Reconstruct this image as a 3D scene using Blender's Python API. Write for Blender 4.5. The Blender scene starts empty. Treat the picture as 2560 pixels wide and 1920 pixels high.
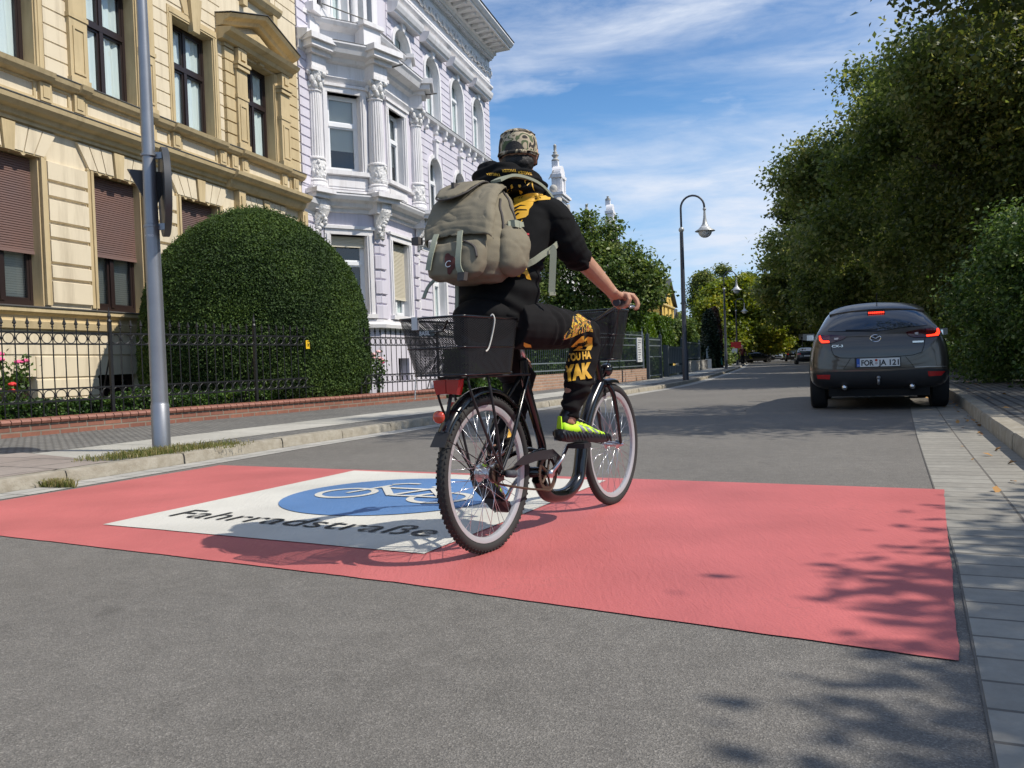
import bpy, bmesh, math, random
import numpy as np
from mathutils import Vector, Matrix, noise, geometry
from mathutils.bvhtree import BVHTree
R = math.radians
PI = math.pi
sc = bpy.context.scene
COL = sc.collection
# ------------------------------------------------------------------ camera
CAMH = .78
cd = bpy.data.cameras.new('camera'); cam = bpy.data.objects.new('camera', cd); COL.objects.link(cam)
cd.sensor_fit = 'HORIZONTAL'; cd.sensor_width = 36; cd.lens = 2072 / 2560 * 36
cd.clip_start = .05; cd.clip_end = 5000
cam.matrix_world = Matrix.Translation((0, 0, CAMH)) @ Matrix.Rotation(R(90 - 1.335), 4, 'X') @ Matrix.Rotation(R(-2.0), 4, 'Z')
sc.camera = cam
sc.view_settings.view_transform = 'Standard'; sc.view_settings.look = 'None'
sc.view_settings.gamma = 1; sc.view_settings.use_curve_mapping = False
sc.view_settings.exposure = 0.0
# ------------------------------------------------------------------ sky and sun
SUN_EL = R(50); SUN_AZ = R(108)      # azimuth clockwise from +Y
w = bpy.data.worlds.new('World'); sc.world = w; w.use_nodes = True
nt = w.node_tree; nt.nodes.clear()
def N(t, typ, **kw):
    n = t.nodes.new(typ)
    for k, v in kw.items():
        if k == 'inp':
            for a, b in v.items(): n.inputs[a].default_value = b
        else: setattr(n, k, v)
    return n
wo = N(nt, 'ShaderNodeOutputWorld'); bg = N(nt, 'ShaderNodeBackground'); bg.inputs[1].default_value = .138
sky = N(nt, 'ShaderNodeTexSky', sky_type='NISHITA', sun_disc=False, sun_elevation=SUN_EL, sun_rotation=SUN_AZ,
        air_density=1.0, dust_density=.25, ozone_density=2.2, altitude=100)
tc = N(nt, 'ShaderNodeTexCoord')
sep = N(nt, 'ShaderNodeSeparateXYZ'); nt.links.new(tc.outputs['Generated'], sep.inputs[0])
mp = N(nt, 'ShaderNodeMapping'); mp.inputs['Rotation'].default_value = (0, R(17), R(20)); mp.inputs['Scale'].default_value = (1.5, 1.2, 7.5)
mp.inputs['Location'].default_value = (2.2, .6, 1.95)
cb = tc
nt.links.new(tc.outputs['Generated'], mp.inputs[0])
n1 = N(nt, 'ShaderNodeTexNoise', inp={'Scale': 1.25, 'Detail': 9, 'Roughness': .56, 'Distortion': .35}); nt.links.new(mp.outputs[0], n1.inputs['Vector'])
r1 = N(nt, 'ShaderNodeValToRGB'); r1.color_ramp.elements[0].position = .34; r1.color_ramp.elements[1].position = .58
nt.links.new(n1.outputs[0], r1.inputs[0])
mp2 = N(nt, 'ShaderNodeMapping'); mp2.inputs['Rotation'].default_value = (0, R(22), R(20)); mp2.inputs['Scale'].default_value = (4, 3, 18); mp2.inputs['Location'].default_value = (1.2, 4, 0)
nt.links.new(tc.outputs['Generated'], mp2.inputs[0])
n2 = N(nt, 'ShaderNodeTexNoise', inp={'Scale': 1.3, 'Detail': 10, 'Roughness': .62, 'Distortion': .3}); nt.links.new(mp2.outputs[0], n2.inputs['Vector'])
r2 = N(nt, 'ShaderNodeValToRGB'); r2.color_ramp.elements[0].position = .28; r2.color_ramp.elements[1].position = .66
nt.links.new(n2.outputs[0], r2.inputs[0])
mu = N(nt, 'ShaderNodeMath', operation='MULTIPLY'); nt.links.new(r1.outputs[0], mu.inputs[0]); nt.links.new(r2.outputs[0], mu.inputs[1])
mu2 = N(nt, 'ShaderNodeMath', operation='MULTIPLY', inp={1: .95}); nt.links.new(mu.outputs[0], mu2.inputs[0])
# a little low cumulus near the horizon
mp3 = N(nt, 'ShaderNodeMapping'); mp3.inputs['Scale'].default_value = (5, 5, 17); mp3.inputs['Location'].default_value = (.4, .2, 1.3)
nt.links.new(tc.outputs['Generated'], mp3.inputs[0])
n3 = N(nt, 'ShaderNodeTexNoise', inp={'Scale': 1.0, 'Detail': 8, 'Roughness': .55}); nt.links.new(mp3.outputs[0], n3.inputs['Vector'])
r3 = N(nt, 'ShaderNodeValToRGB'); r3.color_ramp.elements[0].position = .56; r3.color_ramp.elements[1].position = .74
nt.links.new(n3.outputs[0], r3.inputs[0])
m3 = N(nt, 'ShaderNodeMath', operation='MULTIPLY', inp={1: .75}); nt.links.new(r3.outputs[0], m3.inputs[0])
mx3 = N(nt, 'ShaderNodeMath', operation='MAXIMUM'); nt.links.new(mu2.outputs[0], mx3.inputs[0]); nt.links.new(m3.outputs[0], mx3.inputs[1])
hs = N(nt, 'ShaderNodeHueSaturation', inp={'Saturation': 1.28, 'Value': 1.08, 'Hue': .503})
nt.links.new(sky.outputs[0], hs.inputs['Color'])
hz = N(nt, 'ShaderNodeMapRange', inp={1: -.02, 2: .34, 3: .85, 4: 0}); nt.links.new(sep.outputs[2], hz.inputs[0])
mh_ = N(nt, 'ShaderNodeMix', data_type='RGBA'); nt.links.new(hz.outputs[0], mh_.inputs[0]); nt.links.new(hs.outputs[0], mh_.inputs[6]); mh_.inputs[7].default_value = (2.2, 4.3, 7.2, 1)
mix = N(nt, 'ShaderNodeMix', data_type='RGBA'); nt.links.new(mx3.outputs[0], mix.inputs[0])
nt.links.new(mh_.outputs[2], mix.inputs[6]); mix.inputs[7].default_value = (5.6, 6.1, 7.0, 1)
nt.links.new(mix.outputs[2], bg.inputs[0]); nt.links.new(bg.outputs[0], wo.inputs[0])
sl = bpy.data.lights.new('sun', 'SUN'); sl.energy = 4.8; sl.angle = R(.5); sl.color = (1, .935, .83)
so = bpy.data.objects.new('sun', sl); COL.objects.link(so)
sd = Vector((math.sin(SUN_AZ) * math.cos(SUN_EL), math.cos(SUN_AZ) * math.cos(SUN_EL), math.sin(SUN_EL)))
so.rotation_euler = sd.to_track_quat('Z', 'Y').to_euler(); so.location = sd * 60
# ------------------------------------------------------------------ materials
def srgb(h):
    h = h.lstrip('#'); v = [int(h[i:i + 2], 16) / 255 for i in (0, 2, 4)]
    return tuple(((c / 12.92) if c <= .04045 else ((c + .055) / 1.055) ** 2.4) for c in v)
def mat(name, col, rough=.6, metal=0, var=None, bump=None, spec=.5, coat=0, emit=None, alpha=1, trans=0, extra=None, sheen=0):
    """var=(scale, amount, colour2[, detail]); bump=(scale, strength, distance)"""
    m = bpy.data.materials.new(name); m.use_nodes = True; t = m.node_tree
    b = t.nodes['Principled BSDF']
    b.inputs['Base Color'].default_value = (*col, 1); b.inputs['Roughness'].default_value = rough
    b.inputs['Metallic'].default_value = metal; b.inputs['Specular IOR Level'].default_value = spec
    if coat: b.inputs['Coat Weight'].default_value = coat; b.inputs['Coat Roughness'].default_value = .04
    if sheen: b.inputs['Sheen Weight'].default_value = sheen
    if emit: b.inputs['Emission Color'].default_value = (*emit[0], 1); b.inputs['Emission Strength'].default_value = emit[1]
    if trans: b.inputs['Transmission Weight'].default_value = trans
    if alpha < 1: b.inputs['Alpha'].default_value = alpha
    c = N(t, 'ShaderNodeTexCoord')
    m['tc'] = c.name
    if var:
        n = N(t, 'ShaderNodeTexNoise', inp={'Scale': var[0], 'Detail': var[3] if len(var) > 3 else 6, 'Roughness': .6})
        t.links.new(c.outputs['Object'], n.inputs['Vector'])
        r = N(t, 'ShaderNodeValToRGB'); r.color_ramp.elements[0].position = .32; r.color_ramp.elements[1].position = .68
        t.links.new(n.outputs[0], r.inputs[0])
        mm = N(t, 'ShaderNodeMath', operation='MULTIPLY', inp={1: var[1]}); t.links.new(r.outputs[0], mm.inputs[0])
        x = N(t, 'ShaderNodeMix', data_type='RGBA'); t.links.new(mm.outputs[0], x.inputs[0])
        x.inputs[6].default_value = (*col, 1); x.inputs[7].default_value = (*var[2], 1)
        t.links.new(x.outputs[2], b.inputs['Base Color'])
    if bump:
        n = N(t, 'ShaderNodeTexNoise', inp={'Scale': bump[0], 'Detail': 8, 'Roughness': .65}); t.links.new(c.outputs['Object'], n.inputs['Vector'])
        bp = N(t, 'ShaderNodeBump', inp={'Strength': bump[1], 'Distance': bump[2]}); t.links.new(n.outputs[0], bp.inputs['Height'])
        t.links.new(bp.outputs[0], b.inputs['Normal'])
    return m
def streaks(m, amt, col=(.30, .27, .22), sx=5.0, sz=.5):
    t = m.node_tree; b = t.nodes['Principled BSDF']; src = b.inputs['Base Color'].links[0].from_socket if b.inputs['Base Color'].links else None
    c = N(t, 'ShaderNodeTexCoord'); mp_ = N(t, 'ShaderNodeMapping'); mp_.inputs['Scale'].default_value = (sx, sx, sz); t.links.new(c.outputs['Object'], mp_.inputs[0])
    n = N(t, 'ShaderNodeTexNoise', inp={'Scale': 1.0, 'Detail': 9, 'Roughness': .7}); t.links.new(mp_.outputs[0], n.inputs['Vector'])
    r = N(t, 'ShaderNodeMapRange', inp={1: .48, 2: .78, 3: 0, 4: amt}); t.links.new(n.outputs[0], r.inputs[0])
    x = N(t, 'ShaderNodeMix', data_type='RGBA', blend_type='MULTIPLY'); t.links.new(r.outputs[0], x.inputs[0])
    if src: t.links.new(src, x.inputs[6])
    else: x.inputs[6].default_value = b.inputs['Base Color'].default_value
    x.inputs[7].default_value = (*col, 1); t.links.new(x.outputs[2], b.inputs['Base Color']); return m
def bsdf(m): return m.node_tree.nodes['Principled BSDF']
# ------------------------------------------------------------------ tagging and objects
def tag(o, label=None, cat=None, group=None, kind=None):
    if label: o['label'] = label
    if cat: o['category'] = cat
    if group: o['group'] = group
    if kind: o['kind'] = kind
    return o
def empty(name, loc=(0, 0, 0), rz=0, label=None, cat=None, group=None):
    o = bpy.data.objects.new(name, None); COL.objects.link(o); o.location = loc; o.rotation_euler = (0, 0, rz)
    o.empty_display_size = .2
    return tag(o, label, cat, group)
KIDS = {}
def link(o, parent=None):
    COL.objects.link(o)
    if parent is not None:
        o.parent = parent; KIDS.setdefault(parent.name, []).append(o)
    return o
def copy_tree(o, parent=None):
    c = o.copy(); link(c, parent)
    for ch in list(KIDS.get(o.name, [])): copy_tree(ch, c)
    return c
class MB:
    def __init__(s): s.v = []; s.f = []; s.mi = []; s.uv = []; s.cur = 0; s.hasuv = False
    def add(s, vs, fs):
        k = len(s.v); s.v += [tuple(p) for p in vs]
        for f in fs: s.f.append(tuple(i + k for i in f)); s.mi.append(s.cur)
        return s
    def quad(s, a, b, c, d): return s.add([a, b, c, d], [(0, 1, 2, 3)])
    def box(s, x0, x1, y0, y1, z0, z1, M=None):
        vs = [(x, y, z) for x in (x0, x1) for y in (y0, y1) for z in (z0, z1)]
        if M is not None: vs = [M @ Vector(p) for p in vs]
        return s.add(vs, [(0, 1, 3, 2), (4, 6, 7, 5), (0, 4, 5, 1), (2, 3, 7, 6), (0, 2, 6, 4), (1, 5, 7, 3)])
    def prism(s, pts, ext, M=None):
        """pts: 3D polygon; ext: vector"""
        n = len(pts); e = Vector(ext); vs = [Vector(p) for p in pts] + [Vector(p) + e for p in pts]
        if M is not None: vs = [M @ p for p in vs]
        return s.add(vs, [tuple(range(n - 1, -1, -1)), tuple(range(n, 2 * n))] + [(i, (i + 1) % n, (i + 1) % n + n, i + n) for i in range(n)])
    def loft(s, rings, caps=True, closed=False):
        n = len(rings[0]); k = len(s.v)
        for r in rings: s.v += [tuple(p) for p in r]
        m = len(rings)
        for j in range(m if closed else m - 1):
            a = k + j * n; b = k + ((j + 1) % m) * n
            for i in range(n):
                s.f.append((a + i, a + (i + 1) % n, b + (i + 1) % n, b + i)); s.mi.append(s.cur)
        if caps and not closed:
            s.f.append(tuple(k + i for i in range(n - 1, -1, -1))); s.mi.append(s.cur)
            s.f.append(tuple(k + (m - 1) * n + i for i in range(n))); s.mi.append(s.cur)
        return s
    def tube(s, path, r, seg=8, caps=True, closed=False, flat=None, up=None):
        """path of points, r scalar or list; flat=(sx,sy) cross-section scale"""
        P = [Vector(p) for p in path]; n = len(P)
        rr = r if isinstance(r, (list, tuple)) else [r] * n
        T = []
        for i in range(n):
            if closed: t = P[(i + 1) % n] - P[i - 1]
            else: t = P[min(i + 1, n - 1)] - P[max(i - 1, 0)]
            T.append(t.normalized() if t.length > 1e-9 else Vector((0, 0, 1)))
        a = Vector(up) if up else (Vector((0, 0, 1)) if abs(T[0].z) < .9 else Vector((1, 0, 0)))
        nx = a.cross(T[0]).normalized(); rings = []
        fx, fy = flat if flat else (1, 1)
        for i in range(n):
            nx = (nx - T[i] * nx.dot(T[i])); nx = nx.normalized() if nx.length > 1e-6 else T[i].orthogonal().normalized()
            ny = T[i].cross(nx)
            rings.append([P[i] + nx * (math.cos(q) * rr[i] * fx) + ny * (math.sin(q) * rr[i] * fy) for q in [2 * PI * j / seg for j in range(seg)]])
        return s.loft(rings, caps, closed)
    def lathe(s, prof, c=(0, 0, 0), seg=16, M=None, ang=2 * PI, a0=0):
        """prof: (r,z) list about z at c"""
        full = abs(ang - 2 * PI) < 1e-6; m = seg if full else seg + 1
        rings = []
        for r, z in prof:
            ring = [Vector((c[0] + max(r, 1e-4) * math.cos(a0 + ang * j / seg), c[1] + max(r, 1e-4) * math.sin(a0 + ang * j / seg), c[2] + z)) for j in range(m)]
            if M is not None: ring = [M @ p for p in ring]
            rings.append(ring)
        return s.loft(rings, caps=True)
    def sphere(s, c, r, seg=12, rings=8, sc=(1, 1, 1)):
        pr = [(r * math.sin(PI * i / rings), -r * math.cos(PI * i / rings)) for i in range(rings + 1)]
        k = len(s.v); s.lathe(pr, (0, 0, 0), seg)
        for i in range(k, len(s.v)):
            x, y, z = s.v[i]; s.v[i] = (c[0] + x * sc[0], c[1] + y * sc[1], c[2] + z * sc[2])
        return s
    def build(s, name, m, parent=None, smooth=False, sharp=None, uvfn=None):
        me = bpy.data.meshes.new(name); me.from_pydata(s.v, [], s.f)
        ms = m if isinstance(m, (list, tuple)) else [m]
        for q in ms: me.materials.append(q)
        if len(ms) > 1: me.polygons.foreach_set('material_index', s.mi)
        if smooth:
            me.polygons.foreach_set('use_smooth', [True] * len(me.polygons))
            if sharp: me.set_sharp_from_angle(angle=R(sharp))
        if uvfn:
            ul = me.uv_layers.new(name='UVMap')
            for p in me.polygons:
                for li in p.loop_indices: ul.data[li].uv = uvfn(me.vertices[me.loops[li].vertex_index].co, p)
        me.update()
        o = bpy.data.objects.new(name, me); link(o, parent)
        return o
def quadcloud(name, m, parent, centers, normals, size, seed=0, aspect=.6, leaf=True):
    """many leaf-sized faces: numpy arrays; each leaf is a folded 2-quad shape"""
    rng = np.random.default_rng(seed); n = len(centers)
    nr = normals / (np.linalg.norm(normals, axis=1, keepdims=True) + 1e-9)
    t = rng.normal(size=(n, 3)); t -= nr * (t * nr).sum(1, keepdims=True); t /= np.linalg.norm(t, axis=1, keepdims=True) + 1e-9
    b = np.cross(nr, t); s = size if np.ndim(size) else np.full(n, size); s = s[:, None]
    w_ = s * aspect
    v = np.empty((n, 4, 3), np.float32)
    v[:, 0] = centers - t * s; v[:, 1] = centers - b * w_ + nr * s * .18; v[:, 2] = centers + t * s; v[:, 3] = centers + b * w_ + nr * s * .18
    me = bpy.data.meshes.new(name)
    me.vertices.add(4 * n); me.vertices.foreach_set('co', v.reshape(-1))
    me.loops.add(4 * n); me.loops.foreach_set('vertex_index', np.arange(4 * n, dtype=np.int32))
    me.polygons.add(n); me.polygons.foreach_set('loop_start', np.arange(0, 4 * n, 4, dtype=np.int32))
    me.materials.append(m); me.update(calc_edges=True)
    o = bpy.data.objects.new(name, me); link(o, parent)
    return o
def leafmat(name, c1, c2, c3=None, scale=.35, trans=.35, rough=.45):
    m = bpy.data.materials.new(name); m.use_nodes = True; t = m.node_tree; t.nodes.clear()
    o = N(t, 'ShaderNodeOutputMaterial'); g = N(t, 'ShaderNodeNewGeometry')
    c = N(t, 'ShaderNodeTexCoord'); n = N(t, 'ShaderNodeTexNoise', inp={'Scale': scale, 'Detail': 3}); t.links.new(c.outputs['Object'], n.inputs['Vector'])
    ad = N(t, 'ShaderNodeMath', operation='MULTIPLY_ADD', inp={1: .55, 2: -.275}); t.links.new(g.outputs['Random Per Island'], ad.inputs[0])
    sm = N(t, 'ShaderNodeMath', operation='ADD'); t.links.new(n.outputs[0], sm.inputs[0]); t.links.new(ad.outputs[0], sm.inputs[1])
    r = N(t, 'ShaderNodeValToRGB'); e = r.color_ramp.elements
    e[0].position = .3; e[0].color = (*c1, 1); e[1].position = .62; e[1].color = (*c2, 1)
    if c3: q = e.new(.86); q.color = (*c3, 1)
    t.links.new(sm.outputs[0], r.inputs[0])
    p = N(t, 'ShaderNodeBsdfPrincipled', inp={'Roughness': rough, 'Specular IOR Level': .35}); t.links.new(r.outputs[0], p.inputs['Base Color'])
    tr = N(t, 'ShaderNodeBsdfTranslucent')
    hs_ = N(t, 'ShaderNodeHueSaturation', inp={'Hue': .485, 'Saturation': 1.15, 'Value': 1.5}); t.links.new(r.outputs[0], hs_.inputs['Color']); t.links.new(hs_.outputs[0], tr.inputs[0])
    x = N(t, 'ShaderNodeMixShader', inp={0: trans}); t.links.new(p.outputs[0], x.inputs[1]); t.links.new(tr.outputs[0], x.inputs[2]); t.links.new(x.outputs[0], o.inputs[0])
    return m
def text_mesh(txt, size=1, bold=0, spacing=1):
    """returns (verts2d, faces) of the default font, baseline at origin"""
    c = bpy.data.curves.new('t', 'FONT'); c.body = txt; c.size = size; c.offset = bold; c.space_character = spacing; c.resolution_u = 3
    o = bpy.data.objects.new('t', c); COL.objects.link(o)
    dg = bpy.context.evaluated_depsgraph_get()
    me = o.to_mesh(); vs = [(v.co.x, v.co.y) for v in me.vertices]; fs = [tuple(p.vertices) for p in me.polygons]
    o.to_mesh_clear(); COL.objects.unlink(o); bpy.data.objects.remove(o); bpy.data.curves.remove(c)
    return vs, fs
def fill2d(poly, step=None, holes=None):
    """triangulated 2D polygon with interior grid points"""
    P = [Vector(p) for p in poly]; loops = [list(range(len(P)))]; allp = list(P)
    edges = [(i, (i + 1) % len(P)) for i in range(len(P))]
    def sub(poly_):
        out = []
        for i, p in enumerate(poly_):
            q = poly_[(i + 1) % len(poly_)]; n = max(1, int((q - p).length / step)) if step else 1
            for j in range(n): out.append(p.lerp(q, j / n))
        return out
    if step:
        allp = sub(P); loops = [list(range(len(allp)))]
        x0 = min(p.x for p in P); x1 = max(p.x for p in P); y0 = min(p.y for p in P); y1 = max(p.y for p in P)
        inner = []
        nx = int((x1 - x0) / step); ny = int((y1 - y0) / step)
        for i in range(1, nx + 1):
            for j in range(1, ny + 1):
                inner.append(Vector((x0 + i * step, y0 + j * step)))
        r = geometry.delaunay_2d_cdt(allp + inner, [], [loops[0]], 1, 1e-5)
    else:
        r = geometry.delaunay_2d_cdt(allp, [], [loops[0]], 1, 1e-5)
    return [tuple(v) for v in r[0]], [tuple(f) for f in r[2]]
def clear_sub(name): return bpy.data.objects.get(name)
random.seed(3)
# ------------------------------------------------------------------ ground, road, kerbs, pavements
def uv_strip_mat(name, c1, c2, mortar, bw, bh, msz=.02, rough=.8, bumpd=.004, off=.5, noise_s=14):
    m = bpy.data.materials.new(name); m.use_nodes = True; t = m.node_tree; b = bsdf(m); b.inputs['Roughness'].default_value = rough
    u = N(t, 'ShaderNodeUVMap'); u.uv_map = 'UVMap'
    br = N(t, 'ShaderNodeTexBrick', offset=off); br.inputs['Scale'].default_value = 1
    br.inputs['Color1'].default_value = (*c1, 1); br.inputs['Color2'].default_value = (*c2, 1); br.inputs['Mortar'].default_value = (*mortar, 1)
    br.inputs['Brick Width'].default_value = bw; br.inputs['Row Height'].default_value = bh; br.inputs['Mortar Size'].default_value = msz; br.inputs['Mortar Smooth'].default_value = .3
    t.links.new(u.outputs[0], br.inputs['Vector'])
    n = N(t, 'ShaderNodeTexNoise', inp={'Scale': noise_s, 'Detail': 10, 'Roughness': .7}); t.links.new(u.outputs[0], n.inputs['Vector'])
    hs_ = N(t, 'ShaderNodeMix', data_type='RGBA', blend_type='OVERLAY'); hs_.inputs[0].default_value = .8
    n4 = N(t, 'ShaderNodeTexNoise', inp={'Scale': 1.1, 'Detail': 5, 'Roughness': .6}); t.links.new(u.outputs[0], n4.inputs['Vector'])
    av = N(t, 'ShaderNodeMath', operation='ADD'); t.links.new(n.outputs[0], av.inputs[0]); t.links.new(n4.outputs[0], av.inputs[1])
    hv = N(t, 'ShaderNodeMath', operation='MULTIPLY', inp={1: .5}); t.links.new(av.outputs[0], hv.inputs[0])
    t.links.new(br.outputs[0], hs_.inputs[6]); t.links.new(hv.outputs[0], hs_.inputs[7]); t.links.new(hs_.outputs[2], b.inputs['Base Color'])
    sb = N(t, 'ShaderNodeMath', operation='MULTIPLY_ADD', inp={1: .35}); t.links.new(n.outputs[0], sb.inputs[0])
    iv = N(t, 'ShaderNodeMath', operation='SUBTRACT', inp={0: 1}); t.links.new(br.outputs['Fac'], iv.inputs[1]); t.links.new(iv.outputs[0], sb.inputs[2])
    bp = N(t, 'ShaderNodeBump', inp={'Strength': .8, 'Distance': bumpd}); t.links.new(sb.outputs[0], bp.inputs['Height']); t.links.new(bp.outputs[0], b.inputs['Normal'])
    return m
def asphalt(name, base, warm=1.0, dark=.6):
    m = bpy.data.materials.new(name); m.use_nodes = True; t = m.node_tree; b = bsdf(m)
    b.inputs['Specular IOR Level'].default_value = .4
    c = N(t, 'ShaderNodeTexCoord')
    v = N(t, 'ShaderNodeTexVoronoi', inp={'Scale': 260}); t.links.new(c.outputs['Object'], v.inputs['Vector'])
    sp = N(t, 'ShaderNodeSeparateColor'); t.links.new(v.outputs['Color'], sp.inputs[0])
    r = N(t, 'ShaderNodeValToRGB'); e = r.color_ramp.elements
    e[0].position = 0; e[0].color = (*[x * .7 for x in base], 1); e[1].position = 1; e[1].color = (*[min(1, x * 1.6) for x in base], 1)
    q = e.new(.55); q.color = (*base, 1); q = e.new(.85); q.color = (*[x * 1.18 for x in base], 1)
    t.links.new(sp.outputs[0], r.inputs[0])
    n = N(t, 'ShaderNodeTexNoise', inp={'Scale': .55, 'Detail': 8, 'Roughness': .62}); t.links.new(c.outputs['Object'], n.inputs['Vector'])
    n2_ = N(t, 'ShaderNodeTexNoise', inp={'Scale': 9, 'Detail': 8, 'Roughness': .7}); t.links.new(c.outputs['Object'], n2_.inputs['Vector'])
    ad = N(t, 'ShaderNodeMath', operation='ADD'); t.links.new(n.outputs[0], ad.inputs[0]); t.links.new(n2_.outputs[0], ad.inputs[1])
    ml = N(t, 'ShaderNodeMapRange', inp={1: .7, 2: 1.3, 3: .8, 4: 1.22}); t.links.new(ad.outputs[0], ml.inputs[0])
    mx = N(t, 'ShaderNodeVectorMath', operation='SCALE'); t.links.new(r.outputs[0], mx.inputs[0]); t.links.new(ml.outputs[0], mx.inputs['Scale'])
    vo = N(t, 'ShaderNodeTexVoronoi', feature='DISTANCE_TO_EDGE', inp={'Scale': .32}); nd = N(t, 'ShaderNodeTexNoise', inp={'Scale': 1.1, 'Detail': 9, 'Roughness': .72}); t.links.new(c.outputs['Object'], nd.inputs['Vector'])
    va = N(t, 'ShaderNodeVectorMath', operation='MULTIPLY_ADD'); va.inputs[1].default_value = (1.8, 1.8, 1.8); t.links.new(nd.outputs['Color'], va.inputs[0]); t.links.new(c.outputs['Object'], va.inputs[2]); t.links.new(va.outputs[0], vo.inputs['Vector'])
    cr = N(t, 'ShaderNodeMapRange', inp={1: 0, 2: .004, 3: .55, 4: 1}); t.links.new(vo.outputs[0], cr.inputs[0]); ng = N(t, 'ShaderNodeMapRange', inp={1: .50, 2: .58, 3: 0, 4: 1}); t.links.new(n.outputs[0], ng.inputs[0])
    mc = N(t, 'ShaderNodeMix', data_type='FLOAT'); mc.inputs[2].default_value = 1; t.links.new(ng.outputs[0], mc.inputs[0]); t.links.new(cr.outputs[0], mc.inputs[3])
    st = N(t, 'ShaderNodeTexNoise', inp={'Scale': 3.1, 'Detail': 4, 'Roughness': .5}); t.links.new(c.outputs['Object'], st.inputs['Vector']); sr = N(t, 'ShaderNodeMapRange', inp={1: .66, 2: .74, 3: 1, 4: .78}); t.links.new(st.outputs[0], sr.inputs[0])
    m7 = N(t, 'ShaderNodeMath', operation='MULTIPLY'); t.links.new(mc.outputs[0], m7.inputs[0]); t.links.new(sr.outputs[0], m7.inputs[1])
    mx2 = N(t, 'ShaderNodeVectorMath', operation='SCALE'); t.links.new(mx.outputs[0], mx2.inputs[0]); t.links.new(m7.outputs[0], mx2.inputs['Scale'])
    t.links.new(mx2.outputs[0], b.inputs['Base Color']); b.inputs['Roughness'].default_value = .78
    bp = N(t, 'ShaderNodeBump', inp={'Strength': .9, 'Distance': .0022}); t.links.new(v.outputs['Distance'], bp.inputs['Height'])
    bp2 = N(t, 'ShaderNodeBump', inp={'Strength': .5, 'Distance': .012}); t.links.new(n2_.outputs[0], bp2.inputs['Height']); t.links.new(bp.outputs[0], bp2.inputs['Normal'])
    t.links.new(bp2.outputs[0], b.inputs['Normal'])
    return m
def paint(name, col, wear=.5, under=(.1, .1, .1), thr=.64, sc_=7):
    m = bpy.data.materials.new(name); m.use_nodes = True; t = m.node_tree; b = bsdf(m)
    b.inputs['Roughness'].default_value = .62; b.inputs['Specular IOR Level'].default_value = .4
    c = N(t, 'ShaderNodeTexCoord')
    n = N(t, 'ShaderNodeTexNoise', inp={'Scale': sc_, 'Detail': 10, 'Roughness': .72, 'Distortion': .6}); t.links.new(c.outputs['Object'], n.inputs['Vector'])
    n2_ = N(t, 'ShaderNodeTexNoise', inp={'Scale': 1.3, 'Detail': 6}); t.links.new(c.outputs['Object'], n2_.inputs['Vector'])
    r = N(t, 'ShaderNodeValToRGB'); e = r.color_ramp.elements; e[0].position = thr; e[0].color = (0, 0, 0, 1); e[1].position = thr + .1; e[1].color = (1, 1, 1, 1)
    t.links.new(n.outputs[0], r.inputs[0])
    mw = N(t, 'ShaderNodeMath', operation='MULTIPLY', inp={1: wear}); t.links.new(r.outputs[0], mw.inputs[0])
    r2_ = N(t, 'ShaderNodeMapRange', inp={1: .3, 2: .7, 3: .84, 4: 1.14}); t.links.new(n2_.outputs[0], r2_.inputs[0])
    v0 = N(t, 'ShaderNodeVectorMath', operation='SCALE'); v0.inputs[0].default_value = col; t.links.new(r2_.outputs[0], v0.inputs['Scale'])
    # trowel ripples and hairline cracks
    mp_ = N(t, 'ShaderNodeMapping'); mp_.inputs['Rotation'].default_value = (0, 0, R(30)); mp_.inputs['Scale'].default_value = (22, 4.5, 1); t.links.new(c.outputs['Object'], mp_.inputs[0])
    wv = N(t, 'ShaderNodeTexNoise', inp={'Scale': 1.6, 'Detail': 5, 'Distortion': 1.2}); t.links.new(mp_.outputs[0], wv.inputs['Vector'])
    vo = N(t, 'ShaderNodeTexVoronoi', feature='DISTANCE_TO_EDGE', inp={'Scale': .9}); 
    nd = N(t, 'ShaderNodeTexNoise', inp={'Scale': 2.2, 'Detail': 8, 'Roughness': .7}); t.links.new(c.outputs['Object'], nd.inputs['Vector'])
    va = N(t, 'ShaderNodeVectorMath', operation='MULTIPLY_ADD'); va.inputs[1].default_value = (.9, .9, .9); t.links.new(nd.outputs['Color'], va.inputs[0]); t.links.new(c.outputs['Object'], va.inputs[2])
    t.links.new(va.outputs[0], vo.inputs['Vector'])
    cr = N(t, 'ShaderNodeMapRange', inp={1: 0, 2: .006, 3: .55, 4: 0}); t.links.new(vo.outputs[0], cr.inputs[0])
    gate = N(t, 'ShaderNodeMapRange', inp={1: .48, 2: .56, 3: 0, 4: 1}); t.links.new(n2_.outputs[0], gate.inputs[0])
    cg = N(t, 'ShaderNodeMath', operation='MULTIPLY'); t.links.new(cr.outputs[0], cg.inputs[0]); t.links.new(gate.outputs[0], cg.inputs[1])
    mxx = N(t, 'ShaderNodeMath', operation='MAXIMUM'); n5 = N(t, 'ShaderNodeTexNoise', inp={'Scale': 55, 'Detail': 6, 'Roughness': .7}); t.links.new(c.outputs['Object'], n5.inputs['Vector']); r5 = N(t, 'ShaderNodeMapRange', inp={1: .60, 2: .74, 3: 0, 4: .55}); t.links.new(n5.outputs[0], r5.inputs[0])
    m5 = N(t, 'ShaderNodeMath', operation='MAXIMUM'); t.links.new(mw.outputs[0], m5.inputs[0]); t.links.new(r5.outputs[0], m5.inputs[1])
    t.links.new(m5.outputs[0], mxx.inputs[0]); t.links.new(cg.outputs[0], mxx.inputs[1])
    x = N(t, 'ShaderNodeMix', data_type='RGBA'); t.links.new(mxx.outputs[0], x.inputs[0]); t.links.new(v0.outputs[0], x.inputs[6]); x.inputs[7].default_value = (*under, 1)
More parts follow.
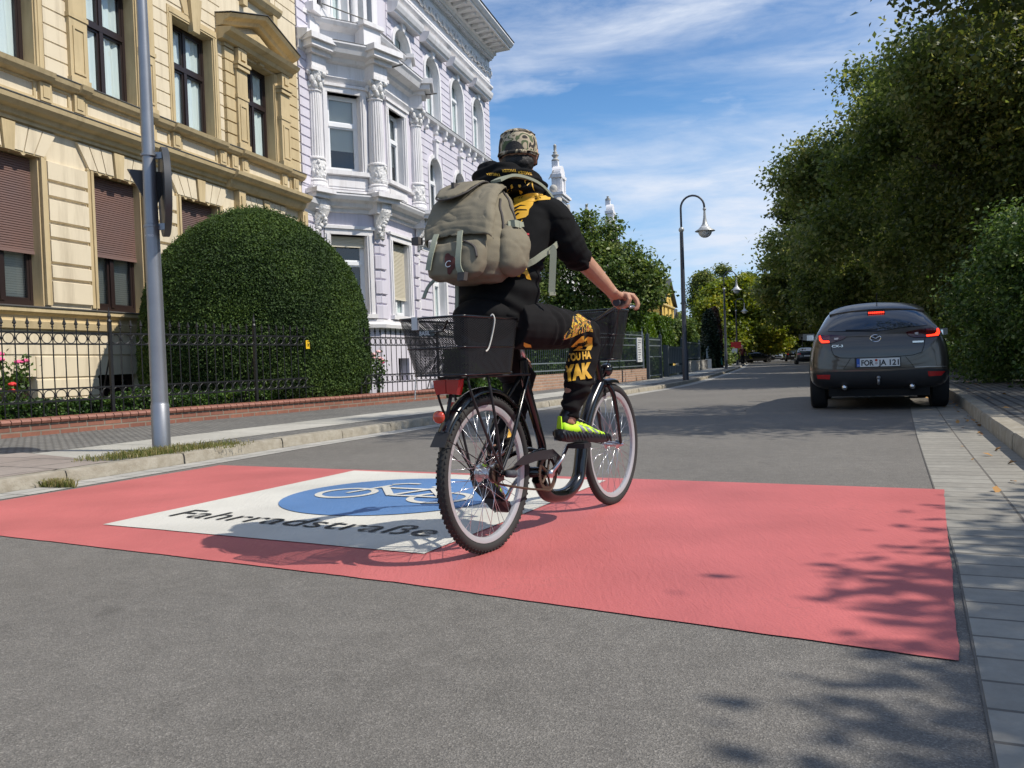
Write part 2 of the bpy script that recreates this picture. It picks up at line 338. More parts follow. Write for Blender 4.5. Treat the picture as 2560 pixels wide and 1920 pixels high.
    t.links.new(x.outputs[2], b.inputs['Base Color'])
    vg = N(t, 'ShaderNodeTexVoronoi', inp={'Scale': 120}); t.links.new(c.outputs['Object'], vg.inputs['Vector'])
    b1 = N(t, 'ShaderNodeBump', inp={'Strength': .5, 'Distance': .002}); t.links.new(vg.outputs['Distance'], b1.inputs['Height'])
    b2_ = N(t, 'ShaderNodeBump', inp={'Strength': .4, 'Distance': .008}); t.links.new(wv.outputs[0], b2_.inputs['Height']); t.links.new(b1.outputs[0], b2_.inputs['Normal'])
    t.links.new(b2_.outputs[0], b.inputs['Normal'])
    return m
M_asph = asphalt('asphalt', (.152, .142, .127))
M_asph_d = asphalt('asphalt_dark', (.085, .083, .08))
M_red = paint('red_marking_paint', (.47, .122, .118), .45, (.30, .10, .09), .66)
M_white = paint('white_marking_paint', (.57, .555, .50), .35, (.45, .44, .41), .62)
M_blue = paint('blue_marking_paint', (.085, .185, .38), .25, (.2, .25, .35), .66)
M_blk = paint('black_marking_paint', (.022, .024, .028), .1, (.1, .1, .1), .7)
M_gut = uv_strip_mat('gutter_pavers', (.33, .32, .29), (.40, .385, .35), (.13, .125, .11), .30, .165, .008, off=0)
M_pav_r = uv_strip_mat('concrete_pavers', (.235, .222, .192), (.275, .262, .228), (.12, .11, .095), .17, .32, .007, off=.37)
M_slab = uv_strip_mat('granite_slabs', (.36, .35, .31), (.45, .435, .39), (.10, .1, .09), 1.35, 1.2, .012, bumpd=.006)
M_mos = uv_strip_mat('mosaic_setts', (.14, .138, .13), (.22, .212, .195), (.085, .082, .075), .083, .061, .010, bumpd=.012, off=.37, noise_s=40)
M_drive = uv_strip_mat('driveway_slabs', (.24, .20, .175), (.29, .25, .22), (.10, .09, .08), .62, .5, .012)
M_kerb = mat('kerb_granite', (.36, .33, .27), .8, var=(9, .75, (.20, .17, .12)), bump=(38, .8, .012))
M_soil = mat('soil', (.07, .055, .04), .95, var=(3, .8, (.035, .035, .02)), bump=(20, 1, .03))
M_lawn = mat('garden_ground', (.05, .075, .025), .95, var=(2.5, .8, (.07, .06, .035)), bump=(25, 1, .04))

KL = [(-8.87, -5), (-3.61, 5.79), (-2.43, 8.5), (-1.06, 11.35), (.95, 15.5), (2.7, 19.2), (5.9, 26.9), (13.5, 49.9), (20.7, 73.7), (29.1, 101.9), (45, 156), (62, 214)]
KR = [(-1.4, -5.1), (3.51, 5.70), (4.81, 8.53), (6.76, 12.75), (9.3, 18.6), (12.2, 26), (19.6, 48.1), (26.8, 71.9), (35.2, 100.1), (51, 154.2), (68, 212)]
def resample(P, step=1.0, s0=0):
    P = [Vector(p) for p in P]; out = []
    # smooth with Catmull-Rom
    n = len(P)
    for i in range(n - 1):
        a, b, c, d = P[max(i - 1, 0)], P[i], P[i + 1], P[min(i + 2, n - 1)]
        L = (c - b).length; m = max(1, int(L / step))
        for j in range(m):
            t = j / m
            out.append(b.lerp(c, t) if i < 1 else .5 * ((2 * b) + (c - a) * t + (2 * a - 5 * b + 4 * c - d) * t * t + (3 * b - a - 3 * c + d) * t ** 3))
    out.append(P[-1]); return out
LK = resample(KL); RK = resample(KR)
def offs(P, o):
    """offset to the right of travel; o may be function of index"""
    out = []
    for i, p in enumerate(P):
        t = (P[min(i + 1, len(P) - 1)] - P[max(i - 1, 0)]).normalized(); nrm = Vector((t.y, -t.x))
        out.append(p + nrm * (o(i, p) if callable(o) else o))
    return out
def strip(name, P, o0, o1, z, m, kind='structure', i0=0, i1=None, zf=None):
    A = offs(P, o0)[i0:i1]; B = offs(P, o1)[i0:i1]; mb = MB(); uv = []
    s = 0; S = [0]
    for i in range(1, len(A)): s += (P[i0 + i] - P[i0 + i - 1]).length; S.append(s)
    for i in range(len(A)):
        mb.v += [(A[i].x, A[i].y, z), (B[i].x, B[i].y, z)]
    for i in range(len(A) - 1):
        mb.f.append((2 * i, 2 * i + 1, 2 * i + 3, 2 * i + 2)); mb.mi.append(0)
    o = mb.build(name, m)
    ul = o.data.uv_layers.new(name='UVMap')
    wd = [(A[i] - B[i]).length for i in range(len(A))]
    for p in o.data.polygons:
        for li in p.loop_indices:
            vi = o.data.loops[li].vertex_index; k = vi // 2
            ul.data[li].uv = (S[k], 0 if vi % 2 == 0 else wd[k])
    return tag(o, kind=kind)
# the big ground sheet
g = MB().quad((-900, -300, -.03), (900, -300, -.03), (900, 1800, -.03), (-900, 1800, -.03)).build('ground', M_lawn); tag(g, kind='structure')
# road surface between the kerbs
mb = MB(); nL, nR = len(LK), len(RK)
Lr = [LK[int(i * (nL - 1) / 240)] for i in range(241)]; Rr = [RK[int(i * (nR - 1) / 240)] for i in range(241)]
for i in range(241): mb.v += [(Lr[i].x, Lr[i].y, 0), (Rr[i].x, Rr[i].y, 0)]
for i in range(240): mb.f.append((2 * i, 2 * i + 1, 2 * i + 3, 2 * i + 2)); mb.mi.append(0)
tag(mb.build('road', M_asph), kind='structure')
strip('gutter_paving', LK, 0, .30, .004, M_gut)
strip('parking_paving', RK, lambda i, p: -.62 if p.y > 3 else -.62 - (3 - p.y) * .03, 0, .004, M_pav_r, i1=18)
# kerbs as a real step with separate stones
def kerb(name, P, side, h, wdt, stone, seed):
    rnd = random.Random(seed); mb = MB(); d = 0; acc = []
    cum = [0]
    for i in range(1, len(P)): cum.append(cum[-1] + (P[i] - P[i - 1]).length)
    def at(s):
        for i in range(1, len(P)):
            if cum[i] >= s: 
                k = (s - cum[i - 1]) / (cum[i] - cum[i - 1]); return P[i - 1].lerp(P[i], k), (P[i] - P[i - 1]).normalized()
        return P[-1], (P[-1] - P[-2]).normalized()
    s = 0
    while s < cum[-1] - .1:
        L = stone * rnd.uniform(.8, 1.25) * (1 if s < 60 else 4); gap = .012
        a, ta = at(s + gap / 2); b, tb = at(min(s + L - gap / 2, cum[-1]))
        na = Vector((ta.y, -ta.x)) * side; nb = Vector((tb.y, -tb.x)) * side
        dz = rnd.uniform(-.006, .006); j = rnd.uniform(-.006, .006); c = .022
        ra = []
        for p, n_, tt in ((a, na, ta), (a + (b - a) * .02, na, ta), (b + (a - b) * .02, nb, tb), (b, nb, tb)):
            e = 1 if p in (a, b) else 0
            c2 = .012 * e
            ra.append([(p.x + n_.x * (j + .012 * 0), p.y + n_.y * j, -.1), (p.x + n_.x * (j - .006 - c2 * .4), p.y + n_.y * (j - .006 - c2 * .4), h - c + dz - c2),
                       (p.x + n_.x * (j - c), p.y + n_.y * (j - c), h + dz - c2 * .5), (p.x - n_.x * wdt, p.y - n_.y * wdt, h + dz - c2 * .5), (p.x - n_.x * wdt, p.y - n_.y * wdt, -.1)])
        mb.loft(ra); s += L
    return tag(mb.build(name, M_kerb, smooth=True, sharp=40), kind='structure')
kerb('kerb_left', LK, 1, .10, .15, 1.15, 1)
kerb('kerb_right', RK, -1, .13, .16, 1.0, 2)
# pavement on the left: setts, slab band, setts up to the brick wall; red-brown driveway slabs near the camera
WALLP = [Vector((-12.0, .67)), Vector((-6.3, 10.16)), Vector((-1.46, 18.2)), Vector((.59, 21.2)), Vector((4.73, 29.2)), Vector((6.2, 32.5)), Vector((8.4, 40.4)), Vector((12.8, 54.2)), Vector((19.0, 75)), Vector((60, 210))]
mb = MB(); WR = resample([tuple(p) for p in WALLP])
Wr = [WR[int(i * (len(WR) - 1) / 240)] for i in range(241)]; KB = offs(LK, -.14)
Kr = [KB[int(i * (nL - 1) / 240)] for i in range(241)]
for i in range(241):
    q = Wr[i] + (Wr[i] - Kr[i]).normalized() * .1
    mb.v += [(q.x, q.y, .088), (Kr[i].x, Kr[i].y, .088)]
for i in range(240): mb.f.append((2 * i, 2 * i + 1, 2 * i + 3, 2 * i + 2)); mb.mi.append(0)
o = mb.build('pavement', M_mos, uvfn=lambda co, p: (co.x * .438 + co.y * .9, co.x * .9 - co.y * .438)); tag(o, kind='structure')
strip('slab_path', LK, -1.75, -.72, .092, M_slab, i0=11)
def gp_poly(name, pts, z, m, uvr=None, rag=0):
    mb = MB()
    if rag:
        rj = random.Random(len(pts) * 7); out = []
        for i, p in enumerate(pts):
            a, b = Vector(p), Vector(pts[(i + 1) % len(pts)]); n_ = max(1, int((b - a).length / .025)); nn = (b - a).normalized(); nn = Vector((-nn.y, nn.x)); w_ = 0
            for j in range(n_): w_ = w_ * .8 + rj.gauss(0, rag * .5); out.append(tuple(a.lerp(b, j / n_) + nn * (w_ if j else 0)))
        vs, fs = fill2d(out); mb.add([(x, y, z) for x, y in vs], fs)
    else: mb.add([(x, y, z) for x, y in pts], [tuple(range(len(pts)))])
    o = mb.build(name, m, uvfn=uvr or (lambda co, p: (co.x * .883 - co.y * .469, co.x * .469 + co.y * .883))); return tag(o, kind='structure')
gp_poly('driveway', [(-9.5, -4.9), (-9.5, 2), (-6.2, 6.6), (-4.75, 8.0), (-3.34, 6.85), (-3.80, 5.79), (-9.05, -4.9)][::-1], .096, M_drive)
strip('right_pavement', RK, .14, 2.4, .115, uv_strip_mat('old_setts', (.13, .125, .115), (.19, .185, .17), (.05, .045, .04), .14, .12, .02, bumpd=.02, off=.43))
strip('verge', RK, 2.3, 60, .10, M_soil)
# ------------------------------------------------------------------ the painted cycle-street marking
gp_poly('red_marking', [(-3.71, 4.79), (-2.64, 4.2), (-.46, 3.01), (1.09, 2.05), (1.55, 2.95), (2.0, 3.85), (2.38, 4.59), (.2, 5.72), (-1.3, 6.48), (-2.54, 7.12), (-2.6, 6.98)], .0042, M_red, rag=.0018)
QA = Vector((-2.2, 4.39)); QB = Vector((-.39, 3.43)); QC = Vector((-1.24, 6.37)); QD = Vector((.59, 5.37))
E1 = (QB - QA) ; QW = E1.length; E1 /= QW; E2 = Vector((-E1.y, E1.x))
def Q(a, b, z): p = QA + E1 * a + E2 * b; return (p.x, p.y, z)
gp_poly('white_marking', [tuple(QA), tuple(QB), tuple(QD), tuple(QC)], .008, M_white, rag=.0012)
cc = (.985, 1.27); cr_ = .69
o = MB().add([Q(cc[0] + cr_ * math.cos(2 * PI * i / 96), cc[1] + cr_ * math.sin(2 * PI * i / 96), .012) for i in range(96)], [tuple(range(96))]).build('blue_marking', M_blue); tag(o, kind='structure')
mb = MB(); Z = .016
def ring2(cx, cy, r, w_, n=48, dz=0):
    mb.add([Q(cx + rr * math.cos(2 * PI * i / n), cy + rr * math.sin(2 * PI * i / n), Z + dz) for i in range(n) for rr in (r - w_ / 2, r + w_ / 2)],
           [(2 * i, 2 * i + 1, (2 * i + 3) % (2 * n), (2 * i + 2) % (2 * n)) for i in range(n)])
kz = [0]
def seg2(x0, y0, x1, y1, w_):
    kz[0] += 1; d = Vector((x1 - x0, y1 - y0)).normalized(); nn = Vector((-d.y, d.x)) * w_ / 2
    mb.add([Q(x0 - nn.x, y0 - nn.y, Z + .0004 * kz[0]), Q(x1 - nn.x, y1 - nn.y, Z + .0004 * kz[0]), Q(x1 + nn.x, y1 + nn.y, Z + .0004 * kz[0]), Q(x0 + nn.x, y0 + nn.y, Z + .0004 * kz[0])], [(0, 1, 2, 3)])
ring2(.645, 1.225, .175, .045); ring2(1.335, 1.225, .175, .045)
for s in [(.645, 1.225, .735, 1.57, .035), (.72, 1.60, .80, 1.665, .035), (.80, 1.665, .90, 1.665, .035), (.72, 1.475, 1.12, 1.475, .04), (.74, 1.50, .985, 1.215, .05), (.985, 1.215, 1.335, 1.225, .035),
          (.985, 1.215, 1.13, 1.56, .04), (1.12, 1.475, 1.335, 1.225, .032), (1.06, 1.565, 1.20, 1.565, .035)]: seg2(*s)
o = mb.build('cycle_symbol_marking', M_white); tag(o, kind='structure')
vs, fs = text_mesh('Fahrradstraße', 1, -.004)
xm = max(v[0] for v in vs); xn = min(v[0] for v in vs)
k = 1.72 / (xm - xn); ky = .285
o = MB().add([Q(.155 + (x - xn) * k, .285 + y * ky + .0 * x, .0125) for x, y in vs], fs).build('lettering_marking', M_blk); tag(o, kind='structure')
# ------------------------------------------------------------------ house helpers (x along the facade, y into the house, z up)
FP = (-7.62, 16.0); FROT = R(90 - 16.8)
def glassmat(name, tint=(.6, .7, .75), refl=.16, rough=.01):
    m = bpy.data.materials.new(name); m.use_nodes = True; t = m.node_tree; t.nodes.clear(); o = N(t, 'ShaderNodeOutputMaterial')
    tr = N(t, 'ShaderNodeBsdfTransparent'); tr.inputs[0].default_value = (*tint, 1); g = N(t, 'ShaderNodeBsdfGlossy', inp={'Roughness': rough})
    lw = N(t, 'ShaderNodeLayerWeight', inp={0: .5}); pw = N(t, 'ShaderNodeMath', operation='POWER', inp={1: 4.0}); t.links.new(lw.outputs['Facing'], pw.inputs[0]); mr = N(t, 'ShaderNodeMapRange', inp={3: refl, 4: .9}); t.links.new(pw.outputs[0], mr.inputs[0])
    x = N(t, 'ShaderNodeMixShader'); t.links.new(mr.outputs[0], x.inputs[0]); t.links.new(tr.outputs[0], x.inputs[1]); t.links.new(g.outputs[0], x.inputs[2]); t.links.new(x.outputs[0], o.inputs[0])
    return m
M_cream = mat('cream_render', (.74, .645, .475), .85, var=(.7, .5, (.58, .49, .345), 12), bump=(60, .35, .006))
M_ochre = mat('ochre_trim', (.58, .46, .265), .8, var=(1.3, .55, (.43, .33, .175), 12), bump=(70, .3, .004))
M_lead = mat('lead_flashing', (.13, .125, .115), .5, metal=.3)
M_brownf = mat('brown_window_frame', (.022, .013, .012), .4)
M_whitef = mat('white_window_frame', (.80, .81, .82), .35)
M_curt = mat('curtain_cloth', (.66, .72, .72), .9)
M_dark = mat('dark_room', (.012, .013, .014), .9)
M_blind = mat('venetian_blind', (.60, .63, .62), .5)
M_shut = mat('brown_roller_shutter', (.17, .115, .105), .55, var=(.8, .5, (.26, .13, .09)))
M_shutw = mat('cream_roller_shutter', (.62, .57, .45), .55)
M_glass = glassmat('window_glass', (.93, .97, .96), .10)
M_lilac = mat('lilac_render', (.64, .61, .675), .85, var=(1.2, .3, (.54, .52, .61)), bump=(60, .3, .005))
M_white = M_wtrim = mat('white_stucco', (.79, .775, .78), .75, var=(1.2, .5, (.64, .63, .64), 12), bump=(45, .4, .006))
for q_, a_ in ((M_cream, .55), (M_ochre, .6), (M_lilac, .35), (M_wtrim, .45)): streaks(q_, a_, (.45, .41, .36))
M_orn = mat('white_relief_stucco', (.80, .79, .78), .75, bump=(16, 1.0, .06))
def px(mb, x0, x1, pts):
    """extrude a (y,z) profile from x0 to x1"""
    return mb.prism([(x0, y, z) for y, z in pts], (x1 - x0, 0, 0))
def free(x0, x1, za, zb, holes):
    segs = [(x0, x1)]
    for (a, b, c, d) in holes:
        if d <= za + .01 or c >= zb - .01: continue
        ns = []
        for s, e in segs:
            if b <= s or a >= e: ns.append((s, e)); continue
            if a > s: ns.append((s, a))
            if b < e: ns.append((b, e))
        segs = ns
    return [s for s in segs if s[1] - s[0] > .02]
def courses(mb, x0, x1, zs, holes, proud=.03, ch=.013, gap=.022, y=0):
    for za, zb in zip(zs[:-1], zs[1:]):
        za += gap / 2; zb -= gap / 2
        for s, e in free(x0, x1, za, zb, holes):
            px(mb, s, e, [(y, za), (y - proud, za + ch), (y - proud, zb - ch), (y, zb)])
def wall(mb, x0, x1, z0, z1, holes, y=0, depth=.30):
    xs = sorted({x0, x1, *[h[0] for h in holes], *[h[1] for h in holes]}); zs = sorted({z0, z1, *[h[2] for h in holes], *[h[3] for h in holes]})
    for i in range(len(xs) - 1):
        for j in range(len(zs) - 1):
            cx = (xs[i] + xs[i + 1]) / 2; cz = (zs[j] + zs[j + 1]) / 2
            if any(h[0] < cx < h[1] and h[2] < cz < h[3] for h in holes): continue
            mb.quad((xs[i], y, zs[j]), (xs[i + 1], y, zs[j]), (xs[i + 1], y, zs[j + 1]), (xs[i], y, zs[j + 1]))
    for a, b, c, d in holes:
        mb.quad((a, y, c), (a, y, d), (a, y + depth, d), (a, y + depth, c)); mb.quad((b, y, c), (b, y + depth, c), (b, y + depth, d), (b, y, d))
        mb.quad((a, y, d), (b, y, d), (b, y + depth, d), (a, y + depth, d)); mb.quad((a, y, c), (a, y + depth, c), (b, y + depth, c), (b, y, c))
def window(root, x0, x1, z0, z1, y, fm, trans=.68, inner='curtain', open_to=0, M=None, mull=True, shutter=None, name='window', top_arch=None, fw=.075):
    """window part: frame mesh > pane, curtain or blind, shutter. y = plane of the frame. M maps local coords"""
    M = M or Matrix.Identity(4); T = lambda p: M @ Vector(p)
    mb = MB(); zt = z0 + (z1 - z0) * trans; d = .07
    def bx(a, b, c, e, y0=0, y1=d): mb.box(a, b, y + y0, y + y1, c, e, M)
    zb = z0
    bx(x0, x0 + fw, zb, z1); bx(x1 - fw, x1, zb, z1); bx(x0 + fw, x1 - fw, z1 - fw, z1); bx(x0 + fw, x1 - fw, zb, zb + fw * 1.3)
    xm = (x0 + x1) / 2
    bx(x0 + fw, x1 - fw, zt - fw * .7, zt + fw * .7, -.025, d)
    if mull: bx(xm - fw * .6, xm + fw * .6, zb + fw, zt - fw * .7, -.02, d); bx(xm - fw * .5, xm + fw * .5, zt + fw * .7, z1 - fw, -.01, d)
    # sashes
    sw = .045
    cells = [(x0 + fw, xm - fw * .6, zb + fw * 1.3, zt - fw * .7), (xm + fw * .6, x1 - fw, zb + fw * 1.3, zt - fw * .7), (x0 + fw, xm - fw * .5, zt + fw * .7, z1 - fw), (xm + fw * .5, x1 - fw, zt + fw * .7, z1 - fw)] if mull else \
        [(x0 + fw, x1 - fw, zb + fw * 1.3, zt - fw * .7), (x0 + fw, x1 - fw, zt + fw * .7, z1 - fw)]
    for a, b, c, e in cells:
        bx(a, a + sw, c, e, .012, .06); bx(b - sw, b, c, e, .012, .06); bx(a + sw, b - sw, c, c + sw, .012, .06); bx(a + sw, b - sw, e - sw, e, .012, .06)
    f = mb.build(name, fm, root)
    pm = MB(); pm.quad(T((x0 + fw, y + .045, zb + fw)), T((x1 - fw, y + .045, zb + fw)), T((x1 - fw, y + .045, z1 - fw)), T((x0 + fw, y + .045, z1 - fw)))
    pm.build('pane', M_glass, f)
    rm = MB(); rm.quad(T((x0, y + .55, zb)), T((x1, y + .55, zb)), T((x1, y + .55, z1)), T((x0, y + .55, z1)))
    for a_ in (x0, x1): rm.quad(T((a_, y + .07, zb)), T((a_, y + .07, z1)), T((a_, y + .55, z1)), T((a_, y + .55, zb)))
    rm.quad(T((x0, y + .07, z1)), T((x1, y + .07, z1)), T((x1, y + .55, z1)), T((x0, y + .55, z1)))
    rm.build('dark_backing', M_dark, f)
    rnd = random.Random(int(x0 * 131 + z0 * 17))
    if inner == 'curtain':
        cm = MB(); n = 40; ph = rnd.random() * 6
        for c0, c1 in ((x0 + fw, xm - .03), (xm - .0, x1 - fw)):
            k = len(cm.v)
            for i in range(n + 1):
                q = i / n; xx = c0 + (c1 - c0) * q
                for j, zj in enumerate((zb + .05, (zb + z1) / 2, z1 - .05)):
                    yy = y + .09 + .018 * math.sin(q * 22 + ph + j * .7) + .012 * math.sin(q * 9 + ph * 2 + j)
                    cm.v.append(tuple(T((xx + .02 * math.sin(j + ph), yy, zj - (.07 * (1 - q) if j == 2 else 0)))))
            for i in range(n):
                for j in range(2): cm.f.append((k + i * 3 + j, k + (i + 1) * 3 + j, k + (i + 1) * 3 + j + 1, k + i * 3 + j + 1)); cm.mi.append(0)
        cm.build('curtain', M_curt, f, smooth=True)
    elif inner == 'blind':
        bm_ = MB(); zz_ = z1 - .08
        zl = zb + .08 + open_to * (z1 - zb)
        while zz_ > zl:
            bm_.quad(T((x0 + fw, y + .10, zz_)), T((x1 - fw, y + .10, zz_)), T((x1 - fw, y + .125, zz_ - .036)), T((x0 + fw, y + .125, zz_ - .036))); zz_ -= .042
        bm_.build('blind', M_blind, f)
    if shutter:
        sm = MB(); zz_ = z1; zl, smt = shutter
        prof = []
        while zz_ > zl + .03:
            prof += [(y - .045, zz_), (y - .062, zz_ - .01), (y - .062, zz_ - .034), (y - .045, zz_ - .042)]; zz_ -= .042
        for i in range(len(prof) - 1):
            a_, b_ = prof[i], prof[i + 1]; sm.quad(T((x0, a_[0], a_[1])), T((x0, b_[0], b_[1])), T((x1, b_[0], b_[1])), T((x1, a_[0], a_[1])))
        sm.box(x0, x1, y - .075, y - .04, zz_ - .06, zz_, M)
        sm.build('roller_shutter', smt, f)
    return f
def frame4(mb, a, b, c, d, wd, y0, y1, head=True):
    """architrave round opening a..b, c..d"""
    mb.box(a - wd, a, y0, y1, c, d); mb.box(b, b + wd, y0, y1, c, d)
    if head: mb.box(a - wd, b + wd, y0, y1, d, d + wd)
# ------------------------------------------------------------------ the cream and ochre town house
YB = empty('town_house', (*FP, 0), FROT, 'cream town house with ochre trim and dark brown windows behind the clipped yew', 'house', 'town houses along the left side')
X0, X1 = -10.5, 7.1
W1F = [(-9.2, -7.9), (-6.1, -4.8), (-2.9, -1.55), (-.42, .92), (2.02, 3.42), (4.64, 5.92)]
holes = [(a, b, 6.2, 8.52) for a, b in W1F] + [(a, b - .05, 2.07, 4.66) for a, b in W1F] + [(a, b, 10.2, 12.3) for a, b in W1F] + [(a - .05, b - .3, .1, .86) for a, b in W1F]
mb = MB(); wall(mb, X0, X1, .0, 13.6, holes)
mb.quad((X1, 0, 0), (X1, 11, 0), (X1, 11, 13.6), (X1, 0, 13.6)); mb.quad((X0, 0, 0), (X0, 11, 0), (X0, 11, 13.6), (X0, 0, 13.6)); mb.quad((X0, 11, 0), (X1, 11, 0), (X1, 11, 13.6), (X0, 11, 13.6))
zs = [.14, .47, .82, 1.22, 1.63]; courses(mb, X0, X1, zs, holes, .02, .01, .03)
z = 2.12; zs = [z]
i = 0
while z < 4.6: z += (.44, .28)[i % 2]; zs.append(min(z, 4.66)); i += 1
H2 = [(a - .14, b + .10, 2, 4.66) for a, b in W1F]
courses(mb, X0, X1, zs, H2, .055, .02, .035)
zs = [6.2 + .287 * i for i in range(13)]
H3 = [(a - .02, b + .18, 6, 8.6) for a, b in W1F] + [(-.85, -.42, 6, 10), (.92, 1.4, 6, 10), (3.74, 6.9, 6, 10)]
courses(mb, X0, X1, zs, H3, .018, .008, .022)
courses(mb, X0, X1, [10.2 + .3 * i for i in range(9)], [(a - .2, b + .2, 10, 12.6) for a, b in W1F], .018, .008, .022)
mb.build('wall', M_cream, YB)
# ochre trim
mb = MB()
px(mb, X0, X1 + .05, [(0, 1.66), (-.09, 1.68), (-.11, 1.80), (-.05, 1.83), (-.05, 1.90), (-.14, 1.96), (-.14, 2.03), (0, 2.05)])
for a, b in W1F:
    mb.box(a - .13, a, -.04, .02, 2.1, 4.66); mb.box(b - .05, b + .09, -.04, .02, 2.1, 4.66); mb.box(a - .06, a, -.07, .02, 2.1, 4.66); mb.box(b - .05, b + .02, -.07, .02, 2.1, 4.66)
    # reveals in ochre
    mb.box(a + .001, a + .02, .0, .24, 2.08, 4.655); mb.box(b - .072, b - .051, .0, .24, 2.08, 4.655)
px(mb, X0, 6.9, [(0, 5.14), (-.07, 5.16), (-.07, 5.22), (-.13, 5.24), (-.16, 5.32), (-.27, 5.35), (-.34, 5.42), (-.36, 5.50), (0, 5.53)])
px(mb, X0, X1, [(0, 5.52), (-.05, 5.52), (-.05, 5.66), (0, 5.66)])
px(mb, X0, X1, [(0, 5.98), (-.10, 6.0), (-.16, 6.06), (-.19, 6.14), (0, 6.17)])
px(mb, 3.6, 6.92, [(0, 5.14), (-.16, 5.16), (-.22, 5.24), (-.25, 5.34), (-.36, 5.36), (-.43, 5.43), (-.45, 5.51), (0, 5.54)])
for a, b in [(-3.2, -1.35), (-.75, -.5), (1.0, 1.25), (1.8, 3.6), (4.2, 6.3), (-6.4, -4.6)]:
    px(mb, a, b, [(0, 5.99), (-.16, 6.01), (-.22, 6.07), (-.25, 6.145), (0, 6.172)])
for x in (-3.1, -1.55, -.8, 1.05, 1.85, 3.45, 3.9, 4.3, 6.05, 6.6): mb.box(x, x + .24, -.08, .02, 5.66, 5.98); mb.box(x + .05, x + .19, -.095, 0, 5.72, 5.93)
for a, b in [(-1.3, -.85), (-.5, 1.0), (1.35, 1.8), (2.15, 3.4), (3.7, 3.85), (4.6, 6.15), (6.5, 6.7), (-2.8, -1.6)]:
    mb.box(a, b, -.03, .01, 5.66, 5.70); mb.box(a, b, -.03, .01, 5.94, 5.98); mb.box(a, a + .05, -.03, .01, 5.70, 5.94); mb.box(b - .05, b, -.03, .01, 5.70, 5.94)
# first floor architraves
for k_, (a, b) in enumerate(W1F):
    mb.box(a + .001, a + .02, .0, .26, 6.2, 8.515); mb.box(b - .022, b - .001, .0, .26, 6.2, 8.515); mb.box(a, b, .0, .26, 8.50, 8.519)
    for x in (a - .15, b): mb.box(x, x + .15, -.035, .02, 6.2, 8.52); mb.box(x + .045, x + .105, -.05, 0, 6.2, 8.52)
    if k_ in (2, 4, 0, 1):
        mb.box(a - .15, b + .15, -.04, .02, 8.52, 8.70); mb.box(a - .1, b + .1, -.055, 0, 8.56, 8.64)
        c_ = (a + b) / 2; mb.prism([(c_ - .11, -.12, 8.38), (c_ + .11, -.12, 8.38), (c_ + .2, -.14, 9.15), (c_ - .2, -.14, 9.15)], (0, .14, 0))
        mb.prism([(c_ - .30, -.05, 8.7), (c_ - .13, -.05, 8.7), (c_ - .24, -.05, 9.2), (c_ - .5, -.05, 9.2)], (0, .06, 0))
# pilasters beside the second visible window
def pilaster(x, z0, z1, wd=.42, p=.09):
    mb.box(x, x + wd, -p, .0, z0, z1); mb.box(x - .02, x + wd + .02, -p - .03, 0, z0, z0 + .12); mb.box(x - .02, x + wd + .02, -p - .03, 0, z1 - .05, z1)
    mb.box(x + .07, x + .11, -p - .02, -p + .01, z0 + .2, z0 + 1.05); mb.box(x + wd - .11, x + wd - .07, -p - .02, -p + .01, z0 + .2, z0 + 1.05); mb.box(x + .11, x + wd - .11, -p - .02, -p + .01, z0 + 1.01, z0 + 1.05); mb.box(x + .11, x + wd - .11, -p - .02, -p + .01, z0 + .2, z0 + .24)
    mb.box(x - .02, x + wd + .02, -p - .02, 0, z0 + 1.2, z0 + 1.28)
pilaster(-.86, 6.17, 9.9); pilaster(.95, 6.17, 9.9)
# risalit
courses(mb, 3.74, 6.9, [6.17 + .287 * i for i in range(10)], [(4.1, 6.4, 6, 9.6)], .10, .008, .02)
mb.box(3.72, 6.92, -.085, 0, 8.75, 8.9)
for x in (4.10, 5.98): pilaster(x, 6.17, 8.15, .42, .16); mb.box(x - .03, x + .45, -.22, 0, 8.05, 8.12); mb.box(x - .05, x + .47, -.25, 0, 8.15, 8.22); mb.box(x + .04, x + .38, -.2, 0, 8.22, 8.55); mb.box(x + .12, x + .3, -.24, 0, 8.28, 8.46)
mb.box(5.18, 5.38, -.1, 0, 8.5, 8.68); mb.box(4.56, 5.98, -.12, 0, 8.56, 8.62)
PED = [(0, 8.50), (-.2, 8.52), (-.24, 8.60), (-.40, 8.66), (-.46, 8.74), (0, 8.80)]
px(mb, 3.55, 6.52, [(y, z + .06) for y, z in PED])
for s in (-1, 1):      # raking cornices
    xa, xb = (3.55, 5.04) if s < 0 else (6.52, 5.04); za, zb = 8.86, 9.34
    P0 = [(xa, y, za + (z - 8.5)) for y, z in PED]; P1 = [(xb, y, zb + (z - 8.5)) for y, z in PED]
    mb.loft([P0, P1])
mb.prism([(4.1, -.14, 8.86), (6.0, -.14, 8.86), (5.04, -.14, 9.2)], (0, .14, 0))
mb.prism([(4.6, -.2, 8.95), (5.5, -.2, 8.95), (5.04, -.2, 9.14)], (0, .07, 0))
for x in (4.0, 6.85): mb.box(x, x + .26, -.16, 0, 2.07, 5.14); mb.box(x + .06, x + .2, -.19, 0, 4.2, 5.02)
for a, b in W1F: px(mb, a - .2, b + .2, [(0, 9.98), (-.14, 10.0), (-.22, 10.1), (-.24, 10.17), (0, 10.2)]); mb.box(a - .1, a + .08, -.13, 0, 9.75, 9.98); mb.box(b - .08, b + .1, -.13, 0, 9.75, 9.98)
px(mb, X0, X1 + .2, [(0, 13.1), (-.2, 13.15), (-.5, 13.4), (-.6, 13.6), (0, 13.62)])
mb.build('trim', M_ochre, YB)
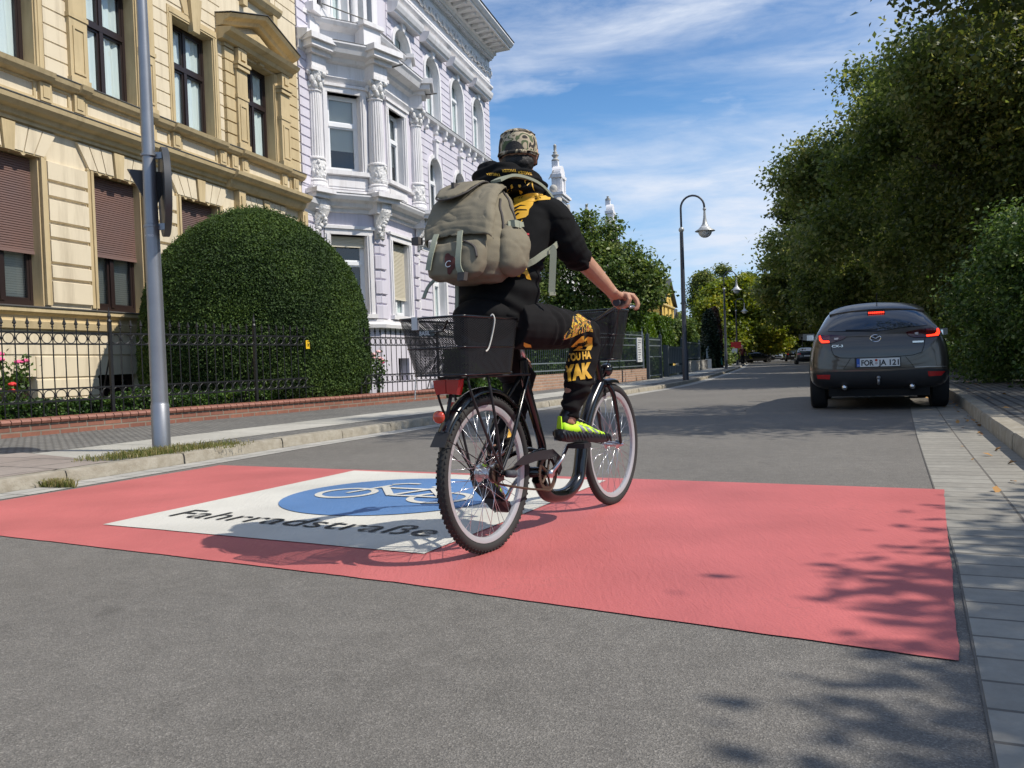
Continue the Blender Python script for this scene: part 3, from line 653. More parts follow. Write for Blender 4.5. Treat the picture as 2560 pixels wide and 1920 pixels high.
# voussoirs over the ground floor windows, in cream and an ochre keystone
for a, b in W1F:
    mb = MB(); mk = MB()
    b -= .05; c_ = (a + b) / 2; n = 7; span = (b - a) + .42; zb_, zt_ = 4.68, 5.12
    for i in range(n):
        u0 = -.5 + i / n; u1 = -.5 + (i + 1) / n; g_ = .012
        P = [(c_ + u0 * span * .86 + g_, -.06, zb_ - (.04 if i == 3 else 0)), (c_ + u1 * span * .86 - g_, -.06, zb_ - (.04 if i == 3 else 0)), (c_ + u1 * span * 1.18 - g_, -.06, zt_), (c_ + u0 * span * 1.18 + g_, -.06, zt_)]
        (mk if i == 3 else mb).prism([(x, y - (.04 if i == 3 else 0), z) for x, y, z in P], (0, .07, 0))
    for i in range(4): mk.prism([(a + .16 + i * .26, -.045, 4.615), (a + .20 + i * .26, -.045, 4.615), (a + .24 + i * .26, -.045, 4.66), (a + .12 + i * .26, -.045, 4.66)], (0, .04, 0))
    mk.box(a - .13, b + .14, -.045, .2, 4.655, 4.70)
    mb.build('lintel', M_cream, YB); mk.build('keystone', M_ochre, YB)
mb = MB(); px(mb, X0, 6.9, [(0, 5.535), (-.37, 5.505), (-.37, 5.52), (0, 5.56)]); px(mb, X0, X1, [(0, 6.175), (-.2, 6.145), (-.2, 6.16), (0, 6.2)]); px(mb, X0, X1 + .05, [(0, 2.055), (-.16, 2.035), (-.16, 2.05), (0, 2.075)])
for s in (-1, 1):
    xa, xb = (3.53, 5.04) if s < 0 else (6.54, 5.04)
    mb.loft([[(xa, -.48, 9.12), (xa, -.48, 9.135), (xa, 0, 9.19), (xa, 0, 9.17)], [(xb, -.48, 9.60), (xb, -.48, 9.615), (xb, 0, 9.67), (xb, 0, 9.65)]])
mb.build('flashing', M_lead, YB)
for k_, (a, b) in enumerate(W1F):
    window(YB, a + .02, b - .02, 6.2, 8.5, .24, M_brownf, .60)
    window(YB, a, b - .05, 2.09, 4.64, .22, M_brownf, .62, inner='blind', shutter=(3.17 if k_ != 2 else 3.04, M_shut))
    window(YB, a + .02, b - .02, 10.2, 12.3, .24, M_brownf, .65)
    window(YB, a - .05, b - .3, .1, .86, .18, M_brownf, .5, inner=None, name='basement_window')
mb = MB(); mb.prism([(X0, -.6, 13.62), (X1 + .3, -.6, 13.62), (X1 + .3, 11.3, 13.62), (X0, 11.3, 13.62)], (0, 0, .05))
mb.loft([[(X0, -.5, 13.67), (X1, -.5, 13.67), (X1, 11.2, 13.67), (X0, 11.2, 13.67)], [(X0, 4, 16.6), (X1 - 1, 4, 16.6), (X1 - 1, 7, 16.6), (X0, 7, 16.6)]])
M_slate = mat('slate_roof', (.055, .058, .065), .6, var=(6, .5, (.09, .085, .08)))
mb.build('roof', M_slate, YB)
# ------------------------------------------------------------------ the lilac house with the canted bay
LB = empty('town_house', (*FP, 0), FROT, 'tall lilac town house with white columned bay window and bracketed cornice', 'house', 'town houses along the left side')
LX0, LX1 = 7.12, 24.15
AX = [14.24, 17.02, 19.76, 22.42]; HW = .70
def arc(cx, cz, r, n=14, a0=PI, a1=0, rz=None): return [(cx + r * math.cos(a0 + (a1 - a0) * i / n), cz + (rz or r) * math.sin(a0 + (a1 - a0) * i / n)) for i in range(n + 1)]
ah = [(x - HW, x + HW, 10.36, 12.72) for x in AX]; mh = [(x - .62, x + .62, 6.3, 8.86) for x in AX]; gh = [(x - .62, x + .62, 2.6, 4.75) for x in AX]
tf = [(7.75, 11.9, 11.05, 14.0)]
bayh = [(7.9, 13.3, 2.2, 9.6)]
bs = [(x - .5, x + .5, .3, 1.1) for x in AX]
mb = MB(); Hs = ah + mh + gh + tf + bayh + bs
wall(mb, LX0, LX1, 0, 15.0, Hs, depth=.26)
mb.quad((LX1, 0, 0), (LX1, 12, 0), (LX1, 12, 15.2), (LX1, 0, 15.2)); mb.quad((LX0, 12, 0), (LX1, 12, 0), (LX1, 12, 15.2), (LX0, 12, 15.2)); mb.quad((LX0, 0, 13.6), (LX0, 12, 13.6), (LX0, 12, 15.2), (LX0, 0, 15.2))
AH = [(a - .17, b + .17, c, d - .1) for a, b, c, d in ah] + [(a - .16, b + .16, c, d + .1) for a, b, c, d in mh] + [(a - .2, b + .2, c - .1, d + .3) for a, b, c, d in gh] + tf
courses(mb, LX0, LX1, [10.3 + .265 * i for i in range(14)], AH + [(7.7, 13.0, 9, 14.2)], .022, .01, .03)
courses(mb, LX0, LX1, [5.9 + .265 * i for i in range(16)], AH + [(7.75, 13.5, 0, 10.2)], .022, .01, .03)
z = 2.25; zs = [z]; i = 0
while z < 5.0: z += (.40, .27)[i % 2]; zs.append(z); i += 1
courses(mb, LX0, LX1, zs, AH + [(7.75, 13.5, 0, 10.2)], .05, .02, .04)
courses(mb, LX0, 7.7, [5.95 + .265 * i for i in range(30)], [], .05, .012, .03)
courses(mb, LX0, LX1, [.3, .75, 1.2, 1.65, 2.0], bs + [(7.9, 13.4, 0, 9)], .03, .015, .04)
# spandrels of the arches
for x in AX:
    for (r, cz, top, hw) in ((HW, 12.02, 12.72, HW), (.62, 8.24, 8.86, .62)):
        for s in (-1, 1):
            pts = [(x + s * hw, 0, top), (x, 0, top)] + [(q[0], 0, q[1]) for q in arc(x, cz, r - .001, 8, PI / 2, 0 if s > 0 else PI)]
            mb.prism(pts, (0, .24, 0))
mb.build('wall', M_lilac, LB)
mb = MB(); ob = MB()
# plinth ledge, storey ledges
px(mb, LX0, LX1 + .06, [(0, 2.0), (-.12, 2.03), (-.15, 2.12), (-.06, 2.16), (-.06, 2.22), (0, 2.24)])
px(mb, LX0, LX1 + .06, [(0, 5.1), (-.06, 5.12), (-.06, 5.25), (-.14, 5.3), (-.28, 5.42), (-.32, 5.55), (0, 5.62)])
px(mb, 13.0, LX1 + .1, [(0, 10.02), (-.06, 10.04), (-.10, 10.10), (-.22, 10.14), (-.26, 10.24), (0, 10.3)])
px(mb, LX0, 13.2, [(0, 9.62), (-.08, 9.64), (-.08, 9.85), (-.2, 9.92), (-.34, 10.0), (-.36, 10.12), (0, 10.18)])
px(mb, LX0, LX1 - .25, [(0, 13.36), (-.10, 13.38), (-.14, 13.48), (-.26, 13.54), (-.33, 13.62), (-.33, 13.70), (-.10, 13.78), (-.10, 13.95), (0, 13.97)])
mb.box(LX0, LX1, -.12, 0, 13.97, 14.05); mb.box(LX0, LX1, -.035, 0, 14.05, 14.93); mb.box(LX0, LX1 + .02, -.06, 0, 14.92, 15.0)
mb.box(LX1 - .42, LX1 + .03, -.09, 0, 14.05, 14.95)
px(mb, LX0, LX1 + .05, [(0, 14.96), (-.12, 14.98), (-.16, 15.06), (-.30, 15.10), (-.34, 15.2), (-.45, 15.22), (-.45, 15.34), (0, 15.36)])
px(mb, LX0, LX1 + .10, [(0, 15.36), (-.5, 15.37), (-1.12, 15.40), (-1.12, 15.47), (-1.2, 15.50), (-1.3, 15.62), (-1.3, 15.68), (0, 15.70)])
x = LX0 + .2
while x < LX1 - .2: mb.prism([(x, -.44, 15.22), (x, -.95, 15.30), (x, -1.0, 15.365), (x, -.44, 15.368)], (.2, 0, 0)); x += .56
x = LX0
while x < LX1 - .05: mb.box(x, x + .1, -.26, -.1, 14.985, 15.06); x += .19
# return of the cornice round the right corner
mb.box(LX1, LX1 + .2, 0.01, 12, 15.10, 15.36); mb.box(LX1, LX1 + .25, 0.01, 12, 15.37, 15.68)
# scrollwork in the frieze
rnd = random.Random(5); x = LX0 + .2
while x < LX1 - .5:
    cx, cz = x + .22, 14.50
    for s, (ox, oz, rr) in enumerate(((0, .03, .17), (.34, -.03, .17))):
        path = [(cx + ox + rr * (1 - t * .75) * math.cos(t * 9 + s * 3), -.10 - .03 * math.sin(t * 5), cz + oz + rr * (1 - t * .75) * math.sin(t * 9 + s * 3) * (1 if s else -1)) for t in [i / 16 for i in range(17)]]
        ob.tube(path, [.05 * (1 - .4 * i / 16) for i in range(17)], 5)
    for i in range(5): ob.sphere((cx + rnd.uniform(-.15, .5), -.07, cz + rnd.uniform(-.22, .22)), .07, 6, 4, (1.4, .8, .7))
    x += .68
# arched windows top floor
for x in AX:
    for r_, wd, cz, base, y0 in ((HW, .15, 12.02, 10.34, -.06), (.62, .13, 8.24, 6.3, -.05)):
        mb.box(x - r_ - wd, x - r_, y0, .03, base, cz); mb.box(x + r_, x + r_ + wd, y0, .03, base, cz)
        rings = []
        for i in range(17):
            a_ = PI * i / 16; c_, s_ = math.cos(a_), math.sin(a_)
            rings.append([(x + r_ * c_, y0, cz + r_ * s_), (x + (r_ + wd) * c_, y0, cz + (r_ + wd) * s_), (x + (r_ + wd) * c_, .03, cz + (r_ + wd) * s_), (x + r_ * c_, .03, cz + r_ * s_)])
        mb.loft(rings)
        # white reveals
        mb.box(x - r_ + .001, x - r_ + .02, 0, .26, base, cz); mb.box(x + r_ - .02, x + r_ - .001, 0, .26, base, cz)
        rings = [[(x + (r_ - .002) * math.cos(a_), -.02, cz + (r_ - .002) * math.sin(a_)), (x + (r_ - .002) * math.cos(a_), .26, cz + (r_ - .002) * math.sin(a_)), (x + (r_ - .02) * math.cos(a_), .26, cz + (r_ - .02) * math.sin(a_)), (x + (r_ - .02) * math.cos(a_), -.02, cz + (r_ - .02) * math.sin(a_))] for a_ in [PI * i / 16 for i in range(17)]]
        mb.loft(rings)
        kt = cz + r_ + (.2 if base > 9 else .62)
        mb.prism([(x - .08, -.12, cz + r_ - .05), (x + .08, -.12, cz + r_ - .05), (x + .15, -.16, kt), (x - .15, -.16, kt)], (0, .14, 0))
        if base < 9: mb.box(x - .2, x + .2, -.2, 0, kt, kt + .06)
    px(mb, x - 1.14, x + 1.14, [(0, 12.92), (-.28, 12.93), (-.30, 12.99), (-.36, 13.03), (-.42, 13.16), (-.44, 13.27), (0, 13.33)])
    for s in (-.95, 0, .95): mb.prism([(x + s - .08, 0, 9.72), (x + s - .08, -.07, 9.76), (x + s - .08, -.2, 9.95), (x + s - .08, -.22, 10.1), (x + s - .08, 0, 10.1)], (.16, 0, 0)); ob.sphere((x + s, -.12, 9.80), .09, 6, 5)
    mb.box(x - .62 - .17, x - .62, -.07, .03, 2.5, 4.75); mb.box(x + .62, x + .79, -.07, .03, 2.5, 4.75); mb.box(x - .82, x + .82, -.09, .03, 4.75, 4.98); px(mb, x - .9, x + .9, [(0, 2.42), (-.16, 2.44), (-.18, 2.5), (0, 2.6)])
    mb.box(x - .619, x - .60, 0, .26, 2.6, 4.75); mb.box(x + .60, x + .619, 0, .26, 2.6, 4.75)
mb.build('stucco_trim', M_wtrim, LB); ob.build('frieze_scrollwork', M_orn, LB, smooth=True)
for x in AX:
    window(LB, x - HW + .02, x + HW - .02, 10.36, 12.70, .24, M_whitef, .70, inner='curtain')
    window(LB, x - .60, x + .60, 6.3, 8.84, .24, M_whitef, .66, inner='blind', open_to=.2)
    window(LB, x - .60, x + .60, 2.6, 4.73, .24, M_whitef, .66, inner='curtain')
    window(LB, x - .5, x + .5, .3, 1.1, .2, M_whitef, .5, inner=None, name='basement_window')
# ---- bay: polygon in plan (x, y) : canted left, flat front, canted right
BP = [(7.85, 0), (9.25, -1.22), (12.1, -1.22), (13.45, 0)]
def bayring(mb, prof, ext=0, x0=None):
    """sweep (out, z) profile round the bay"""
    P = [Vector(p) for p in BP]; nr = []
    for i in range(4):
        ds = []
        if i > 0: ds.append((P[i] - P[i - 1]).normalized())
        if i < 3: ds.append((P[i + 1] - P[i]).normalized())
        ns = [Vector((d.y, -d.x)) for d in ds]
        n_ = sum(ns, Vector((0, 0))).normalized(); n_ /= max(.5, n_.dot(ns[0])); nr.append(n_)
    rings = [[(P[i].x + nr[i].x * o, P[i].y + nr[i].y * o, z) for o, z in prof] for i in range(4)]
    mb.loft(rings)
def faceM(i):
    a, b = Vector(BP[i]), Vector(BP[i + 1]); d = (b - a).normalized(); ang = math.atan2(d.y, d.x)
    return Matrix.Translation((a.x, a.y, 0)) @ Matrix.Rotation(ang, 4, 'Z'), (b - a).length
bw = MB(); bt = MB(); bo = MB()
FW = []
for i in range(3):
    M_, L = faceM(i); c_ = L / 2
    def wallM(z0, z1, hs):
        t_ = MB(); wall(t_, 0, L, z0, z1, hs, depth=.3); bw.add([M_ @ Vector(v) for v in t_.v], t_.f)
    hw = .58 if i == 1 else .50
    if i == 1: c_ = L * .52
    wallM(.0, 5.3, [(c_ - hw - .05, c_ + hw + .05, 2.4, 4.68), (c_ - .4, c_ + .4, .4, 1.1)]); wallM(5.3, 9.5, [(c_ - hw, c_ + hw, 6.5, 8.72)])
    FW.append((M_, L, c_, hw))
    def tb(a, b, y0, y1, z0, z1): bt.box(a, b, y0, y1, z0, z1, M_)
    # surrounds
    for (z0, z1, e) in ((2.4, 4.68, .05), (6.5, 8.72, 0)):
        for s0, s1 in ((c_ - hw - e - .18, c_ - hw - e), (c_ + hw + e, c_ + hw + e + .18)): tb(s0, s1, -.06, .04, z0, z1); tb(s0 + .05, s1 - .05, -.09, 0, z0, z1)
        tb(c_ - hw - e + .001, c_ - hw - e + .02, 0, .3, z0, z1); tb(c_ + hw + e - .02, c_ + hw + e - .001, 0, .3, z0, z1)
        tb(c_ - hw - e - .18, c_ + hw + e + .18, -.07, .3, z1, z1 + .16); tb(c_ - hw - e - .26, c_ + hw + e + .26, -.12, 0, z1 + .16, z1 + .24)
        tb(c_ - hw - e - .22, c_ + hw + e + .22, -.14, .3, z0 - .12, z0)
    tb(c_ - hw - .15, c_ + hw + .15, -.03, 0, 5.98, 6.34); tb(c_ - hw - .05, c_ + hw + .05, -.05, 0, 6.05, 6.27)
    # rusticated corner blocks, ground floor
    z = 2.24; j = 0
    while z < 4.75:
        hgt = (.46, .27)[j % 2]; e0 = min(.36, c_ - hw - .27)
        t_ = MB(); p_ = .075 if j % 2 == 0 else .045
        for s, e in ((-.03, e0), (L - e0, L + .03)): px(t_, s, e, [(0, z + .015), (-p_, z + .04), (-p_, z + hgt - .04), (0, z + hgt - .015)])
        bw.add([M_ @ Vector(v) for v in t_.v], t_.f); z += hgt; j += 1
bayring(bt, [(0, 1.98), (.16, 2.0), (.18, 2.1), (.08, 2.16), (.08, 2.24), (0, 2.26)])
bayring(bt, [(0, 4.86), (.05, 4.88), (.05, 4.95), (0, 4.96)])
bayring(bt, [(0, 5.3), (.06, 5.32), (.07, 5.42), (.22, 5.46), (.26, 5.56), (.42, 5.62), (.48, 5.72), (.48, 5.77), (0, 5.84)])
bayring(bt, [(0, 5.84), (.1, 5.84), (.1, 5.94), (0, 5.96)])
bayring(bt, [(0, 6.36), (.10, 6.37), (.12, 6.44), (0, 6.47)])
bayring(bt, [(0, 8.98), (.06, 9.0), (.10, 9.06), (.14, 9.12), (.05, 9.18), (.05, 9.5), (.18, 9.56), (.22, 9.66), (.46, 9.72), (.52, 9.86), (.58, 9.94), (.58, 9.99), (0, 10.04)])
bayring(bt, [(0, 10.0), (-.22, 10.0), (-.22, 10.55), (-.12, 10.6), (.0, 10.66), (.06, 10.76), (.06, 10.8), (-.6, 10.84)])
bt.prism([(BP[0][0], BP[0][1], 9.95), (BP[1][0], BP[1][1], 9.95), (BP[2][0], BP[2][1], 9.95), (BP[3][0], BP[3][1], 9.95)], (0, 0, .08))
bt.prism([(BP[0][0] + .3, 0, 10.74), (BP[1][0] + .1, BP[1][1] + .3, 10.74), (BP[2][0] - .1, BP[2][1] + .3, 10.74), (BP[3][0] - .3, 0, 10.74)], (0, 0, .09))
bt.prism([(7.3, 0, 9.95), (8.2, -.36, 9.95), (8.2, 0, 9.95)], (0, 0, .05))
# projecting blocks over the columns
def ang_block(i, o, hw_, y_out, z0, z1):
    p = Vector(BP[i]); n_ = Vector((0, -1)) if i in (1, 2) else (Vector((-.66, -.75)))
    if i == 1: n_ = Vector((-.34, -.94))
    if i == 2: n_ = Vector((.34, -.94))
    if i == 0: n_ = Vector((-.3, -.95))
    if i == 3: n_ = Vector((.3, -.95))
    c_ = p + n_ * o; M_ = Matrix.Translation((c_.x, c_.y, 0)) @ Matrix.Rotation(math.atan2(n_.y, n_.x) + PI / 2, 4, 'Z')
    bt.box(-hw_, hw_, -y_out, .3, z0, z1, M_); return c_
for i in range(4):
    ang_block(i, .0, .36, .30, 5.84, 5.93); ang_block(i, .0, .44, .50, 5.60, 5.80); ang_block(i, .0, .52, .62, 5.72, 5.84); ang_block(i, .0, .30, .3, 5.3, 5.62)
    ang_block(i, .0, .27, .34, 9.25, 9.62); ang_block(i, .0, .36, .46, 9.58, 9.70); ang_block(i, .0, .50, .62, 9.70, 9.86); ang_block(i, 0, .58, .72, 9.86, 10.02); ang_block(i, .0, .34, .06, 10.0, 10.74)
    ang_block(i, .0, .42, .16, 10.74, 10.86)
    bo = MB(); p = Vector(BP[i]); n_ = [Vector((-.3, -.95)), Vector((-.34, -.94)), Vector((.34, -.94)), Vector((.3, -.95))][i]; c_ = p + n_ * .06
    # column: carved drum, fluted shaft, leafy capital
    bt.lathe([(.31, 0), (.33, .05), (.31, .12), (.27, .15), (.30, .2), (.27, .24)], (c_.x, c_.y, 5.93), 20)
    bo.lathe([(.25, 0), (.265, .1), (.265, .5), (.25, .58)], (c_.x, c_.y, 6.15), 20)
    for q in range(26):
        a_ = rnd.random() * 2 * PI; bo.sphere((c_.x + .25 * math.cos(a_), c_.y + .25 * math.sin(a_), 6.2 + rnd.random() * .48), .055, 6, 4, (1, 1, 1.5))
    bt.lathe([(.25, 0), (.29, .02), (.29, .06), (.24, .09)], (c_.x, c_.y, 6.70), 20)
    rings = []
    for zz_, rr in ((6.78, .24), (7.6, .232), (8.62, .205)):
        rings.append([(c_.x + (rr * (1 - .10 * (j % 3 == 0) - .05 * (j % 3 == 2) * 0)) * math.cos(2 * PI * j / 60), c_.y + (rr * (1 - .10 * (j % 3 == 0))) * math.sin(2 * PI * j / 60), zz_) for j in range(60)])
    bt.loft(rings)
    bt.lathe([(.21, 0), (.235, .02), (.235, .05), (.2, .07)], (c_.x, c_.y, 8.60), 20)
    bo.lathe([(.2, 0), (.21, .2), (.28, .42), (.31, .48)], (c_.x, c_.y, 8.66), 16)
    for q in range(8):
        a_ = 2 * PI * q / 8
        for zz_, rr in ((8.78, .235), (8.93, .27)):
            a2 = a_ + (.39 if zz_ > 8.9 else 0); bo.sphere((c_.x + rr * math.cos(a2), c_.y + rr * math.sin(a2), zz_), .065, 6, 5, (1, 1, 1.7))
        if q % 2 == 0: bo.sphere((c_.x + .33 * math.cos(a_ + .2), c_.y + .33 * math.sin(a_ + .2), 9.09), .075, 7, 5)
    M2 = Matrix.Translation((c_.x, c_.y, 0)) @ Matrix.Rotation(math.atan2(n_.y, n_.x) + PI / 2, 4, 'Z')
    bt.box(-.31, .31, -.31, .31, 9.14, 9.24, M2)
    # console under the ledge
    Mc = Matrix.Translation((p.x, p.y, 0)) @ Matrix.Rotation(math.atan2(n_.y, n_.x) + PI / 2, 4, 'Z')
    bo.prism([(-.17, 0, 4.55), (-.17, -.1, 4.62), (-.17, -.12, 4.95), (-.17, -.38, 5.3), (-.17, -.4, 5.6), (-.17, 0, 5.6)], (.34, 0, 0), Mc)
    for q in range(9):
        v_ = Mc @ Vector((rnd.uniform(-.14, .14), -.14 - .2 * (q / 9), 4.7 + q * .09)); bo.sphere(v_, .07, 6, 5)
    bo.build('column_ornament', M_orn, LB, smooth=True)
bw.build('bay_wall', M_lilac, LB); BAY = bt.build('bay_trim', M_wtrim, LB)
for i, (M_, L, c_, hw) in enumerate(FW):
    window(LB, c_ - hw + .02, c_ + hw - .02, 6.5, 8.7, .2, M_whitef, .62, inner='blind', open_to=.26, M=M_, mull=(i == 1))
    window(LB, c_ - hw - .03, c_ + hw + .03, 2.4, 4.66, .2, M_whitef, .66, inner='curtain' if i == 1 else None, M=M_, mull=(i == 1), shutter=(2.98, M_shutw) if i == 1 else (4.42, M_shutw))
# second floor loggia above the bay
mb = MB(); x0, x1 = 7.75, 11.9
mb.box(7.7, 7.98, -.12, .3, 10.3, 14.1); mb.box(11.7, 12.1, -.12, .3, 10.3, 14.1); mb.box(8.2, 8.3, .2, .3, 11.0, 14); 
for cx in (8.75, 10.55): mb.lathe([(.17, 0), (.17, .08), (.13, .12), (.13, 2.2), (.12, 2.3), (.2, 2.5)], (cx, -.05, 10.85), 16); mb.box(cx - .2, cx + .2, -.25, .3, 13.3, 13.45)
for cx in (8.05, 11.25): mb.box(cx - .12, cx + .12, -.1, .3, 11.0, 13.3)
rings = []
for i in range(17):
    a_ = PI * i / 16; rings.append([(9.65 + .62 * math.cos(a_), -.02, 12.55 + .62 * math.sin(a_)), (9.65 + .85 * math.cos(a_), -.02, 12.55 + .85 * math.sin(a_)), (9.65 + .85 * math.cos(a_), .3, 12.55 + .85 * math.sin(a_)), (9.65 + .62 * math.cos(a_), .3, 12.55 + .62 * math.sin(a_))])
mb.loft(rings); mb.box(8.95, 9.05, 0, .3, 11.05, 12.55); mb.box(10.25, 10.35, 0, .3, 11.05, 12.55)
mb.box(7.75, 11.9, -.15, .3, 13.45, 13.86); mb.box(7.6, 12.2, -.3, .3, 10.8, 11.05)
mb.build('loggia_trim', M_wtrim, LB)
window(LB, 9.05, 10.25, 11.05, 13.1, .24, M_whitef, .64, inner='curtain'); window(LB, 8.15, 8.6, 11.05, 13.1, .24, M_whitef, .7, inner='curtain', mull=False); window(LB, 10.7, 11.2, 11.05, 13.1, .24, M_whitef, .7, inner='curtain', mull=False)
mb = MB()
for s in range(4):
    pass
mb.tube([(8.0, -.35, 11.0), (8.0, -.35, 11.12), (9.5, -1.0, 11.12), (11.3, -1.0, 11.12), (11.3, -1.0, 10.9)], .018, 6)
mb.tube([(9.6, -1.55, 9.66), (9.6, -2.05, 9.72)], .022, 6); mb.tube([(12.2, -1.4, 9.66), (12.4, -2.0, 9.72)], .022, 6)
mb.build('rain_spouts', M_lead, LB)
mb = MB(); bayring(mb, [(0, 5.845), (.49, 5.775), (.49, 5.79), (0, 5.86)]); bayring(mb, [(0, 10.05), (.59, 9.995), (.59, 10.01), (0, 10.065)]); bayring(mb, [(-.3, 10.86), (.07, 10.80), (.07, 10.815), (-.3, 10.875)])
px(mb, LX0, LX1 + .12, [(0, 15.71), (-1.31, 15.685), (-1.34, 15.72), (0, 15.75)]); px(mb, 13.0, LX1, [(0, 10.305), (-.27, 10.25), (-.27, 10.265), (0, 10.32)])
mb.build('flashing', M_lead, LB)
mb = MB(); mb.loft([[(LX0, -1.25, 15.74), (LX1 + .1, -1.25, 15.74), (LX1 + .1, 12.5, 15.74), (LX0, 12.5, 15.74)], [(LX0, 2.5, 17.3), (LX1 - 2, 2.5, 17.3), (LX1 - 2, 9, 17.3), (LX0, 9, 17.3)]]); mb.build('roof', M_slate, LB)
# ------------------------------------------------------------------ brick plinth, iron fence, topiary, sign pole
W0 = Vector((-6.3, 10.16)); WD = Vector((.515, .857)).normalized(); WROT = math.atan2(WD.y, WD.x)
def brickmat(name, c1, c2, mort, bw=.25, bh=.075, scl=1):
    m = uv_strip_mat(name, c1, c2, mort, bw, bh, .012, rough=.85, bumpd=.006, noise_s=10); return m
M_brick = brickmat('red_brick', (.27, .115, .075), (.20, .08, .055), (.22, .18, .14))
M_cope = mat('brick_coping', (.30, .125, .085), .6, var=(14, .8, (.17, .07, .05)), bump=(30, .5, .008))
M_iron = mat('black_iron', (.018, .019, .021), .45, metal=.35, spec=.5)
M_steel = mat('galvanised_steel', (.33, .34, .36), .42, metal=.75, var=(2.5, .7, (.23, .24, .26)), bump=(40, .15, .002))
uvw = lambda co, p: (co.x, co.z) if abs(p.normal.y) > .5 else (co.y, co.z)
def plinth(name, L0, L1, h, loc, rot, label, cat, group=None, m=None, th=.24, coping=True):
    r = empty(name, (*loc, 0), rot, label, cat, group)
    MB().box(L0, L1, 0, th, .0, h - .07 if coping else h).build('brickwork', m or M_brick, r, uvfn=uvw)
    if coping:
        mb = MB(); x = L0
        while x < L1 - .01:
            e = min(x + .122, L1); mb.prism([(x, .03, h - .07), (x, -.03, h - .065), (x, -.042, h - .035), (x, -.02, h - .006), (x, .1, h + .005), (x, th, h)], (e - x - .008, 0, 0)); x += .122 + .003
        mb.build('coping', M_cope, r, smooth=True, sharp=35)
    return r
plinth('brick_wall', -5.5, 9.4, .31, W0, WROT, 'low brown brick wall with rounded coping carrying the spear fence', 'wall')
def spear_fence():
    r = empty('iron_fence', (*W0, .31), WROT, 'black iron spear fence with rings on the brown brick wall', 'fence')
    zt, zu, zl2, zl1 = 1.10, .95, .36, .20
    T0, T1 = -5.4, 9.3
    mb = MB()
    for z in (zt, zu, zl2, zl1): mb.box(T0, T1, .10, .118, z - .011, z + .011)
    mb.build('rails', M_iron, r)
    posts = [-3.58, -1.0, 1.58, 4.16, 6.74, 9.3]
    pm = MB(); sp = .1608; x = posts[0] - 11 * sp
    bars = []
    for a in [-6.16] + posts[:-1]:
        for i in range(1, 16): bars.append(a + i * 2.58 / 16)
    bars = [b for b in bars if T0 < b < T1]
    proto_me = None; nb = 0
    for b in sorted(bars, key=lambda t: abs(t - 3)):
        if nb < 92:
            m_ = MB(); m_.tube([(b, .109, 0), (b, .109, 1.2)], .008, 6); m_.lathe([(.008, 1.165), (.016, 1.175), (.016, 1.185), (.009, 1.195), (.012, 1.2), (.026, 1.215), (.002, 1.30)], (b, .109, 0), 4, a0=PI / 4)
            m_.build('spear_bar', M_iron, r, smooth=False); nb += 1
    rings = MB(); x = -6.16 + 2.58 / 32
    for a in [-6.16] + posts[:-1]:
        for i in range(16):
            c_ = a + (i + .5) * 2.58 / 16
            if not T0 < c_ < T1: continue
            for zc, rr in (((zt + zu) / 2, .066), ((zl2 + zl1) / 2, .068)):
                rings.tube([(c_ + rr * math.cos(q * PI / 7), .109, zc + rr * math.sin(q * PI / 7)) for q in range(14)], .0065, 5, closed=True)
        for i in range(17):
            c_ = a + i * 2.58 / 16
            for zc in ((zt + zu) / 2, (zl2 + zl1) / 2): rings.sphere((c_, .109, zc), .017, 6, 5, (.8, 1, 1.5))
    rings.build('ring_ornament', M_iron, r)
    for p in posts:
        m_ = MB(); m_.box(p - .022, p + .022, .087, .131, 0, 1.25); m_.lathe([(.03, 1.25), (.034, 1.27), (.018, 1.30), (.028, 1.34), (.012, 1.40), (.002, 1.47)], (p, .109, 0), 8)
        m_.tube([(p - .01, .13, .75), (p - .01, .42, 0)], .012, 5); m_.build('fence_post', M_iron, r)
    return r
spear_fence()
# little yellow tag on the fence, with a line of small dark print
r = empty('warning_tag', (W0.x + WD.x * 5.35 + .857 * -.02, W0.y + WD.y * 5.35, 1.20), WROT, 'small yellow warning tag wired to the iron fence', 'tag')
M_yel = mat('yellow_plastic', (.85, .52, .02), .5)
MB().box(-.045, .045, .055, .060, -.01, .14).build('plate', M_yel, r)
mb = MB()
for i, wd in enumerate((.05, .03, .055, .055, .04)): mb.box(-wd / 2, wd / 2, .052, .054, .115 - i * .022, .122 - i * .022)
mb.build('print_lines', M_dark, r)
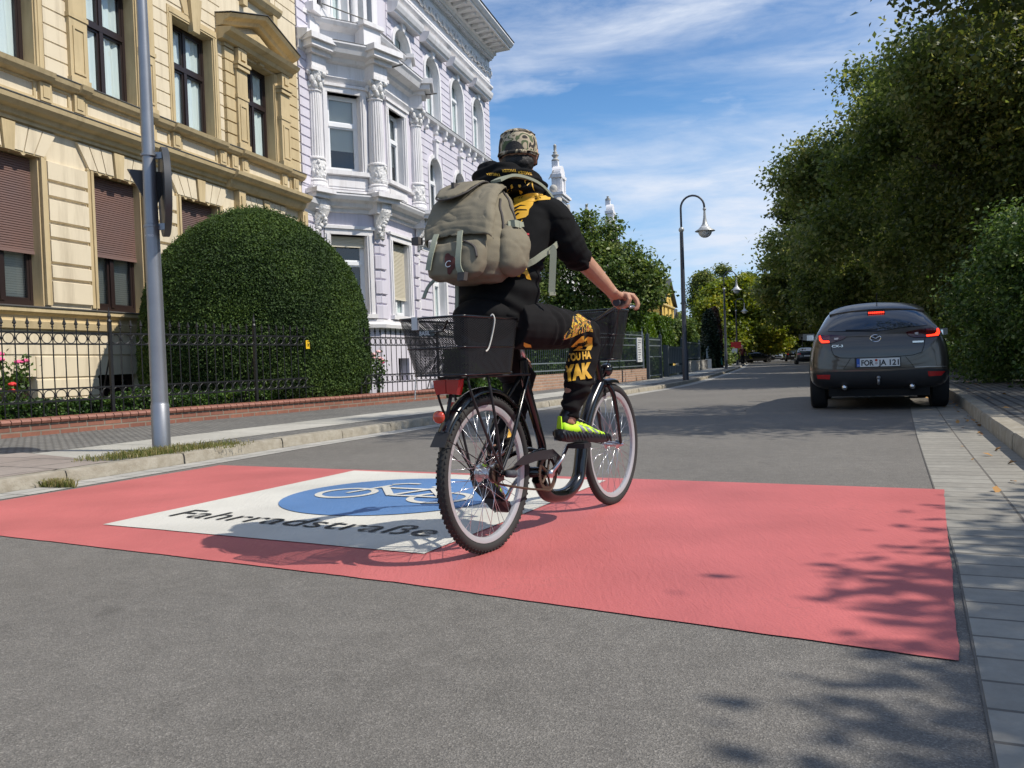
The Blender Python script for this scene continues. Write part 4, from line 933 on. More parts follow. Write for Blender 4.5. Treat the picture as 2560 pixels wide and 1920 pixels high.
# ---- topiary yew
LM_yew = leafmat('yew_needles', (.022, .046, .011), (.052, .096, .018), (.095, .15, .03), scale=.9, trans=.2, rough=.75)
def shell_cloud(name, prof, c, n, size, m, parent, seed, jitter=.10, lump=.06, squash=1.0, rot=0, dirn=.5):
    """leaves over a surface of revolution prof [(r,z)...]"""
    rng = np.random.default_rng(seed)
    pr = np.array(prof); seg = np.hypot(np.diff(pr[:, 0]), np.diff(pr[:, 1])); area = seg * (pr[1:, 0] + pr[:-1, 0]) / 2; cum = np.cumsum(area) / area.sum()
    k = np.searchsorted(cum, rng.random(n)); t = rng.random(n)[:, None]
    p = pr[k] * (1 - t) + pr[k + 1] * t; d = pr[k + 1] - pr[k]; nr = np.c_[d[:, 1], -d[:, 0]]; nr /= np.linalg.norm(nr, axis=1, keepdims=True) + 1e-9
    a = rng.random(n) * 2 * PI
    l = lump * (np.sin(a * 5 + p[:, 1] * 3) + np.sin(a * 11 - p[:, 1] * 5 + 2) * .6 + np.sin(a * 3 + p[:, 1] * 1.3) * .8)
    off = l + rng.normal(size=n) * jitter * .35 - np.abs(rng.normal(size=n)) * jitter
    r_ = p[:, 0] + nr[:, 0] * off; z_ = p[:, 1] + nr[:, 1] * off
    ctr = np.c_[c[0] + r_ * np.cos(a), c[1] + r_ * np.sin(a) * squash, c[2] + z_]
    nn = np.c_[nr[:, 0] * np.cos(a), nr[:, 0] * np.sin(a), nr[:, 1]] * dirn + rng.normal(size=(n, 3)) * .6
    return quadcloud(name, m, parent, ctr, nn, size * rng.uniform(.6, 1.4, n), seed)
r = empty('topiary_bush', (-5.0, 16.45, 0), 0, 'huge dome clipped yew bush behind the iron fence', 'bush')
yprof = [(.0, 4.02), (.35, 3.97), (.8, 3.80), (1.2, 3.56), (1.55, 3.23), (1.82, 2.85), (2.02, 2.40), (2.12, 1.95), (2.18, 1.4), (2.19, .9), (2.14, .45), (2.0, .15)]
yprof = yprof[::-1]
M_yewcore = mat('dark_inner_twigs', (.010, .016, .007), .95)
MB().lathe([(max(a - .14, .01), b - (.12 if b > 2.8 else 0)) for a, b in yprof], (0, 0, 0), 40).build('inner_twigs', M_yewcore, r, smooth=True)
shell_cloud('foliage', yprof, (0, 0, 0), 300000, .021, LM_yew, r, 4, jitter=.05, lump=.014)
# longer shoots sticking out on top
rng = np.random.default_rng(9); n = 1300; a = rng.random(n) * 2 * PI; q = rng.random(n) ** .6 * 1.5
zt_ = np.interp(q, [.0, .35, .8, 1.2, 1.55, 1.82], [4.02, 3.97, 3.80, 3.56, 3.23, 2.85])
quadcloud('young_shoots', LM_yew, r, np.c_[q * np.cos(a), q * np.sin(a), zt_ + rng.random(n) * .08], rng.normal(size=(n, 3)) * [1, 1, .12], .05, 2, aspect=.16)
# ---- box hedge behind the wall, roses
LM_box = leafmat('box_leaves', (.018, .045, .010), (.06, .13, .022), (.13, .20, .04), scale=3, trans=.25)
def hedge(name, x0, x1, y0, y1, z0, z1, n, size, m, label, cat, loc, rot, seed=1, core=M_yewcore, lump=.04, group=None, kind=None):
    r = empty(name, (*loc, 0), rot, label, cat, group)
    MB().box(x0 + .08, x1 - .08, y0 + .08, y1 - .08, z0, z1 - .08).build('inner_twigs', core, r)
    rng = np.random.default_rng(seed); A = np.array([(x1 - x0) * (y1 - y0), (x1 - x0) * (z1 - z0), (x1 - x0) * (z1 - z0) * .3, (y1 - y0) * (z1 - z0), (y1 - y0) * (z1 - z0)]); k = rng.choice(5, n, p=A / A.sum())
    u = rng.random((n, 3)); P = np.c_[x0 + (x1 - x0) * u[:, 0], y0 + (y1 - y0) * u[:, 1], z0 + (z1 - z0) * u[:, 2]]; nn = np.zeros((n, 3))
    for kk, ax, val, s in ((0, 2, z1, 1), (1, 1, y0, -1), (2, 1, y1, 1), (3, 0, x0, -1), (4, 0, x1, 1)):
        mk_ = k == kk; P[mk_, ax] = val; nn[mk_, ax] = s
    ph = P @ np.array([2.1, 1.7, 3.3]); P += nn * (lump * (np.sin(ph * 1.7) + np.sin(P[:, [0]].ravel() * 2.3 + P[:, 2] * 4))[:, None] - np.abs(rng.normal(size=n) * .05)[:, None] + rng.normal(size=n)[:, None] * .02)
    quadcloud('foliage', m, r, P, nn * .7 + rng.normal(size=(n, 3)) * .6, size * rng.uniform(.6, 1.4, n), seed)
    return r
hedge('box_hedge', -5, 6.3, .45, .85, .0, .52, 42000, .022, LM_box, 'low clipped box hedge just behind the brown brick wall', 'hedge', W0, WROT, 3)
LM_rose = leafmat('rose_leaves', (.03, .06, .012), (.08, .15, .03), (.14, .22, .05), scale=4, trans=.35)
M_pink = [mat('pink_petals', (.80, .10, .26), .6), mat('pale_pink_petals', (.85, .50, .50), .6), mat('red_petals', (.62, .03, .03), .6)]
M_stem = mat('green_stem', (.06, .10, .03), .7)
def rose(t, dep, h, cols, seed, label, spread=.3):
    loc = W0 + WD * t + Vector((-WD.y, WD.x)) * dep
    r = empty('rose_bush', (loc.x, loc.y, 0), 0, label, 'rose bush', 'rose bushes against the cream house'); rnd = random.Random(seed)
    mb = MB(); tips = []
    for i in range(7):
        a = rnd.random() * 6.28; e = Vector((math.cos(a) * spread * rnd.random(), math.sin(a) * spread * rnd.random(), h * rnd.uniform(.7, 1))); mb.tube([(0, 0, 0), e * .5 + Vector((rnd.uniform(-.05, .05), 0, 0)), e], [.012, .008, .004], 5); tips.append(e)
    mb.build('stems', M_stem, r)
    rng = np.random.default_rng(seed); n = 380; k = rng.integers(0, len(tips), n); t_ = rng.random(n)[:, None] * .6 + .42
    quadcloud('leaves', LM_rose, r, np.array([list(tips[i]) for i in k]) * t_ + rng.normal(size=(n, 3)) * .06, rng.normal(size=(n, 3)), .035, seed)
    for i, e in enumerate(tips):
        if rnd.random() < .75:
            fb = MB()
            for j in range(12):
                b = j * 2.4; rr = .012 + .0035 * j; fb.sphere((e.x + rr * math.cos(b), e.y + rr * math.sin(b), e.z + .03 - j * .002), .03, 6, 4, (1, 1, .7))
            fb.build('blossom', M_pink[cols[i % len(cols)]], r, smooth=True)
rose(.02, 1.35, .95, [0, 0, 1], 1, 'rose bush with deep pink blossoms at the left photo edge')
rose(.75, 1.6, .88, [2, 0, 2], 2, 'rose bush with mixed red and pink blossoms near a basement window')
rose(1.15, 1.9, 1.25, [0], 3, 'tall thin rose bush climbing beside the basement window')
rose(.38, 1.2, .8, [2, 2, 1], 4, 'low rose bush with red blossoms behind the box hedge')
rose(7.9, 1.0, 1.15, [1, 1, 1], 5, 'rose bush with pale pink blossoms in front of the lilac house', .35)
rose(8.6, 1.2, 1.25, [1, 1, 0], 6, 'taller pale pink rose bush near the rear bicycle basket', .35)
# ---- steel sign pole with two signs seen from behind
r = empty('sign_pole', (-3.30, 7.75, .1), 0, 'thick grey steel pole carrying two signs seen from behind', 'sign pole')
mb = MB(); mb.lathe([(.082, -.1), (.082, .42), (.078, .425), (.076, .45), (.073, 1.0), (.066, 2.05), (.0665, 2.10), (.062, 2.105), (.060, 2.5), (.047, 4.0), (.04, 5.4)], (0, 0, 0), 28); 
pole = mb.build('pole', M_steel, r, smooth=True, sharp=40)
# the two straps and the sign bodies (edge on)
mb = MB()
for z in (2.08, 2.74): mb.lathe([(.062, -.012), (.072, -.01), (.072, .01), (.062, .012)], (0, 0, z), 24)
mb.box(.05, .12, .0, .03, 2.05, 2.11); mb.box(.05, .12, .0, .03, 2.71, 2.77)
mb.build('clamps', M_steel, r)
M_signback = mat('sign_back_grey', (.055, .058, .062), .5, metal=.2)
Ms = Matrix.Translation((.185, .0, 2.37)) @ Matrix.Rotation(R(97), 4, 'Z')
o = MB().lathe([(.0, -.02), (.39, -.02), (.41, -.035), (.41, .02), (.40, .025), (.0, .022)], (0, 0, 0), 48, Matrix.Translation((.13, .03, 2.40)) @ Matrix.Rotation(R(26.8), 4, 'Z') @ Matrix.Rotation(R(90), 4, 'Y')).build('round_sign', M_signback, r, smooth=True, sharp=30)
Mt = Matrix.Translation((-.03, .10, 2.48)) @ Matrix.Rotation(R(34), 4, 'Z')
o = MB().prism([(-.20, 0, .14), (.20, 0, .14), (.02, 0, -.22), (-.02, 0, -.22)], (0, .03, 0), Mt).build('triangular_sign', M_signback, r)
vs, fs = text_mesh('34  7052', .028)
mb = MB(); 
mb.add([(.067 * math.sin((x - .06) / .067), -.067 * math.cos((x - .06) / .067), y + 1.98) for x, y in vs], fs); mb.build('number_print', M_wtrim, r)
# ---- weeds
LM_weed = leafmat('weed_blades', (.10, .13, .03), (.24, .22, .08), (.36, .30, .14), scale=9, trans=.3)
def weeds(name, spots, n, h, label=None, kind='stuff'):
    rng = np.random.default_rng(len(spots) + n); V = []; F = []
    for i in range(n):
        s = spots[rng.integers(len(spots))]; a = rng.random() * 6.28; q = rng.random() ** .7
        b = Vector((s[0] + s[3] * (q * math.cos(a)) * s[6] + s[4] * q * math.sin(a) * .25, s[1] + s[4] * (q * math.cos(a)) * s[6] - s[3] * q * math.sin(a) * .25, s[2]))
        hh = h * rng.uniform(.3, 1) * s[5]; l = Vector((rng.normal(), rng.normal(), 0)) * hh * .55; wv = Vector((rng.normal(), rng.normal(), 0)).normalized() * .0035
        k = len(V); V += [b - wv, b + wv, b + l * .4 + Vector((0, 0, hh * .7)) + wv * .7, b + l * .4 + Vector((0, 0, hh * .7)) - wv * .7, b + l + Vector((0, 0, hh * .85))]; F += [(k, k + 1, k + 2, k + 3), (k + 3, k + 2, k + 4)]
    mb = MB(); mb.add(V, F); return tag(mb.build(name, LM_weed), kind=kind)
kd = (.42, .907)
weeds('kerbside_grass', [(-3.2, 7.45, .09, *kd, 1, .5), (-3.05, 7.75, .09, *kd, 1, .6), (-3.42, 7.3, .09, *kd, .8, .5), (-2.85, 7.95, .09, *kd, .6, .4), (-3.5, 6.45, .0, *kd, .0, .01), (-3.40, 6.08, .0, *kd, 1.0, .06)], 3600, .085)
# dead leaves along the right kerb and a few scraps on the road
M_leaf = [mat('dry_leaf_ochre', (.38, .20, .06), .8), mat('dry_leaf_brown', (.20, .11, .05), .8)]
rng = np.random.default_rng(11); n = 520; s = rng.integers(6, 60, n); C_ = []
for i in range(n):
    p = offs(RK, -rng.random() ** 2 * .35 + (rng.random() < .35) * rng.uniform(.2, 1.8))[int(s[i])] if False else None
RO = [offs(RK, o_) for o_ in (-.32, -.2, -.1, -.04, .3, .6, 1.1, 1.6)]
for i in range(n):
    q = RO[rng.choice(8, p=[.04, .08, .22, .26, .1, .1, .1, .1])]; k = int(rng.uniform(8, 60)); p = q[k].lerp(q[k + 1], rng.random()); ins = q in RO[4:]
    C_.append((p.x, p.y, (.122 if ins else .012) + rng.random() * .01))
tag(quadcloud('fallen_leaves', M_leaf[0], None, np.array(C_), np.c_[rng.normal(size=(n, 2)) * .35, np.ones(n)], .03 * rng.uniform(.5, 1.3, n), 3), kind='stuff')
n = 60; C_ = np.c_[rng.uniform(0, 9, n), rng.uniform(10, 40, n), np.full(n, .012)]; C_[:, 0] += (C_[:, 1] - 14) * .36
tag(quadcloud('leaf_scraps', M_leaf[1], None, C_, np.c_[rng.normal(size=(n, 2)) * .3, np.ones(n)], .025, 5), kind='stuff')
# ------------------------------------------------------------------ street lamps
M_lampp = mat('lamp_paint', (.06, .065, .08), .45, metal=.2); M_lamps = mat('lamp_shade_grey', (.42, .43, .42), .4, metal=.3); M_globe = mat('frosted_globe', (.85, .87, .88), .15, trans=.3)
def lamp():
    r = empty('street_lamp')
    mb = MB(); mb.lathe([(.095, 0), (.095, 1.0), (.075, 1.05), (.068, 3.0), (.055, 4.7)], (0, 0, 0), 14); mb.build('pole', M_lampp, r, smooth=True, sharp=40)
    mb = MB(); mb.sphere((0, 0, 4.78), .088, 12, 8); mb.build('ball', M_lamps, r, smooth=True)
    mb = MB(); a_ = .365; pth = [(0, 0, 4.85), (0, 0, 5.45)] + [(a_ - a_ * math.cos(PI * i / 12), 0, 5.45 + a_ * 1.05 * math.sin(PI * i / 12)) for i in range(1, 12)] + [(2 * a_, 0, 5.42)]
    mb.tube(pth, .032, 8); mb.build('arm', M_lampp, r, smooth=True)
    mb = MB(); mb.sphere((2 * a_, 0, 5.38), .055, 10, 6); mb.lathe([(.03, 5.33), (.045, 5.1), (.08, 4.92), (.17, 4.78), (.31, 4.70), (.315, 4.685), (.0, 4.69)][::-1], (2 * a_, 0, 0), 20); mb.build('shade', M_lamps, r, smooth=True, sharp=50)
    mb = MB(); mb.sphere((2 * a_, 0, 4.68), .215, 14, 10, (1, 1, .95)); mb.build('globe', M_globe, r, smooth=True)
    return r
LSP = [((5.54, 26.4), 'tall curved arm street lamp nearest to the cyclist'), ((12.93, 49.9), 'second curved arm street lamp along the left kerb'), ((20.1, 73.7), 'third curved arm street lamp beside the red notice'),
       ((28.5, 101.9), 'fourth curved arm street lamp behind the triangular sign'), ((38.5, 131), 'fifth and farthest street lamp, tiny against the trees')]
L0_ = lamp()
for i, (p, lb) in enumerate(LSP):
    o = L0_ if i == 0 else copy_tree(L0_)
    o.location = (*p, .09); o.rotation_euler = (0, 0, R(-12)); tag(o, lb, 'street lamp', 'street lamps along the left kerb')
# ------------------------------------------------------------------ trees
M_bark = mat('bark', (.075, .06, .045), .95, var=(8, .8, (.035, .03, .024)), bump=(14, 1, .05))
def cluster_points(rng, blobs, n, leafr=.5, surf=.55):
    """blobs: (x,y,z,r[,sz]) ; leaves gathered in clumps over each blob's surface and inside"""
    B = np.array([(b[0], b[1], b[2], b[3], b[4] if len(b) > 4 else 1) for b in blobs]); wts = B[:, 3] ** 2; k = rng.choice(len(B), n // 22, p=wts / wts.sum())
    d = rng.normal(size=(len(k), 3)); d /= np.linalg.norm(d, axis=1, keepdims=True)
    rad = B[k, 3] * (surf + (1 - surf) * rng.random(len(k)) ** .5) * (1 + .14 * np.sin(d[:, 0] * 7 + d[:, 2] * 5 + k))
    cc_ = B[k, :3] + d * rad[:, None] * np.c_[np.ones(len(k)), np.ones(len(k)), B[k, 4]]
    j = np.repeat(np.arange(len(k)), 22)
    off = rng.normal(size=(len(j), 3)) * leafr * np.array([1, 1, .6]) * rng.uniform(.5, 1.1, len(k))[j][:, None]
    P = cc_[j] + off; nn = d[j] * .35 + rng.normal(size=(len(j), 3)) * .6 + np.array([0, 0, .5])
    return P, nn
def tree(name, loc, label, group, blobs, n, leaf, m, trunk, seed, cat='tree', leafr=.35, limbs=9, surf=.5, aspect=.6):
    r = empty(name, (*loc, 0), 0, label, cat, group); rng = np.random.default_rng(seed); rnd = random.Random(seed)
    tr, th = trunk; mb = MB()
    mb.tube([(0, 0, -.1), (0, 0, .3), (rnd.uniform(-.1, .1), 0, th * .5), (rnd.uniform(-.2, .2), rnd.uniform(-.2, .2), th)], [tr * 1.5, tr * 1.1, tr, tr * .75], 10)
    for i in range(limbs):
        b = blobs[rnd.randrange(len(blobs))]; s = Vector((0, 0, th * rnd.uniform(.6, 1))); e = Vector(b[:3]); mid = s.lerp(e, .5) + Vector((rnd.uniform(-.4, .4), rnd.uniform(-.4, .4), rnd.uniform(0, .5)))
        mb.tube([s, mid, e], [tr * .5, tr * .3, tr * .08], 6)
        for q in range(2):
            e2 = e + Vector((rnd.uniform(-1, 1), rnd.uniform(-1, 1), rnd.uniform(-.3, 1))) * b[3] * .8; mb.tube([mid, mid.lerp(e2, .5) + Vector((0, 0, .2)), e2], [tr * .22, tr * .12, tr * .04], 5)
    mb.build('trunk', M_bark, r, smooth=True)
    P, nn = cluster_points(rng, blobs, n, leafr, surf)
    quadcloud('crown', m, r, P, nn, leaf * rng.uniform(.6, 1.35, len(P)), seed, aspect)
    return r
LM_lime = leafmat('lime_leaves', (.070, .105, .026), (.155, .195, .055), (.32, .32, .13), scale=.5, trans=.5)
LM_maple = leafmat('maple_leaves', (.045, .068, .018), (.10, .125, .032), (.21, .20, .055), scale=.45, trans=.48)
LM_fresh = leafmat('fresh_green_leaves', (.065, .115, .03), (.14, .205, .055), (.28, .33, .12), scale=.7, trans=.35)
LM_yell = leafmat('yellow_green_leaves', (.11, .16, .02), (.22, .27, .035), (.38, .34, .05), scale=.3, trans=.35)
LM_con = leafmat('conifer_hedge', (.035, .08, .012), (.09, .17, .02), (.17, .25, .035), scale=.6, trans=.25)
LM_dcon = leafmat('dark_conifer', (.008, .022, .010), (.02, .04, .018), (.05, .05, .025), scale=.8, trans=.1)
def crownblobs(rx, ry, z0, z1, nb, seed, rmin, rmax, taper=.6):
    rnd = random.Random(seed); out = []
    while len(out) < nb:
        t = rnd.random(); z = z0 + (z1 - z0) * t; w_ = math.sin(PI * (.12 + .80 * t) ** .85) ** .6; a = rnd.random() * 2 * PI; q = rnd.random() ** .5
        rr = rnd.uniform(rmin, rmax) * (1 - .3 * t); out.append((rx * w_ * q * math.cos(a), ry * w_ * q * math.sin(a), z, rr, .85))
    return out
def road_pt(side, y):     # point at a given forward distance on a kerb line
    P = RK if side > 0 else LK
    for i in range(1, len(P)):
        if P[i].y >= y: k = (y - P[i - 1].y) / (P[i].y - P[i - 1].y); return P[i - 1].lerp(P[i], k)
    return P[-1]
G1 = 'tall trees lining the right side of the street'
def rtree(y, dxr, rx, z0, z1, nb, n, leaf, m, seed, label, rmin=1.2, rmax=2.2, tr=.28, name='broadleaf_tree', leafr=.4, surf=.5):
    p = road_pt(1, y); p = Vector((p.x + dxr, y))
    return tree(name, (p.x, p.y), label, G1, crownblobs(rx, rx * (.7 if y < 10 else 1), z0, z1, nb, seed, rmin, rmax), n, leaf, m, (tr, z0 + 1.5), seed, leafr=leafr, surf=surf)
rtree(9.2, 2.7, 2.8, 4.2, 11.0, 26, 62000, .05, LM_maple, 21, 'nearest huge dark maple overhanging the top right corner', 1.0, 1.8, .35, name='maple_tree', leafr=.2, surf=.35)
rtree(21, 4.4, 3.9, 2.8, 11.5, 46, 100000, .065, LM_maple, 22, 'dark maple directly behind the grey car', .9, 1.5, .33, name='maple_tree')
rtree(22.5, 3.4, 5.4, 2.8, 9.6, 60, 120000, .075, LM_lime, 23, 'broad lime tree with pale grey green upper leaves, third from the right edge', .7, 1.4, name='lime_tree')
rtree(31, 2.6, 6.0, 3.0, 11.2, 62, 120000, .085, LM_lime, 24, 'lime tree forming the left edge of the right tree wall', .8, 1.5, name='lime_tree')
rtree(41, 2.8, 6.6, 3.2, 12.5, 56, 90000, .105, LM_lime, 25, 'lime tree over the first parked car', .9, 1.7, name='lime_tree')
rtree(53, 2.6, 6.8, 3.2, 13, 42, 60000, .15, LM_maple, 26, 'dark tree above the far white street sign', 1.4, 2.4)
rtree(68, 2.6, 7, 3.2, 13, 36, 40000, .19, LM_lime, 27, 'distant lime tree on the right behind the second parked car', 1.5, 2.5, name='lime_tree')
rtree(86, 2.6, 7, 3.2, 12.5, 32, 30000, .24, LM_maple, 28, 'far dark tree beyond the last parked car on the right', 1.6, 2.6)
rtree(108, 2, 7, 3.0, 12, 30, 24000, .3, LM_lime, 29, 'farthest tree closing the street on the right', 1.8, 2.8)
for k_, (y, dx_) in enumerate(((17, 12), (27, 11), (38, 11), (52, 12))):
    rtree(y, dx_, 5, 1, 12, 26, 26000, .2, LM_maple, 40 + k_, ['shaded tree in the second row behind the nearest maple', 'shaded second row tree behind the lime trees', 'third tree of the shaded back row', 'fourth and farthest tree of the shaded back row'][k_], 1.6, 2.6)
tree('maple_tree', (6.4, .4), 'unseen small maple outside the right edge, crown shaped to dapple the pavers', G1, [(-0.9, 0.3, 4.4, 0.73), (-0.1, 1.2, 4.6, 0.73), (-1.5, -0.3, 4.3, 0.61), (-0.6, -0.4, 4.7, 0.92), (0.6, 2.2, 4.5, 0.67), (0.3, 0.4, 4.4, 0.92), (-1.9, -0.55, 4.5, 0.43), (-1.0, 1.0, 4.6, 0.39), (0.9, 0.9, 4.9, 0.98), (-0.2, -1.2, 4.6, 0.98), (0.2, -0.2, 5.4, 0.98), (-0.9, -1.0, 4.9, 0.73), (1.2, 1.8, 4.2, 0.73), (1.6, 3.2, 4.4, 0.73), (0.2, 1.9, 4.4, 0.55), (-0.3, -0.8, 4.3, 0.85), (-1.2, -1.3, 4.6, 0.73), (0.5, -0.9, 4.4, 0.98), (1.0, 0.1, 4.2, 0.85), (-2.1, -1.2, 4.5, 0.49), (-0.5, 0.5, 4.3, 0.61)], 42000, .06, LM_maple, (.12, 3.2), 31, leafr=.22)  # out of view; crown blobs placed so their shade lands on the near road
# shrubs along the right pavement
G2 = 'shrubs along the right pavement'
LM_shr = leafmat('shrub_leaves', (.03, .065, .016), (.085, .15, .035), (.20, .27, .09), scale=1.1, trans=.35)
SH = [(9.2, 2.9, 1.5, 2.2, 'shaded ivy green shrub at the right photo edge'), (12.4, 2.9, 1.4, 2.4, 'sunlit pale green shrub beside the grey car'), (15.0, 2.2, 1.7, 3.2, 'bushy shrub just past the grey car tail'), (18.0, 2.3, 1.8, 2.9, 'dark shrub beyond the grey car'),
      (21.2, 3.2, 1.9, 2.5, 'fifth shrub of the row, under the lime trees'), (25.5, 3.2, 2.0, 2.5, 'sixth shrub of the row, in deep shade'), (31, 3.2, 2.2, 2.6, 'seventh shrub, level with the parked cars'), (38, 3.0, 2.5, 2.6, 'eighth shrub, behind the parked cars'), (47, 3.0, 3, 2.8, 'ninth and last shrub of the row')]
for i, (y, dx_, rr, hh, lb) in enumerate(SH):
    p = road_pt(1, y); nb = [(random.Random(i * 7 + j).uniform(-rr * .6, rr * .6), random.Random(i * 9 + j).uniform(-rr * .7, rr * .7), .35 + random.Random(i + j * 3).random() * (hh - .9), random.Random(i * 3 + j).uniform(.5, .85), .9) for j in range(20)]
    tree('shrub', (p.x + dx_, y), lb, G2, nb, 48000 if i < 4 else 14000, .042 if i < 4 else .075, LM_shr if i != 3 else LM_lime, (.05, .8), 60 + i, cat='shrub', leafr=.2, limbs=8, surf=.65)
# left side greenery
G3 = 'trees in the left front gardens'
tree('garden_tree', (3.55, 30.0), 'young broadleaf tree behind the cyclist in front of the white gabled house', G3,
     [(-1.6, 0, 2.5, .8), (-.3, .2, 2.7, .8), (.9, 0, 2.9, .7), (-1.5, .3, 3.9, .9), (-.2, -.2, 4.1, .9), (1.0, 0, 3.8, .7), (-1.0, 0, 5.1, .8), (-.1, .2, 5.0, .6), (-1.4, 0, 5.7, .4), (1.7, 0, 3.2, .5), (-2.0, 0, 3.3, .6), (.8, 0, 4.6, .5), (1.75, 0, 3.9, .35), (1.95, 0, 3.4, .3), (-1.9, 0, 4.6, .5), (.3, 0, 5.5, .35), (-.6, 0, 5.9, .3), (1.3, 0, 4.35, .4)],
     26000, .072, LM_fresh, (.09, 2.2), 71, leafr=.22, limbs=16, surf=.4)
def lblob(n, rx, z0, z1, s, rmin, rmax): return crownblobs(rx, rx, z0, z1, n, s, rmin, rmax)
tree('yellowing_tree', (23.2, 87), 'yellow green maple above the far red notice', G3, lblob(26, 3.0, 2.0, 8.9, 81, 1.0, 1.6), 60000, .17, LM_yell, (.3, 4), 81, leafr=.5)
tree('yellowing_tree', (28.8, 100), 'yellow orange maple leaning over the far kerb', G3, lblob(22, 4.4, 2.4, 7.8, 82, 1.3, 2.0), 42000, .19, LM_yell, (.3, 4), 82, leafr=.5)
tree('poplar_tree', (27.6, 118), 'tall rounded grey green tree behind the yellow maples', G3, lblob(20, 1.3, 4, 12.4, 83, .9, 1.3), 26000, .17, LM_lime, (.4, 7), 83, leafr=.6)
tree('poplar_tree', (32.3, 125), 'taller rounded grey green tree to the right of its twin', G3, lblob(20, 1.5, 5, 13.9, 84, 1.0, 1.4), 26000, .18, LM_lime, (.4, 7), 84, leafr=.6)
tree('poplar_tree', (36.6, 128), 'third grey green tree nearly touching the right tree wall', G3, lblob(20, 1.5, 4, 13.0, 85, 1.0, 1.4), 24000, .2, LM_lime, (.4, 7), 85, leafr=.6)
tree('broadleaf_tree', (46, 140), 'far tree beyond the end of the left pavement', G3, lblob(18, 6, 2, 13, 86, 2, 3), 20000, .3, LM_fresh, (.4, 3), 86, leafr=.6)
tree('broadleaf_tree', (58, 170), 'farthest tree closing the street view', G3, lblob(22, 9, 1, 14, 87, 2.5, 3.5), 24000, .36, LM_lime, (.4, 3), 87, leafr=.8)
tree('broadleaf_tree', (11.5, 62), 'dark green bushy tree beneath the yellow gable', G3, lblob(18, 2.8, 1.0, 3.3, 88, .7, 1.1), 30000, .12, LM_fresh, (.2, 2), 88, leafr=.35)
tree('broadleaf_tree', (15.4, 66), 'bushy garden tree right of the dark columnar conifer', G3, lblob(18, 1.6, .6, 1.9, 90, .6, .9), 26000, .12, LM_fresh, (.2, 2), 90, leafr=.35)
tree('broadleaf_tree', (19.8, 106), 'small dark tree on the skyline beside the yellow gable', G3, lblob(14, 2.4, 2, 6.4, 92, 1.0, 1.6), 16000, .18, LM_lime, (.2, 3), 92, leafr=.4)
def cone(name, loc, h, r0, label, m, n, seed, col=True, leaf=.07):
    r = empty(name, (*loc, 0), 0, label, 'conifer'); MB().lathe([(.12, -.1), (.05, h * .6)], (0, 0, 0), 8).build('trunk', M_bark, r)
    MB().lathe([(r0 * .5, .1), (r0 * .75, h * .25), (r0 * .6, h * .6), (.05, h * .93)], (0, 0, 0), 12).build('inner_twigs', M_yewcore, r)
    shell_cloud('crown', [(r0 * .7, .1), (r0, h * .25), (r0 * .9, h * .55), (r0 * .5, h * .85), (.02, h)], (0, 0, 0), n, leaf, m, r, seed, jitter=.16, lump=.09); return r
cone('columnar_conifer', (12.95, 54), 3.9, .58, 'dark columnar conifer beside the first white garden wall', LM_dcon, 22000, 7)
cone('columnar_conifer', (13.7, 55.5), 4.2, .42, 'slim conifer with reddish brown dead foliage', leafmat('dead_conifer', (.05, .02, .012), (.10, .045, .03), (.05, .06, .02), scale=.6, trans=.1), 12000, 8)
# tall conifer hedge behind the grey gates: one feathery hedge running beside the pavement
hedge('conifer_hedge', -1.2, 14.5, .9, 2.6, 0, 2.95, 90000, .07, LM_con, 'tall feathery bright green conifer hedge behind the grey gate', 'hedge', (5.0, 31.6), R(71), 5, lump=.07)
hedge('privet_hedge', -2, 9, .5, 1.5, 0, 1.2, 40000, .04, LM_box, 'clipped privet hedge behind the grey railing and light brick wall', 'hedge', (.59, 21.2), math.atan2(8, 4.14), 6, lump=.03)
# ------------------------------------------------------------------ second wall, railing, gates along the left pavement
M_gate = mat('grey_gate_paint', (.085, .105, .125), .4, metal=.2); M_gatel = mat('light_steel_bars', (.30, .36, .40), .35, metal=.5)
M_brick2 = brickmat('light_brick', (.40, .24, .16), (.33, .19, .13), (.36, .31, .26), .24, .075)
M_wallw = mat('white_garden_wall', (.58, .56, .50), .85, var=(1.5, .5, (.40, .38, .33)))
A2 = Vector((.1, 20.25)); B2_ = Vector((4.76, 29.25)); L2 = (B2_ - A2).length; ROT2 = math.atan2((B2_ - A2).y, (B2_ - A2).x)
plinth('brick_wall', 0, L2, .48, A2, ROT2, 'light brown brick wall under the grey railing, ending at the gate post', 'wall', m=M_brick2, coping=False)
r = empty('metal_railing', (*A2, .48), ROT2, 'grey metal railing with double rails on the light brick wall', 'fence')
mb = MB()
for z in (.10, .30, 1.05, 1.17, .82): mb.box(0, L2, .09, .12, z - .015, z + .015)
mb.build('rails', M_gatel, r); x = .1
while x < L2:
    MB().box(x - .006, x + .006, .095, .11, 0, 1.3).build('bar', M_gate, r)
    x += .13
for x in (.02, L2 * .5, L2 - .05):
    m_ = MB(); m_.box(x - .035, x + .035, .07, .14, 0, 1.22); m_.lathe([(.03, 1.22), (.012, 1.3), (.002, 1.5)], (x, .105, 0), 6); m_.build('fence_post', M_gatel, r)
def atw(x, y, z=0, rot=ROT2): return empty
r = empty('notice_board', (4.42, 28.75, .1), ROT2, 'tall white notice board with lines of print fixed to the railing', 'sign')
MB().box(-.25, .25, -.05, -.01, .62, 1.46).build('board', mat('notice_white', (.62, .64, .66), .35), r)
mb = MB(); rr_ = random.Random(2)
for i in range(9):
    z = 1.38 - i * .085; wd = rr_.uniform(.12, .34); mb.box(-.17, -.17 + wd, -.056, -.052, z - .012, z + .012)
mb.build('print_lines', mat('grey_print', (.12, .13, .14), .6), r)
